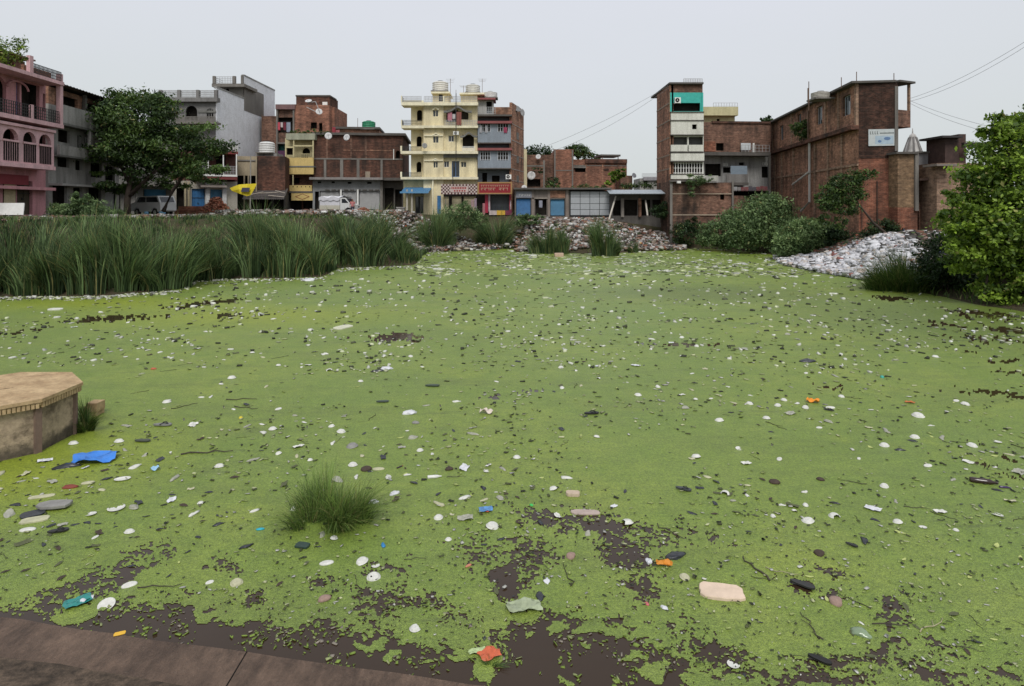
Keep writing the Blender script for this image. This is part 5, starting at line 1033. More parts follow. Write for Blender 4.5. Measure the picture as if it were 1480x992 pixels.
BU = [('leafy green shrub in front of the brick tower base', 57, [(1040, 337, 30, 18), (1065, 325, 26, 22), (1022, 346, 16, 12), (1050, 348, 24, 12)], 1045, 360, 6500, .26, LG),
      ('largest rounded bush in front of the brick building', 54, [(1105, 320, 46, 36), (1085, 335, 34, 26), (1135, 340, 30, 24), (1110, 300, 32, 20), (1065, 345, 20, 16)], 1105, 362, 10000, .26, LG),
      ('rounded bush to the right of the largest bush, above white rubbish', 47, [(1160, 345, 40, 26), (1180, 340, 30, 22), (1140, 360, 24, 14), (1165, 328, 22, 14)], 1160, 374, 7000, .24, LG2),
      ('low dark shrub between white rubbish and brick wall', 46, [(1222, 356, 26, 12), (1208, 345, 20, 16), (1245, 346, 18, 10)], 1222, 370, 3400, .22, LD),
      ('small dark round bush at the foot of the gable wall', 44, [(1275, 335, 26, 16), (1262, 342, 18, 12), (1290, 340, 18, 12)], 1275, 350, 3200, .2, LD),
      ('leafy bush in front of the checkered shop sign', 62, [(665, 315, 32, 18), (650, 320, 20, 14), (668, 300, 10, 12), (690, 322, 16, 12)], 665, 334, 4500, .24, LG),
      ('bright leafed plant below the left blue shutter', 63, [(765, 317, 16, 8), (750, 320, 8, 7), (778, 315, 8, 6)], 765, 328, 1200, .26, LG),
      ('dark bush at the right end of the awning shop', 64, [(955, 305, 14, 11), (962, 298, 8, 7)], 955, 318, 1300, .22, LD),
      ('dark bush at the foot of the brick tower base', 60.5, [(990, 338, 20, 16), (1000, 325, 12, 12)], 990, 352, 2000, .24, LD),
      ('leafy weeds in front of the grey house left of the big tree', 42, [(95, 305, 26, 12), (130, 298, 24, 12), (115, 288, 12, 10), (158, 308, 20, 8)], 115, 318, 3300, .2, LG),
      ('small weed patch under the parked white car', 50, [(215, 317, 40, 4), (160, 316, 20, 5)], 210, 321, 1300, .2, LM),
      ('shrub growing out of the ledge of the right brick building', 57.5, [(1158, 190, 13, 12), (1150, 185, 8, 9), (1165, 180, 8, 8)], 1158, 203, 1500, .22, LM),
      ('plant creeping over the balcony under the white tower grille', 61.4, [(1005, 262, 14, 7), (1022, 258, 10, 5), (1000, 275, 6, 10), (995, 256, 6, 5)], 1010, 268, 1000, .2, LG),
      ('weeds sprouting on the roof edge above yellow balconies', 74, [(435, 191, 16, 3), (462, 193, 14, 4), (450, 188, 6, 4)], 450, 195, 700, .2, LM),
      ('banana like leaves by the wide brick block', 76, [(890, 255, 9, 8), (882, 262, 6, 6), (897, 250, 6, 8)], 890, 270, 700, .4, LB),
      ('long low strip of weeds on the shop row roof', 70, [(850, 270, 26, 3), (935, 268, 34, 4), (960, 262, 12, 5), (800, 268, 12, 5), (905, 270, 20, 3)], 890, 273, 1800, .24, LM),
      ('weeds around the foot of the shop row dish', 79, [(797, 262, 10, 6), (777, 247, 9, 5)], 797, 270, 600, .24, LD)]
for k, (l, Y, it, bx, by, n_, sz, m_) in enumerate(BU):
    base, bb = bl(Y, it, bx, by); plant('bush', l, 'bush', base, bb, int(n_ * 1.7), sz * .78, m_, 330 + k, clump=34)
for k, (l, Y, it, bx, by, n_, m_) in enumerate((('dark rounded tree crown far behind the low brick house', 105, [(778, 222, 24, 10), (770, 228, 16, 10), (792, 228, 12, 8)], 778, 300, 2400, LD), ('bright tree rising behind the narrow brick block', 92, [(835, 218, 14, 9), (845, 224, 10, 9), (822, 216, 8, 5), (862, 228, 8, 5)], 838, 300, 1500, LM), ('roof garden tree above the pink house', 41, [(12, 72, 18, 16), (30, 66, 12, 10), (8, 92, 20, 8), (-10, 70, 20, 20), (36, 86, 6, 6)], 10, 108, 1600, LB), ('tiny tree crown above the brick wall by the cream room', 75, [(1105, 172, 7, 4), (1110, 175, 6, 3)], 1105, 182, 250, LD))):
    base, bb = bl(Y, it, bx, by); plant('distant_tree' if Y > 60 else 'roof_tree', l, 'tree', base, bb, n_, .16 if Y < 60 else .4, m_, 370 + k, [([(0, 0, -.2), tuple(np.array(bb[0][:3]) * .95)], [.12, .05])], clump=18, spread=.5)
base, bb = bl(43, [(1222, 262, 24, 10), (1245, 252, 22, 7), (1262, 250, 8, 4), (1205, 275, 18, 12), (1228, 280, 22, 12), (1198, 295, 14, 12), (1222, 300, 20, 12), (1192, 318, 10, 8), (1212, 322, 14, 8), (1185, 288, 8, 8)], 1308, 364)
plant('leaning_tree', 'light green tree on a thin dark trunk leaning left over the rubbish', 'tree', base, bb, 9500, .16, LM, 390, [P3(43, 1308, 364, [(1310, 366), (1290, 346), (1262, 322), (1243, 298), (1228, 275)], [.13, .11, .08, .06, .03]), P3(43, 1308, 364, [(1243, 298), (1215, 310)], [.04, .02])], clump=22, spread=.4)
# ---------------------------------------------------------------- rubble and litter
t = NT('litter'); at_ = t.n('Attribute'); at_.attribute_name = 'tone'; c = t.mix(.6, at_.outputs['Color'], t.ramp(t.noise(7, None, 4), .3, .7, (.5, .5, .5), (1.2, 1.2, 1.2)), 'MULTIPLY'); LITTER = t.fin(c, .7, .3)
def shards(name, P, size, pal, seed, flat=.35, wts=None, asp=.6):
    g = np.random.default_rng(seed); n = len(P); cube = np.array([(x, y, z) for z in (-.5, .5) for y in (-.5, .5) for x in (-.5, .5)])
    V = cube[None] * (1 + g.uniform(-.45, .35, (n, 8, 3))); s = np.asarray(size) * np.ones(n); V[:, :, 0] *= s[:, None] * g.uniform(.6, 1.3, (n, 1)); V[:, :, 1] *= s[:, None] * asp * g.uniform(.5, 1.4, (n, 1)); V[:, :, 2] *= s[:, None] * flat * g.uniform(.3, 1.3, (n, 1))
    a, b = g.random(n) * 6.283, g.normal(size=n) * (.15 if flat < .2 else .6); ca, sa, cb_, sb = np.cos(a), np.sin(a), np.cos(b), np.sin(b)
    x, y, z = V[..., 0].copy(), V[..., 1].copy(), V[..., 2].copy(); y2 = y * cb_[:, None] - z * sb[:, None]; z2 = y * sb[:, None] + z * cb_[:, None]
    V = np.stack([x * ca[:, None] - y2 * sa[:, None], x * sa[:, None] + y2 * ca[:, None], z2], -1) + np.asarray(P)[:, None]
    Q = np.array([(0, 2, 3, 1), (4, 5, 7, 6), (0, 1, 5, 4), (2, 6, 7, 3), (0, 4, 6, 2), (1, 3, 7, 5)]); F = (np.arange(n)[:, None, None] * 8 + Q[None]).reshape(-1, 4)
    pal = np.array(pal); ci = g.choice(len(pal), n, p=None if wts is None else np.array(wts) / sum(wts)); C = pal[ci] * g.uniform(.7, 1.15, (n, 1))
    return npmesh(name, V.reshape(-1, 3), F, LITTER, np.repeat(C, 8, 0))
def heap(name, label, poly, n, size, pal, seed, wts=None, up=.0, flat=.5, hump=None, tall=None):
    """litter lying on the bank inside a world polygon; hump(x, y) adds height to the pile"""
    P_ = np.array(poly); g = np.random.default_rng(seed); x = g.uniform(P_[:, 0].min(), P_[:, 0].max(), n * 4); y = g.uniform(P_[:, 1].min(), P_[:, 1].max(), n * 4); m = inside(x, y, P_); x, y = x[m][:n], y[m][:n]
    z = np.maximum(ground_z(x, y), .0) + up * g.random(len(x))
    if hump is not None: z = z + hump(x, y)
    o = link(name, shards(name, np.column_stack([x, y, z + .03]), np.asarray(size) * g.uniform(.35, 1.55, len(x)) ** 2.2, pal, seed, flat, wts)); tag(o, label, None, None, 'stuff'); return o
RUB = [(.36, .33, .31), (.24, .16, .13), (.22, .1, .065), (.07, .058, .05), (.46, .44, .42), (.13, .105, .085), (.28, .22, .17)]
def wp(Y, px): return ((px - CX) / FOC * Y, Y)
heap('rubble_heap', 'heap of broken brick, rubble and litter spilling down to the pond in front of the shop row', [wp(56, 745), wp(55, 800), wp(56, 900), wp(58, 992), wp(65, 972), wp(66, 760)], 10000, .2, RUB + [(.62, .62, .6), (.05, .07, .03)], 41, (3, 2.5, 1.6, 3, 2.5, 2, 2, 2, 2), up=.25)
heap('street_edge_rubble', 'band of rubble and litter along the street edge behind the reeds', [wp(50, 330), wp(55, 620), wp(60, 750), wp(65, 750), wp(63, 300)], 9000, .17, RUB + [(.62, .62, .6)], 42, (3, 2, 1.5, 3, 3, 2, 3, 2.5), up=.45)
WHT = [(.66, .66, .68), (.55, .55, .58), (.5, .45, .4), (.2, .2, .2), (.6, .5, .45)]
hf = lambda x, y: .45 * np.exp(-(((x - 23.8) / 2.2) ** 2 + ((y - 38.5) / 4.5) ** 2))
heap('white_rubbish_slope', 'slope of white plastic and foam rubbish running down to the water on the right', [(20.6, 49), (18.7, 42.5), (18.9, 37), (19.4, 33.8), (22.0, 33), (23.7, 36.2), (24.9, 40.5), (22.0, 42.5), (21.6, 48)], 11000, .18, WHT + [(.07, .065, .06), (.3, .12, .1)], 43, (6, 5, 2, 1.5, 1, 1.5, .3), up=.2, hump=hf, flat=.4)
heap('mixed_rubbish_heap', 'mixed grey and brown rubbish piled under the right tree', [(21.6, 33), (22, 28.5), (28, 28), (30, 38), (27, 42), (24.7, 40.5), (23.5, 36)], 11000, .15, RUB + [(.6, .6, .6), (.05, .06, .1), (.04, .035, .03), (.06, .09, .03)], 44, (1, 1.5, .7, 5, 1.5, 4, 1.5, 1.3, 1, 4, 2), up=.35, hump=lambda x, y: .15 + 0 * x, flat=.5)
heap('brick_rubble_bank', 'brown brick rubble and dirt on the bank between the white rubbish and the brick wall', [(22.3, 43.5), (25.4, 41), (27, 42.5), (25.6, 47), (21.8, 50)], 3500, .15, RUB + [(.3, .1, .06), (.05, .08, .03)], 46, (1, 2, 2, 4, .6, 3, 1, 2, 4), up=.2)
heap('left_bank_rubbish', 'bits of rubbish on the bank below the pink house', [wp(31, -40), wp(35, 60), wp(52, 330), wp(58, 330), wp(40, -60)], 2500, .16, RUB, 45, None, up=.15)
# larger sacks and foam boards one can tell apart on the white slope
def blobmesh(name, seed, mat, sx=1, sy=.8, sz=.5, rough=.25, n=2):
    bm = __import__('bmesh').new(); __import__('bmesh').ops.create_icosphere(bm, subdivisions=n, radius=.5); rg = random.Random(seed)
    o3 = [Vector((rg.uniform(-1, 1), rg.uniform(-1, 1), rg.uniform(-1, 1))).normalized() for _ in range(9)]
    for v in bm.verts:
        d = v.co.normalized(); k = 1 + sum(rough * .5 * math.sin(4 * d.dot(o) + i) for i, o in enumerate(o3)) / 3; k += rg.uniform(-rough, rough) * .25
        v.co = Vector((d.x * sx, d.y * sy, d.z * sz)) * .5 * k
        if v.co.z < -.12 * sz: v.co.z = -.12 * sz
    me = bpy.data.meshes.new(name); bm.to_mesh(me); bm.free(); me.materials.append(mat); me.polygons.foreach_set('use_smooth', [True] * len(me.polygons)); return me
FOAM = paint((.62, .62, .57), .65, var=.45); FOAMY = paint((.46, .45, .30), .65, var=.5); DUSTY = paint((.34, .34, .28), .7, var=.6); PLW = paint((.62, .63, .66), .35, var=.3); PLB = paint((.03, .033, .04), .3, var=.7); BRN = paint((.06, .042, .03), .8, var=.7); PINKST = paint((.32, .22, .18), .85, var=.5)
GREYF = paint((.24, .235, .22), .7, var=.5); OLIVE = paint((.09, .1, .045), .7, var=.6); YELG = paint((.42, .47, .16), .6, var=.4)
sacks = [blobmesh('sack', 50 + k, paint((.62, .62, .64), .5, var=.35), 1, .75, .45, .35) for k in range(4)]; g = random.Random(8)
for k in range(46):
    x, y = g.uniform(19.4, 23.3), g.uniform(34.2, 41)
    z = float(np.maximum(ground_z([x], [y]), 0)[0] + hf(np.array([x]), np.array([y]))[0]); o = link('rubbish_sack', sacks[k % 4]); s = g.uniform(.35, 1.15); o.location = (x, y, z + .1); o.scale = (s, s, s); o.rotation_euler = (g.uniform(-.3, .3), g.uniform(-.3, .3), g.uniform(0, 6)); tag(o, 'crumpled white plastic sack on the white rubbish slope', 'rubbish sack', 'white sacks on the rubbish slope')
g = random.Random(18); junk = [blobmesh('bag', 150 + k, m_, 1, .75, .5, .45) for k, m_ in enumerate((PLW, PLB, paint((.32, .28, .22), .8, var=.5), paint((.4, .1, .05), .6, var=.4), paint((.1, .17, .25), .5, var=.4), paint((.45, .36, .12), .6, var=.4)))]
JL = ('white knotted refuse bag', 'black refuse bag', 'tan sack', 'red plastic bag', 'blue grey plastic bag', 'ochre plastic bag')
for k in range(70):
    if k % 2: Y = g.uniform(59, 65); px = g.uniform(752, 985); wh = 'among the rubble in front of the shop row'
    else: Y = g.uniform(56, 62); px = g.uniform(350, 735); wh = 'on the littered street edge behind the reeds'
    x = (px - CX) / FOC * Y; z = float(ground_z([x], [Y])[0]); q = g.choice((0, 0, 0, 1, 1, 2, 2, 3, 4, 5)); s = g.uniform(.3, .75); o = link('refuse_bag', junk[q]); o.location = (x, Y, max(z, 0) + .18); o.scale = (s, s, s); o.rotation_euler = (g.uniform(-.3, .3), 0, g.uniform(0, 6)); tag(o, JL[q] + ' lying ' + wh, 'refuse bag', JL[q] + 's ' + wh)
# ---------------------------------------------------------------- floating things
BOWL = MB().lathe([(.02, .055), (.25, .05), (.38, .035), (.44, .012), (.5, 0), (.5, -.012), (.44, -.01)], 14)
def bowl_mesh(prof, mat, n=16, bite=0, sx=1, sy=1, name='bowl'):
    mb = MB(); mb.lathe(prof, n, sx=sx, sy=sy)
    nb = len(prof)
    top = [tuple(mb.v[k]) for k in range(n)]; mb.poly(top) if prof[0][0] > .001 else None
    if bite:
        keep = [i for i, f in enumerate(mb.f) if not any(.28 < mb.v[j][0] and abs(mb.v[j][1]) < .26 * bite for j in f)]
        mb.f = [mb.f[i] for i in keep]; mb.m = [0] * len(mb.f)
    return mb.mesh(name, mat, smooth=True)
DOME = [(.22, .24), (.3, .225), (.37, .17), (.42, .09), (.44, .045), (.5, .035), (.5, .01), (.43, -.01)]
PLATE = [(.001, .02), (.3, .02), (.36, .035), (.44, .075), (.5, .085), (.5, .06), (.42, .02), (.36, -.005)]
V_ = dict(dome=[bowl_mesh(DOME, FOAM), bowl_mesh(DOME, FOAM, sx=1, sy=.75), bowl_mesh(DOME, FOAMY)], plate=[bowl_mesh(PLATE, FOAM), bowl_mesh(PLATE, FOAM, sy=.6)], bite=[bowl_mesh(DOME, FOAM, bite=1), bowl_mesh(PLATE, FOAM, bite=1.3)],
          oval=[bowl_mesh([(.3, .1), (.42, .08), (.5, .03), (.48, -.02)], FOAM, sy=.55), bowl_mesh([(.3, .1), (.42, .08), (.5, .03), (.48, -.02)], FOAMY, sy=.5)],
          chip=[blobmesh('scrap', 70 + k, FOAM if k < 3 else FOAMY, 1, .45, .22, .5, 2) for k in range(5)], dark=[blobmesh('clod', 80 + k, PLB, 1, .35 + .1 * (k % 3), .22, .7, 2) for k in range(2)],
          bag=[blobmesh('bag', 90 + k, PLB, 1, .7, .35, .55, 3) for k in range(2)], stone=[blobmesh('stone', 95 + k, PINKST if k else BRN, 1, .8, .5, .25, 2) for k in range(2)], wbag=[blobmesh('bag', 97 + k, PLW, 1, .6, .35, .6, 3) for k in range(2)])
def slab_mesh(mat, L_=1, W_=.45, T=.09, seed=0, name='slab', n=14):
    rg = random.Random(seed); P_ = []
    for k in range(n):
        t_ = 2 * math.pi * k / n; c_, s_ = math.cos(t_), math.sin(t_); q = (abs(c_) ** 5 + abs(s_) ** 5) ** (-.2); P_.append((c_ * q * L_ / 2 * rg.uniform(.94, 1.03), s_ * q * W_ / 2 * rg.uniform(.9, 1.05)))
    mb = MB(); N = len(P_); lay = [(.97, 0), (1, .012), (1.0, T * .8), (.965, T)]
    for s_, z_ in lay: mb.v += [(p[0] * s_, p[1] * s_, z_ - T * .3) for p in P_]
    for i in range(len(lay) - 1):
        for k in range(N): mb.f.append((i * N + k, i * N + (k + 1) % N, (i + 1) * N + (k + 1) % N, (i + 1) * N + k))
    mb.f.append(tuple((len(lay) - 1) * N + k for k in range(N))); mb.f.append(tuple(reversed(range(N)))); mb.m = [0] * len(mb.f); return mb.mesh(name, mat)
def stick_mesh(mat, seed, r=.012, bend=.08):
    rg = random.Random(seed); mb = MB(); pts = [(-.5 + k / 6, rg.uniform(-bend, bend), rg.uniform(0, .02)) for k in range(7)]; mb.tube(pts, [r * (1.2 - .6 * k / 6) for k in range(7)], 6)
    if seed % 2: mb.tube([pts[3], (pts[3][0] + .18, pts[3][1] + .14, .03)], r * .6, 5)
    return mb.mesh('stick', mat, True)
def leaf_mesh(mat, seed):
    mb = MB(); rg = random.Random(seed); N = 6; L1 = []; 
    for k in range(N + 1): t_ = k / N; w = .18 * math.sin(math.pi * t_) ** .8 + .004; L1.append((t_ - .5, w, .03 + .05 * math.sin(t_ * 4 + seed)))
    for k in range(N):
        a, b = L1[k], L1[k + 1]; mb.poly([(a[0], -a[1], a[2] + .03), (b[0], -b[1], b[2] + .03), (b[0], 0, b[2]), (a[0], 0, a[2])]); mb.poly([(a[0], 0, a[2]), (b[0], 0, b[2]), (b[0], b[1], b[2] + .03), (a[0], a[1], a[2] + .03)])
    return mb.mesh('leaf', mat, True)
V_['leaf'] = [leaf_mesh(m, k) for k, m in enumerate((BRN, OLIVE, PLB, YELG))]; V_['stick'] = [stick_mesh(paint((.05, .045, .03), .8, var=.5), k) for k in range(3)]
def scrapsheet(mat, seed, fx=1.0, fy=.7, amp=.09, name='scrap'):
    rg = random.Random(seed); mb = MB(); n = 7; ph = [rg.uniform(0, 6) for _ in range(6)]
    def p(i, j):
        x, y = i / n - .5, j / n - .5; r = 1 - .25 * max(0, abs(x) + abs(y) - .5) * rg.random()
        return (x * fx * r + .03 * math.sin(9 * y + ph[0]), y * fy * r + .03 * math.sin(8 * x + ph[1]), .03 + amp * (.5 + .5 * math.sin(7 * x + ph[2]) * math.cos(6 * y + ph[3])) + .02 * math.sin(17 * x + 13 * y + ph[4]))
    G = [[p(i, j) for j in range(n + 1)] for i in range(n + 1)]
    for i in range(n):
        for j in range(n): mb.poly([G[i][j], G[i + 1][j], G[i + 1][j + 1], G[i][j + 1]])
    return mb.mesh(name, mat, True)
taken = []
def fl(name, label, px, py, wpx, me, cat, rz=None, z=.012, group=None, tilt=0, rng=random.Random(77), sc=None, surf=0.0):
    b = at(px, py, surf); s = wpx * b.y / FOC; o = link(name, me); z = z * .6; o.location = (b.x, b.y, surf + z); o.scale = (s, s, s) if sc is None else (s, s * sc, s)
    o.rotation_euler = (tilt, 0, rng.uniform(0, 6.28) if rz is None else rz); taken.append((px, py, wpx)); return tag(o, label, cat, group)
def slipper(label, px, py, wpx, rz, colr, strap=True, open_=True):
    b = at(px, py); s = wpx * b.y / FOC; o = empty('slipper', (b.x, b.y, .02), rz); tag(o, label, 'slipper'); taken.append((px, py, wpx))
    mb = MB(); P_ = []
    for k in range(18):
        t_ = 2 * math.pi * k / 18; x = math.cos(t_) * .5; w = .19 + .045 * math.cos(t_ - .3) - .035 * math.exp(-((x + .02) / .16) ** 2); P_.append((x * s, math.sin(t_) * w * s))
    mb.prism(P_, 0, .07 * s); mb.build('sole', paint(colr, .5, var=.4), o)
    if strap:
        m2 = MB(); pts = lambda y_: [(x_ * s, y_ * k_ * s, (.07 + .09 * h_) * s) for x_, k_, h_ in ((.3, .05, .1), (.15, .6, .9), (-.0, .95, .5), (-.08, 1, 0))]
        for y_ in (-.17, .17): m2.tube(pts(y_), .025 * s, 5)
        m2.build('strap', paint((.015, .015, .018), .4), o)
    return o
def bottle(label, px, py, wpx, rz, colr, capc, rough=.15):
    b = at(px, py); s = wpx * b.y / FOC; o = empty('bottle', (b.x, b.y, .03 * s * 3), rz); tag(o, label, 'bottle'); taken.append((px, py, wpx))
    mb = MB(); mb.lathe([(.001, -.5), (.11, -.5), (.125, -.47), (.12, -.2), (.125, 0), (.12, .2), (.05, .38), (.045, .43)], 14); q = mb.build('body', paint(colr, rough, var=.35, spec=.6), o, smooth=True); q.rotation_euler = (0, R(90), 0); q.scale = (s, s, s)
    m2 = MB(); m2.lathe([(.055, .43), (.055, .5), (.001, .5)], 12); q2 = m2.build('cap', paint(capc, .4), o); q2.rotation_euler = (0, R(90), 0); q2.scale = (s, s, s)
    return o
# --- singled-out pieces
N = lambda l, x, y, w, k, **kw: fl('foam_bowl', l, x, y, w, k, 'bowl', **kw)
D0, D1, D2 = V_['dome']; PL0, PL1 = V_['plate']; OV0, OV1 = V_['oval']; BT0, BT1 = V_['bite']; C0 = V_['chip']
nb = N('white upturned foam bowl with a small dark hole, lowest of three near the front', 540, 836, 20, D0, tilt=.25, rz=.3); hm = MB(); hm.lathe([(.001, .0), (.07, .0)], 10); h_ = hm.build('hole', DARK, nb); h_.location = (-.18, -.1, .245); 
N('white upturned foam bowl above the holed one', 523, 813, 19, D0, tilt=.2); N('white oval foam bowl left of the two round ones near the grass clump', 472, 815, 21, OV0, rz=.3); N('ring shaped foam piece between the two round white bowls', 543, 819, 12, V_['bite'][1])
N('large white domed bowl below the colourful packet near centre', 712, 762, 20, D0, tilt=.15); N('small white bowl ringed with duckweed left of the large dome', 648, 781, 10, D0); N('torn white bowl at the edge of the open water', 600, 910, 17, BT0, rz=.6)
N('tilted white oval plate above the teal packet', 187, 847, 21, OV0, rz=.6, tilt=.3); N('white plate lying face up beside the teal packet', 154, 876, 23, PL0, rz=.2, tilt=.3); N('creamy oval plate near the lower left open water', 342, 844, 18, D2, tilt=.2); N('little white cup left of the creamy oval plate', 303, 843, 12, OV0, rz=.7, tilt=.4)
N('white oval plate below the stone slabs at left edge', 40, 767, 22, OV0, rz=.2); N('white torn plate right of the stone slabs', 168, 736, 23, BT1, rz=2.2); N('small white bowl under the torn plate at left', 187, 770, 15, D1, rz=.1)
N('round white foam disc left of centre of the pond', 747, 662, 11, D0); N('white bowl with pointed side at right of centre', 1006, 661, 14, D0, tilt=.2); N('white domed bowl floating in the middle right', 922, 572, 11, D0); N('yellowish white bowl by the orange cloth', 990, 836, 16, D2, tilt=.2)
N('bright white bowl alone at middle left', 241, 582, 12, D0); N('bright white bowl at left above the pair of sticks', 335, 547, 12, D0); N('small oval white bowl near the upper stick on the left', 291, 575, 9, OV0, rz=0); N('white bowl right of the blue bag', 106, 642, 14, D1, rz=0) ; N('white bowl over the blue bag on its right', 172, 639, 14, D1, rz=0)
N('cream oval dish beside the grass clump top', 547, 679, 18, OV1, rz=.1); N('grey domed bowl above the cream oval dish', 509, 646, 17, bowl_mesh(DOME, GREYF), tilt=.1); N('crumpled white bowl touching the grass clump top', 510, 673, 14, BT0, rz=1)
N('white bowl left of the small blue cloth', 317, 675, 14, D1, rz=.2); N('white bowl in the left middle distance', 394, 621, 12, D0); N('half sunk yellowish tray under the blue cloth', 177, 694, 22, PL1, rz=.3); N('yellow green tray near the red brown scraps', 127, 699, 18, OV1, rz=.4)
for k, (x, y, w, l) in enumerate(((1327, 602, 17, 'largest white bowl in the right middle'), (1278, 645, 15, 'white bowl with yellow side below the largest right one'), (1341, 674, 15, 'flat oval white bowl at lower right middle'), (1405, 645, 14, 'white bowl with a trailing tail near right edge'), (1164, 590, 12, 'white bowl below the orange scrap'), (1200, 590, 14, 'white bowl to the right below the orange scrap'), (1133, 579, 9, 'small white bowl upper left of the orange scrap'), (1124, 587, 11, 'white bowl pair member left of the orange scrap'), (1382, 580, 12, 'left of two joined white bowls at the right'), (1395, 585, 12, 'right of two joined white bowls at the right'), (1322, 633, 14, 'white bowl next to a pinkish bowl'), (1184, 619, 10, 'small oval bowl between the black shoes'), (1216, 574, 9, 'tiny white bowl above the black shoe'), (1278, 704, 15, 'long oval white bowl right of two brown stones'), (1165, 540, 9, 'small white bowl below the black bag in the right distance'))): N(l, x, y, w, (D0, D1, OV0)[k % 3], rz=.2 * (k % 5), tilt=.1)
fl('foam_slab', 'large creamy chipped foam slab floating at lower right centre', 1043, 858, 62, slab_mesh(paint((.66, .52, .40), .8, var=.3), 1, .58, .10, 3, n=22), 'foam slab', rz=-.2)
fl('stone_slab', 'grey speckled stone slab on the dark slate at left', 78, 735, 44, slab_mesh(GREYF, 1, .5, .1, 5, n=9), 'slab', rz=.12, z=.07); fl('slate_piece', 'dark slate sheet half under the grey slab', 47, 745, 30, slab_mesh(PLB, 1, .7, .06, 6), 'slab', rz=.6, z=.03); fl('foam_board', 'beige broken foam board below the dark slate', 50, 753, 36, slab_mesh(FOAMY, 1, .5, .08, 7), 'board', rz=.35)
fl('foam_board', 'long pale foam strip left of the stone slab', 60, 719, 34, slab_mesh(FOAMY, 1, .3, .05, 8), 'board', rz=.35); fl('foam_board', 'flat pinkish concrete like board near centre', 846, 742, 42, slab_mesh(paint((.42, .34, .3), .9, var=.4), 1, .32, .06, 9), 'board', rz=-.05); fl('brick_piece', 'pale broken brick piece above the pinkish board', 828, 716, 20, slab_mesh(paint((.5, .4, .3), .9, var=.4), 1, .6, .3, 10), 'brick', rz=-.1)
fl('foam_board', 'long white board lying slanted in the upper left water', 496, 474, 32, slab_mesh(paint((.55, .55, .42), .7), 1, .6, .07, 11), 'board', rz=1.1); fl('foam_board', 'oval white board near the left reeds', 80, 448, 19, slab_mesh(FOAM, 1, .7, .12, 12), 'board', rz=.0); fl('cardboard_box', 'pale pink box at the foot of the far reed tufts', 808, 371, 14, slab_mesh(paint((.5, .36, .27), .8), 1, .7, .5, 13, n=8), 'box', rz=.0); fl('foam_board', 'small white block left of the pale pink box', 771, 371, 10, slab_mesh(FOAM, 1, .7, .35, 14), 'board', rz=0)
fl('blue_plastic_bag', 'bright blue plastic bag floating below the stone platform', 137, 666, 58, scrapsheet(paint((.04, .2, .62), .35, var=.4, spec=.5), 5, 1, .62, .13), 'bag', rz=.13); fl('black_net', 'black netting trailing from the blue bag', 98, 675, 34, V_['dark'][1], 'net', rz=.2)
fl('teal_packet', 'teal and white plastic packet at lower left edge of the weed', 112, 873, 34, scrapsheet(paint((.02, .22, .2), .3, var=.4, spec=.6), 6, 1, .7, .14), 'packet', rz=.7); fl('white_packet', 'white end of a packet touching the teal one', 125, 868, 17, scrapsheet(PLW, 7, 1, .8, .25), 'packet', rz=.7)
o = fl('yellow_packet', 'yellow wrapper lying on the stone step edge', 173, 917, 16, slab_mesh(paint((.72, .42, .03), .4, var=.15), 1, .55, .06, 3, n=8), 'packet', rz=.4, surf=.07)
fl('orange_packet', 'crumpled orange and white packet in the open water', 707, 949, 30, scrapsheet(paint((.55, .12, .05), .4, var=.5), 8, 1, .8, .2), 'packet', rz=.5); fl('plastic_piece', 'clear greenish white plastic above the orange packet', 690, 943, 26, scrapsheet(paint((.4, .5, .25), .4), 9, 1, .4, .1), 'packet', rz=.3)
fl('orange_cloth', 'orange peel coloured cloth beside the black bag', 960, 818, 24, scrapsheet(paint((.6, .23, .02), .6, var=.4), 10, 1, .55, .3), 'cloth', rz=-.2); fl('orange_scrap', 'bright orange scrap at right among white bowls', 1175, 582, 17, scrapsheet(paint((.75, .27, .02), .6, var=.3), 11, 1, .7, .3), 'scrap', rz=-.5); fl('orange_scrap', 'small dull orange scrap above the largest right bowl', 1315, 583, 13, scrapsheet(paint((.45, .14, .04), .6), 12, 1, .5, .2), 'scrap', rz=-.5)
fl('blue_scrap', 'blue plastic tube right of the grass clump', 554, 789, 14, V_['chip'][0], 'scrap', rz=1.9); bpy.data.objects['blue_scrap'].data = blobmesh('scrap', 3, paint((.03, .2, .45), .3), 1, .45, .3); fl('cyan_scrap', 'cyan scrap left of the grass clump', 376, 766, 13, blobmesh('scrap', 4, paint((.03, .4, .5), .4), 1, .5, .3), 'scrap', rz=.2); fl('colourful_packet', 'blue and red packet above the large white dome', 702, 739, 20, scrapsheet(paint((.1, .25, .5), .4, var=.8), 13, 1, .7, .2), 'packet', rz=.2); fl('red_scrap', 'small red scrap inside the colourful packet', 704, 741, 7, blobmesh('scrap', 5, paint((.5, .08, .05), .4), 1, .6, .5), 'scrap', z=.03)
fl('light_blue_cloth', 'pale blue cloth scrap in the left water', 224, 680, 14, scrapsheet(paint((.3, .5, .68), .6), 14, .8, .8, .35), 'cloth'); fl('red_brown_bowl', 'pair of red brown clay pieces left of the torn trays', 101, 705, 22, blobmesh('clay', 6, paint((.2, .045, .03), .7), 1, .6, .3), 'clay piece', rz=.1)
fl('yellow_scrap', 'tiny yellow scrap in the left middle water', 348, 605, 8, blobmesh('scrap', 7, paint((.6, .5, .03), .5), 1, .7, .5), 'scrap'); fl('red_scrap', 'small red scrap at upper left water', 222, 534, 9, blobmesh('scrap', 8, paint((.45, .1, .05), .5), 1, .6, .5), 'scrap')
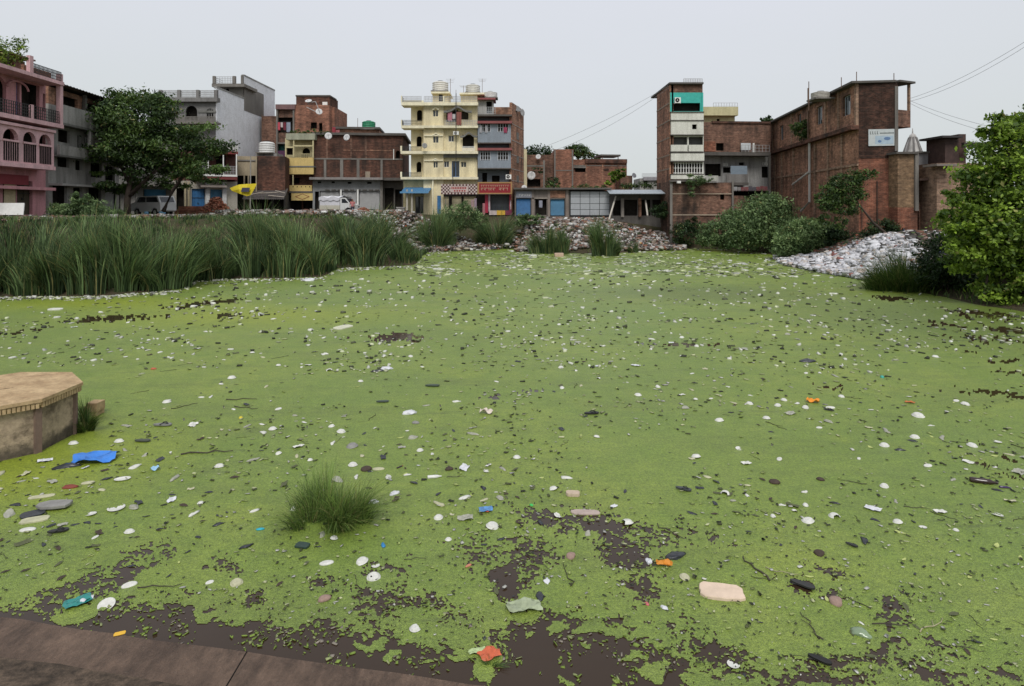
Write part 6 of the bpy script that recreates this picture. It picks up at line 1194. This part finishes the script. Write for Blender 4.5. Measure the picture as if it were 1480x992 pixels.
fl('green_scrap', 'small bright green scrap above the dark patch', 768, 731, 8, blobmesh('scrap', 9, paint((.05, .45, .1), .5), 1, .6, .4), 'scrap'); fl('teal_scrap', 'small teal scrap in the right distance', 1275, 546, 10, blobmesh('scrap', 10, paint((.05, .35, .28), .5), 1, .6, .5), 'scrap'); fl('pink_scrap', 'small salmon scrap right of the weed edge', 677, 819, 12, blobmesh('scrap', 11, paint((.5, .2, .12), .5), 1, .4, .4), 'scrap', rz=.8); fl('pink_scrap', 'small pink scrap below the black bag', 935, 874, 9, blobmesh('scrap', 12, paint((.5, .13, .14), .5), 1, .7, .4), 'scrap')
for a in (('large black plastic bag beside the orange cloth', 976, 805, 27), ('small black plastic bag above the cloudy plastic', 780, 863, 18), ('flat black bag in the right distance', 1168, 523, 20)): fl('black_bag', a[0], a[1], a[2], a[3], V_['bag'][a[1] % 2], 'bag')
for a in (('pinkish rounded stone between the dark patches', 825, 805, 18, 1), ('brown flat stone right of the foam slab', 1184, 801, 18, 0), ('brown stone in a dark ring below the oval bowl', 469, 867, 20, 1), ('pinkish brown stone at lower right', 1208, 871, 24, 1), ('brown stone at right middle', 1120, 698, 17, 0), ('small brown stone right of the first', 1186, 694, 12, 0), ('brown lump beside the cream oval dish', 530, 679, 18, 0), ('dark round stone right of the white tube', 649, 679, 13, 0)): fl('stone', a[0], a[1], a[2], a[3], V_['stone'][a[4]], 'stone')
fl('cloudy_plastic_bag', 'cloudy clear plastic bag at the weed edge near centre', 757, 880, 52, scrapsheet(paint((.33, .38, .24), .3, var=.6, spec=.6), 15, 1, .5, .12), 'bag', rz=.1); fl('clear_plastic_bag', 'pale translucent plastic bag at lower right', 1243, 916, 30, blobmesh('bag', 13, paint((.2, .27, .16), .2, var=.4, spec=.7), 1, .7, .35, .3, 3), 'bag', rz=-.3); fl('clear_plastic_bag', 'pale plastic scrap above the dark branch at right', 1020 + 225, 902, 10, C0[1], 'bag')
fl('white_bag', 'white crumpled bag at the foot of the left reeds', 447, 406, 19, V_['wbag'][0], 'bag', rz=0); fl('white_bag', 'white and black knotted bag in the middle distance', 560, 534, 18, V_['wbag'][1], 'bag', rz=.2); fl('black_rag', 'black rag tangled left of the knotted white bag', 547, 537, 20, V_['dark'][1], 'rag', rz=.1); fl('white_bag', 'white torn bag in the left half above the grass clump', 593, 598, 22, V_['wbag'][1], 'bag', rz=.4); fl('grey_lump', 'grey round lump below the white torn bag', 601, 612, 12, blobmesh('lump', 14, GREYF, 1, .8, .5), 'lump')
fl('white_bag', 'white knotted plastic at the right foot of the grass clump', 500, 747, 22, V_['wbag'][0], 'bag', rz=.2); fl('white_bag', 'white crushed cup to the right of the grass clump', 540, 727, 16, V_['wbag'][1], 'bag', rz=.2); fl('white_bag', 'white folded paper right of the crushed cup', 571, 714, 15, V_['wbag'][0], 'bag', rz=.6); fl('white_cone', 'pinkish white cone of paper in the middle distance', 703, 598, 19, scrapsheet(paint((.6, .52, .45), .6), 16, 1, .5, .35), 'paper', rz=-.2)
fl('white_bag', 'small white and black scrap by the weed edge', 790, 841, 14, V_['wbag'][1], 'bag'); fl('white_bag', 'white scrap next to the orange cloth on its left', 938, 813, 15, V_['wbag'][0], 'bag'); fl('white_bag', 'pale crumpled foil in lower centre', 960, 880, 12, V_['wbag'][1], 'bag'); fl('white_shell', 'white crescent scrap in the open weed, lower right', 1060, 962, 18, V_['bite'][1], 'scrap', rz=.9)
slipper('black slipper floating right of centre in the distance', 855, 599, 22, .15, (.018, .018, .02)); slipper('dark blue grey slipper below the centre', 988, 709, 23, -.5, (.05, .055, .06)); slipper('pale grey sandal in the left water', 235, 616, 26, .05, (.2, .2, .19)); slipper('flat dark slipper under the grey sandal', 206, 639, 23, .0, (.06, .07, .05), strap=False); slipper('black shoe right of the stone slabs', 84, 770, 27, .35, (.025, .025, .025))
slipper('black slipper at lower right corner', 1185, 957, 32, -.65, (.012, .011, .01), strap=False); slipper('black rectangular sole left of the brown stone at right', 1160, 848, 34, -.65, (.03, .03, .028), strap=False); slipper('black slipper in the right middle left of the small oval bowl', 1198, 594, 14, -.5, (.02, .02, .022)); slipper('thin dark sole right of the brown flat stone', 1231, 790, 17, -.8, (.02, .02, .02), strap=False); slipper('dark green slipper in the middle distance', 625, 559, 21, .0, (.05, .07, .05), strap=False); slipper('dark sole below the middle distance bowl pair', 553, 582, 18, .1, (.05, .07, .06), strap=False)
bottle('dark brown bottle at the right edge', 1422, 699, 34, -.35, (.03, .015, .012), (.03, .02, .02)); bottle('purple black bottle end right of the brown bottle', 1453, 706, 15, -.2, (.04, .02, .08), (.2, .2, .25)); bottle('white tube beside a stick in the centre left', 628, 691, 20, .2, (.65, .65, .62), (.6, .6, .6), .5); bottle('small grey can right of the grass clump top', 563, 694, 14, -.8, (.3, .3, .3), (.1, .1, .1)); bottle('dark little bottle with red label', 578, 676, 11, .9, (.03, .02, .02), (.5, .05, .03))
fl('book', 'dark green book floating left of the white oval bowl', 437, 791, 21, slab_mesh(paint((.03, .055, .045), .5), 1, .65, .14, 20, n=8), 'book', rz=-.25, z=.03)
for k, (x, y, w, rz, l) in enumerate(((1093, 823, 62, 1.9, 'long dark branch right of the foam slab'), (1172, 906, 60, 1.55, 'thin upright looking twig at lower right'), (968, 770, 50, -.9, 'forked dark twig above the black bag'), (775, 812, 48, -1.0, 'thin stick across the dark patch'), (600, 809, 32, .08, 'short straight twig below the grass clump'), (970, 965, 50, 1.0, 'dark stick below the foam slab'), (1130, 828, 44, -.4, 'pale stick beside the black sole'), (1345, 905, 60, .5, 'pale stick slanting at lower right'), (350, 578, 44, .05, 'long dark stick in the left middle'), (355, 590, 40, -.3, 'thin stick crossing the left middle'), (230, 850, 60, .1, 'long straight stalk near the creamy oval plate'), (300, 655, 70, .25, 'long dark reed stalk in the left water'), (1325, 735, 34, -.2, 'curved dark stalk at right'), (660, 690, 28, .1, 'dark stalk next to the white tube'), (515, 840, 30, -1.2, 'short crooked twig near the holed bowl'), (1400, 940, 40, -.3, 'dark twig at the lower right corner'), (1290, 903, 60, 0, 'long thin stalk at lower right middle'))): fl('stick', l, x, y, w, stick_mesh(paint((.06, .05, .035) if 'pale' not in l else (.35, .32, .2), .8, var=.4), k, .013 if k else .02), 'stick', rz=rz, z=.02)
# --- the many that nothing tells apart
def warp(me, seed, amt, mat=None):
    rg = random.Random(seed); m = me.copy(); c_ = [(rg.uniform(-5, 5), rg.uniform(-5, 5), rg.uniform(0, 6)) for _ in range(4)]
    for v in m.vertices:
        x, y = v.co.x, v.co.y; v.co.x += amt * math.sin(c_[0][0] * y + c_[0][2]); v.co.y += amt * math.sin(c_[1][0] * x + c_[1][2]); v.co.z *= 1 + 3 * amt * math.sin(c_[2][0] * x + c_[2][1] * y)
    if mat: m.materials.clear(); m.materials.append(mat)
    return m
RAG = [warp(D0, 1, .1), warp(D1, 2, .13, DUSTY), warp(OV0, 3, .12), warp(BT0, 4, .12, DUSTY), warp(PL1, 5, .13)]
V_['chip'] += [scrapsheet(m_, 30 + k, 1, .6, .12) for k, m_ in enumerate((FOAM, DUSTY, FOAMY, PLW))]; C0 = V_['chip'] + [blobmesh('scrap', 140, DUSTY, 1, .4, .2, .6)]; V_['dark'] += [scrapsheet(m_, 40 + k, 1, .5, .1) for k, m_ in enumerate((PLB, BRN, OLIVE, PLB))] + [warp(V_['stick'][0], 9, .1), leaf_mesh(PLB, 5)]
g = random.Random(12)
def scatter(name, label, cat, grp, meshes, n, lo, hi, zone=(366, 985), pw=1.0, wr=(.10, .20), xr=(-30, 1510)):
    k = tries = 0
    while k < n and tries < n * 80:
        tries += 1; py = zone[0] + (zone[1] - zone[0]) * g.random() ** pw; px = g.uniform(*xr); b = at(px, py)
        if float(sdist(np.array([b.x]), np.array([b.y]))[0]) > -.25 or float(open_field(np.array([b.x]), np.array([b.y]))[0]) > 1.05 and g.random() < .8: continue
        if py > np.interp(px, EDGE[:, 0], EDGE[:, 1]) - 8: continue
        if px < 165 and 530 < py < 662: continue
        if g.random() > np.clip((float(fbm(np.array([b.x * .55]), np.array([b.y * .55]), 3, 123)[0]) - .36) * 4, .1, 1): continue
        s = g.uniform(*wr) ** 1.0 * g.choice((.7, 1, 1)); w = s * FOC / b.y
        if any(abs(px - a) < (w + c_) * .6 and abs(py - b_) < (w + c_) * .4 for a, b_, c_ in taken[-400:]): continue
        fl(name, label, px, py, w, g.choice(meshes), cat, rz=g.uniform(0, 6.28), group=grp, tilt=g.uniform(-.15, .25)); k += 1
scatter('foam_bowl', 'white foam bowl floating upside down on the duckweed', 'bowl', 'white foam bowls on the duckweed', [D0, D1, D0, OV0, BT0, BT0, BT1] + RAG, 190, 0, 0, pw=1.7, wr=(.09, .17), zone=(368, 780))
LMK = [(137, 666, 'the blue plastic bag'), (78, 735, 'the grey stone slab'), (112, 873, 'the teal packet'), (470, 740, 'the lone grass clump'), (60, 600, 'the stone platform'), (496, 474, 'the slanted white board'), (570, 487, 'the brown open patch'), (558, 535, 'the knotted white bag'), (593, 600, 'the torn white bag'), (855, 599, 'the black slipper'), (988, 709, 'the blue grey slipper'),
    (846, 742, 'the flat pinkish board'), (703, 598, 'the white paper cone'), (960, 818, 'the orange cloth'), (1043, 858, 'the creamy foam slab'), (1175, 582, 'the bright orange scrap'), (1168, 523, 'the flat black bag'), (1422, 699, 'the brown bottle'), (1243, 916, 'the pale clear bag'), (808, 371, 'the pale pink box'), (447, 406, 'the bag by the reeds'), (1318, 423, 'the dark grass bush'), (1200, 395, 'the white rubbish slope'), (875, 371, 'the rounded reed tuft'), (300, 440, 'the dark left streak'), (975, 500, 'the thin dark patch'), (1440, 570, 'the dark right edge streaks'), (222, 534, 'the small red scrap'), (702, 739, 'the blue packet'), (350, 578, 'the crossed dark sticks')]
cells = {}
for o in COL.objects:
    if o.get('group') == 'white foam bowls on the duckweed':
        px, py = CX + o.location.x / o.location.y * FOC, HOR + EYE * FOC / o.location.y
        m = min(LMK, key=lambda q: math.hypot(px - q[0], 2 * (py - q[1]))); dx, dy = px - m[0], 2 * (py - m[1])
        sec = ('to the right of' if dx > 0 else 'to the left of') if abs(dx) > abs(dy) else ('in front of' if dy > 0 else 'beyond')
        cells.setdefault((m[2], sec), []).append((math.hypot(dx, dy), o))
for (nm, sec), lst in cells.items():
    for k, (_d, o) in enumerate(sorted(lst, key=lambda q: q[0])):
        o['label'] = ('nearest', 'second nearest', 'third nearest', 'fourth nearest', 'fifth nearest', 'farther')[min(k, 5)] + ' small white foam bowl ' + sec + ' ' + nm
scatter('foam_scrap', 'small torn white foam scrap floating flat on the duckweed', 'scrap', 'white foam scraps on the duckweed', C0, 290, 0, 0, pw=1.5, wr=(.07, .24), zone=(366, 760))
scatter('dark_scrap', 'small dark scrap of rag, rubber or husk floating on the duckweed', 'scrap', 'dark scraps on the duckweed', V_['dark'], 290, 0, 0, pw=1.6, wr=(.06, .18), zone=(366, 800))
scatter('fallen_leaf', 'single dead or yellowed leaf floating on the duckweed', 'leaf', 'leaves on the duckweed', V_['leaf'], 280, 0, 0, pw=1.2, wr=(.05, .15))
scatter('twig', 'short dark twig lying on the duckweed', 'stick', 'twigs on the duckweed', V_['stick'], 90, 0, 0, pw=1.3, wr=(.2, .5))
def litterfield(name, label, n, seed, pal, wts, size, pyr, pw, flat=.12, asp=.5, xr=(-220, 1760)):
    g_ = np.random.default_rng(seed); py = pyr[0] + (pyr[1] - pyr[0]) * g_.random(n) ** pw; px = g_.uniform(xr[0], xr[1], n); Y = EYE * FOC / (py - HOR); X = (px - CX) / FOC * Y
    cl_ = fbm(X * .5, Y * .5, 3, seed); m = (sdist(X, Y) < -.1) & (g_.random(n) < np.clip((cl_ - .42) * 5, .12, 1)) & (py < np.interp(px, EDGE[:, 0], EDGE[:, 1]) - 3) & ~((px < 150) & (py > 530) & (py < 665)); X, Y = X[m], Y[m]
    o = link(name, shards(name, np.column_stack([X, Y, np.full(len(X), .018)]), size * np.clip(Y / 17, .2, 2.2) * g_.uniform(.3, 1.8, len(X)), pal, seed, flat, wts, asp)); tag(o, label, None, None, 'stuff')
litterfield('floating_bits', 'countless tiny pale and dark bits of litter strewn over the duckweed', 14000, 61, [(.42, .44, .25), (.03, .035, .02), (.5, .5, .45), (.07, .08, .03), (.3, .36, .12)], (3, 3, 2, 3, 2), .07, (366, 985), 1.7)
litterfield('mid_floating_litter', 'small upright bits of white and dark litter in the middle of the pond', 5200, 63, [(.62, .63, .56), (.5, .53, .36), (.035, .04, .025), (.08, .09, .05)], (3, 2, 2.2, 1.5), .075, (372, 540), 1.05, flat=.5)
litterfield('far_floating_litter', 'dense pale litter floating along the far shore', 6000, 62, [(.5, .55, .3), (.65, .66, .6), (.25, .3, .12), (.1, .12, .05)], (3, 2, 2, 1), .12, (356.5, 400), 1.8, xr=(600, 1240))
# litter line along the left reeds
g_ = np.random.default_rng(66); n = 900; tt = g_.random(n); px = -60 + 720 * tt; py = np.interp(px, [p[0] for p in SHORE], [p[1] for p in SHORE]) + np.abs(g_.normal(size=n)) * 2.2 + .5; Y = EYE * FOC / (py - HOR)
o = link('reed_edge_litter', shards('reed_edge_litter', np.column_stack([(px - CX) / FOC * Y, Y, np.full(n, .03)]), .11 * g_.uniform(.4, 1.6, n), [(.6, .6, .55), (.45, .48, .3), (.1, .1, .07)], 67, .3, (3, 2, 1))); tag(o, 'line of pale litter washed against the left reeds', None, None, 'stuff')
# loose duckweed specks in the open water
n = 5200; px = g_.uniform(60, 1100, n); py = g_.uniform(860, 1000, n); Y = EYE * FOC / (py - HOR); X = (px - CX) / FOC * Y; f_ = open_field(X, Y); m = (f_ > .93) & (Y > a0.y + d0.y * (X - a0.x) + .03) & (fbm(X * 4, Y * 4, 3, 88) > .5); X, Y = X[m], Y[m]
o = link('loose_duckweed', shards('loose_duckweed', np.column_stack([X, Y, np.full(len(X), .006)]), .016 * g_.uniform(.3, 2.0, len(X)) ** 1.5, [(.19, .27, .05), (.3, .34, .15), (.25, .22, .18)], 68, .2, (4, 1, 1))); tag(o, 'loose duckweed specks drifting on the open brown water', None, None, 'stuff')

# ---------------------------------------------------------------- stone platform
t = NT('platform_stone'); n1_ = t.noise(3, t.vec((1, 1, 1)), 7, .7); n2_ = t.noise(14, None, 6, .75)
c = t.mix(t.ramp(n1_, .35, .65), (.33, .23, .13), (.53, .40, .24)); c = t.mix(.8, c, t.ramp(n2_, .3, .7, (.6, .58, .55), (1.25, 1.2, 1.15)), 'MULTIPLY'); t.bump(n2_, .5, .02); TOPST = t.fin(c, .8, .25)
t = NT('platform_plaster'); n1_ = t.noise(2.2, None, 7, .7); n2_ = t.noise(10, None, 6, .75)
c = t.mix(t.ramp(n1_, .36, .55), (.14, .11, .08), (.42, .34, .25)); c = t.mix(.8, c, t.ramp(n2_, .3, .7, (.5, .48, .45), (1.2, 1.15, 1.1)), 'MULTIPLY')
sp = t.n('SeparateXYZ'); t.l(t.tc.outputs['Object'], sp.inputs[0]); wet = t.ramp(t.math('ADD', sp.outputs[2], t.math('MULTIPLY', t.math('SUBTRACT', n1_, .5), .7)), .12, .3, (1, 1, 1), (0, 0, 0)); c = t.mix(t.math('MULTIPLY', wet, .75), c, (.04, .035, .03)); t.bump(n2_, .6, .03); SIDEST = t.fin(c, .85, .2)
pf = empty('stone_platform', (-8.77, 10.57, 0)); tag(pf, 'octagonal stone platform with carved cornice standing in the water at left', 'stone platform')
oc = lambda ap, z0, z1, mb: mb.prism([(ap / math.cos(R(22.5)) * math.cos(R(22.5 + 45 * k)), ap / math.cos(R(22.5)) * math.sin(R(22.5 + 45 * k))) for k in range(8)], z0, z1)
mb = MB(); oc(1.05, -.6, .74, mb); mb.build('body', SIDEST, pf); mb = MB(); oc(1.16, .845, .9, mb); mb.build('top_slab', TOPST, pf)
mb = MB(); oc(1.12, .79, .844, mb); oc(1.08, .741, .789, mb); mb.build('cornice', TOPST, pf)
mb = MB()
for k in range(8):
    a = R(45 * k); n_ = 15; ap = 1.125; tg = Vector((-math.sin(a), math.cos(a))); nn = Vector((math.cos(a), math.sin(a)))
    for j in range(n_):
        p = nn * ap + tg * ((j + .5) / n_ - .5) * .9; q = Matrix.Rotation(a, 3, 'Z'); s_ = len(mb.v); mb.box(-.012, -.022, .75, .018, .022, .835)
        for i in range(s_, len(mb.v)): v = q @ Vector(mb.v[i]); mb.v[i] = (v.x + p.x, v.y + p.y, v.z)
mb.build('dentil_band', TOPST, pf)
for k in range(8):
    a = R(22.5 + 45 * k); mb = MB(); r_ = 1.05 / math.cos(R(22.5)); mb.box(-.05, -.05, -.5, .03, .05, .74); pl = mb.build('corner_pilaster', plaster((.22, .15, .12), .5), pf); pl.location = (r_ * math.cos(a), r_ * math.sin(a), 0); pl.rotation_euler = (0, 0, a)
mb = MB(); mb.box(-.1, -.004, .9, .24, .004, .903); mb.box(-.5, -.2, .9, -.05, -.195, .9025); mb.build('crack', DARK, pf).rotation_euler = (0, 0, .6)
bk = empty('brick_stub', tuple(at(137, 600))); tag(bk, 'broken stone stub in the water right of the platform', 'stone'); mb = MB(); mb.box(-.13, -.1, -.3, .09, .15, .2); mb.box(-.09, -.12, .1, .12, .12, .26); mb.build('block', TOPST, bk)

# ---------------------------------------------------------------- vehicles
TYRE = paint((.015, .015, .015), .9); CARW = paint((.62, .63, .62), .3, var=.12, spec=.5)
def extr(mb, prof, y0, y1):
    n = len(prof); b = len(mb.v); mb.v += [(p[0], y0, p[1]) for p in prof] + [(p[0], y1, p[1]) for p in prof]; mb.f.append(tuple(b + i for i in range(n))); mb.f.append(tuple(b + n + i for i in reversed(range(n))))
    for i in range(n): mb.f.append((b + (i + 1) % n, b + i, b + n + i, b + n + (i + 1) % n))
    mb.m += [mb.mi] * (n + 2)
def wheel(root, x, y, r, w=.2):
    t_ = MB(); t_.lathe([(r * .6, -w / 2), (r * .95, -w / 2), (r, -w / 3), (r, w / 3), (r * .95, w / 2), (r * .6, w / 2)], 20); wl = t_.build('wheel', TYRE, root, smooth=True); wl.location = (x, y, r); wl.rotation_euler = (R(90), 0, 0)
    h = MB(); h.lathe([(.001, w / 2 - .02), (r * .25, w / 2 - .02), (r * .3, w / 2 - .05), (r * .6, w / 2 - .03)], 14); h.lathe([(.001, -w / 2 + .02), (r * .6, -w / 2 + .03)], 14); h.build('rim', STEEL, wl)
p = at(462, 312.3, 3.25); tr = empty('pickup_truck', (atY(462, 300, 66).x, 66, 3.22), R(-12)); tag(tr, 'small white pickup truck with a white sheet covering its loading bed', 'pickup truck')
mb = MB(); extr(mb, [(2.35, .42), (2.35, 1.75), (2.55, 1.82), (2.95, 1.78), (3.45, 1.2), (3.82, 1.05), (3.86, .5), (3.7, .42), (3.55, .7), (3.2, .78), (2.9, .6), (2.85, .42)], 0, 1.5); mb.build('cab', CARW, tr)
mb = MB(); extr(mb, [(2.55, 1.25), (2.55, 1.68), (2.9, 1.68), (3.3, 1.25)], -.012, .0); extr(mb, [(2.55, 1.25), (2.55, 1.68), (2.9, 1.68), (3.3, 1.25)], 1.5, 1.512); mb.poly([(2.99, .1, 1.745), (3.46, .1, 1.215), (3.46, 1.4, 1.215), (2.99, 1.4, 1.745)]); mb.build('window', GLASS, tr)
mb = MB(); mb.box(.0, 0, .55, 2.3, 1.5, .62); mb.box(0, 0, .62, 2.3, .05, 1.0); mb.box(0, 1.45, .62, 2.3, 1.5, 1.0); mb.box(0, .05, .62, .05, 1.45, 1.0); mb.build('loading_bed', paint((.5, .48, .4), .5), tr)
mb = MB(); mb.box(0.1, .3, .4, 3.6, 1.2, .55); mb.build('chassis', BLACKM, tr); 
mb = MB(); mb.box(2.4, .1, 1.83, 3.0, 1.4, 1.9); mb.build('roof_rack', BLACKM, tr); mb = MB(); mb.box(3.84, .12, .78, 3.88, .34, .92); mb.build('headlight', GLASS, tr); mb = MB(); mb.box(3.84, 1.16, .78, 3.88, 1.38, .92); mb.build('headlight', GLASS, tr); mb = MB(); mb.box(3.8, 0, .42, 3.92, 1.5, .56); mb.build('bumper', BLACKM, tr)
mb = MB(); mb.box(.02, .02, 1.0, 2.28, 1.48, 1.62); n = 10
for i in range(n):
    for j in range(5):
        x0, x1, y0, y1 = -.08 + 2.42 * i / n, -.08 + 2.42 * (i + 1) / n, -.06 + 1.62 * j / 5, -.06 + 1.62 * (j + 1) / 5; hz = lambda x, y: 1.85 + .1 * math.sin(x * 5) * math.cos(y * 3) + .12 * (1 - abs(y - .75))
        mb.poly([(x0, y0, hz(x0, y0)), (x1, y0, hz(x1, y0)), (x1, y1, hz(x1, y1)), (x0, y1, hz(x0, y1))])
    for y_ in (-.06, 1.56): mb.poly([(x0, y_, 1.5 + .08 * math.sin(i * 2)), (x1, y_, 1.5 + .08 * math.sin(i * 2 + 2)), (x1, y_, hz(x1, y_)), (x0, y_, hz(x0, y_))])
mb.build('cargo_cover', paint((.62, .62, .66), .7, var=.35), tr)
for x in (.75, 3.2):
    for y in (.12, 1.38): wheel(tr, x, y, .3, .16)
cr = empty('parked_car', (atY(187, 300, 57).x, 57, 3.22), R(-22)); tag(cr, 'white high roofed car parked under the big tree by the blue shutter', 'car')
mb = MB(); extr(mb, [(0, .4), (-.05, .95), (.1, 1.1), (.75, 1.25), (1.15, 1.78), (3.6, 1.82), (3.9, 1.2), (3.95, .5), (3.8, .4), (3.62, .4), (3.5, .68), (3.2, .78), (2.9, .68), (2.78, .4), (1.35, .4), (1.22, .68), (.92, .78), (.6, .68), (.5, .4)], 0, 1.65); mb.build('body', CARW, cr)
mb = MB()
for y0, y1 in ((-.012, 0), (1.65, 1.662)): extr(mb, [(1.0, 1.25), (1.3, 1.7), (2.1, 1.7), (2.1, 1.25)], y0, y1); extr(mb, [(2.2, 1.25), (2.2, 1.7), (3.5, 1.7), (3.7, 1.25)], y0, y1)
mb.poly([(.78, .12, 1.29), (1.13, .12, 1.75), (1.13, 1.53, 1.75), (.78, 1.53, 1.29)]); mb.poly([(3.66, .15, 1.72), (3.9, .15, 1.25), (3.9, 1.5, 1.25), (3.66, 1.5, 1.72)]); mb.build('window', GLASS, cr)
mb = MB(); mb.box(-.1, .05, .4, 0, 1.6, .6); mb.build('bumper', BLACKM, cr)
for y in (.15, 1.3): mb = MB(); mb.box(-.07, y, .78, -.02, y + .25, .95); mb.build('headlight', GLASS, cr)
for x in (.92, 3.2):
    for y in (.12, 1.53): wheel(cr, x, y, .34, .2)
# a person beyond the pickup
pr_ = empty('person', (atY(509.5, 300, 63.5).x, 63.5, 3.15)); tag(pr_, 'person with dark hair in a pink top standing right of the white pickup', 'person')
def skin(name, verts, edges, radii, mat, parent):
    me = bpy.data.meshes.new(name); me.from_pydata(verts, edges, []); o = bpy.data.objects.new(name, me); COL.objects.link(o); o.parent = parent
    m = o.modifiers.new('skin', 'SKIN'); sv = me.skin_vertices[0] if me.skin_vertices else None
    if sv is None:
        bpy.context.view_layer.objects.active = o; o.select_set(True)
        import bmesh; bm = bmesh.new(); bm.from_mesh(me); bm.verts.layers.skin.verify(); bm.to_mesh(me); bm.free(); sv = me.skin_vertices[0]
    for i, r_ in enumerate(radii): sv.data[i].radius = (r_, r_ * .85) if i < 4 else (r_, r_)
    sv.data[0].use_root = True; s2 = o.modifiers.new('sub', 'SUBSURF'); s2.levels = s2.render_levels = 2; me.materials.append(mat); return o
SKIN = paint((.2, .1, .06), .6); PT = paint((.45, .16, .16), .8)
bv = [(0, 0, .92), (0, 0, 1.15), (0, 0, 1.38), (0, 0, 1.48), (0, 0, 1.6), (0, -.01, 1.68), (.1, 0, .88), (.11, 0, .5), (.11, .02, .08), (.11, -.14, .04), (-.1, 0, .88), (-.11, .03, .5), (-.11, .03, .08), (-.11, -.12, .04), (.19, 0, 1.4), (.25, -.02, 1.13), (.24, -.12, .9), (.24, -.17, .82), (-.19, 0, 1.4), (-.25, 0, 1.13), (-.25, -.08, .9), (-.25, -.12, .82)]
be = [(0, 1), (1, 2), (2, 3), (3, 4), (4, 5), (0, 6), (6, 7), (7, 8), (8, 9), (0, 10), (10, 11), (11, 12), (12, 13), (2, 14), (14, 15), (15, 16), (16, 17), (2, 18), (18, 19), (19, 20), (20, 21)]
skin('body', bv, be, [.14, .12, .14, .05, .095, .085, .09, .06, .045, .035, .09, .06, .045, .035, .055, .042, .032, .03, .055, .042, .032, .03], SKIN, pr_)
skin('top', [(0, 0, .86), (0, 0, 1.1), (0, 0, 1.4), (.19, 0, 1.4), (.25, -.02, 1.16), (-.19, 0, 1.4), (-.25, 0, 1.16)], [(0, 1), (1, 2), (2, 3), (3, 4), (2, 5), (5, 6)], [.175, .155, .16, .075, .06, .075, .06], PT, pr_)
skin('trousers', [(0, 0, .95), (.1, 0, .86), (.11, 0, .5), (.11, .02, .12), (-.1, 0, .86), (-.11, .03, .5), (-.11, .03, .12)], [(0, 1), (1, 2), (2, 3), (0, 4), (4, 5), (5, 6)], [.15, .11, .08, .07, .11, .08, .07], paint((.05, .05, .07), .8), pr_)
skin('hair', [(0, .02, 1.62), (0, .01, 1.72)], [(0, 1)], [.1, .1], paint((.01, .008, .007), .7), pr_)
# mound of red brick rubble by the blue doors and another behind the pickup
for px, py, Y, wd, hh, l, sd in ((312, 312, 61, 3.2, 2.1, 'mound of red brick rubble in front of the blue doors', 71), (525, 311, 64, 2.6, .8, 'low mound of red brick rubble right of the white pickup', 72)):
    g_ = np.random.default_rng(sd); n = 900; a = g_.random(n) * 6.283; r_ = np.sqrt(g_.random(n)); c0_ = atY(px, py, Y); P = np.column_stack([np.cos(a) * r_ * wd / 2, np.sin(a) * r_ * wd / 2, hh * (1 - r_) ** .8 * g_.uniform(.7, 1, n)])
    o = empty('brick_mound', c0_); tag(o, l, 'rubble mound'); link('loose_brick', shards('bricks', P, .24, [(.3, .1, .055), (.2, .075, .045), (.33, .16, .1)], sd, .4), o)['kind'] = 'stuff'
    mb = MB(); mb.lathe([(.01, hh * .9), (wd * .12, hh * .72), (wd * .3, hh * .3), (wd * .46, 0), (wd * .48, -.4)], 14); mb.build('core', paint((.2, .08, .05), .9, var=.6), o)
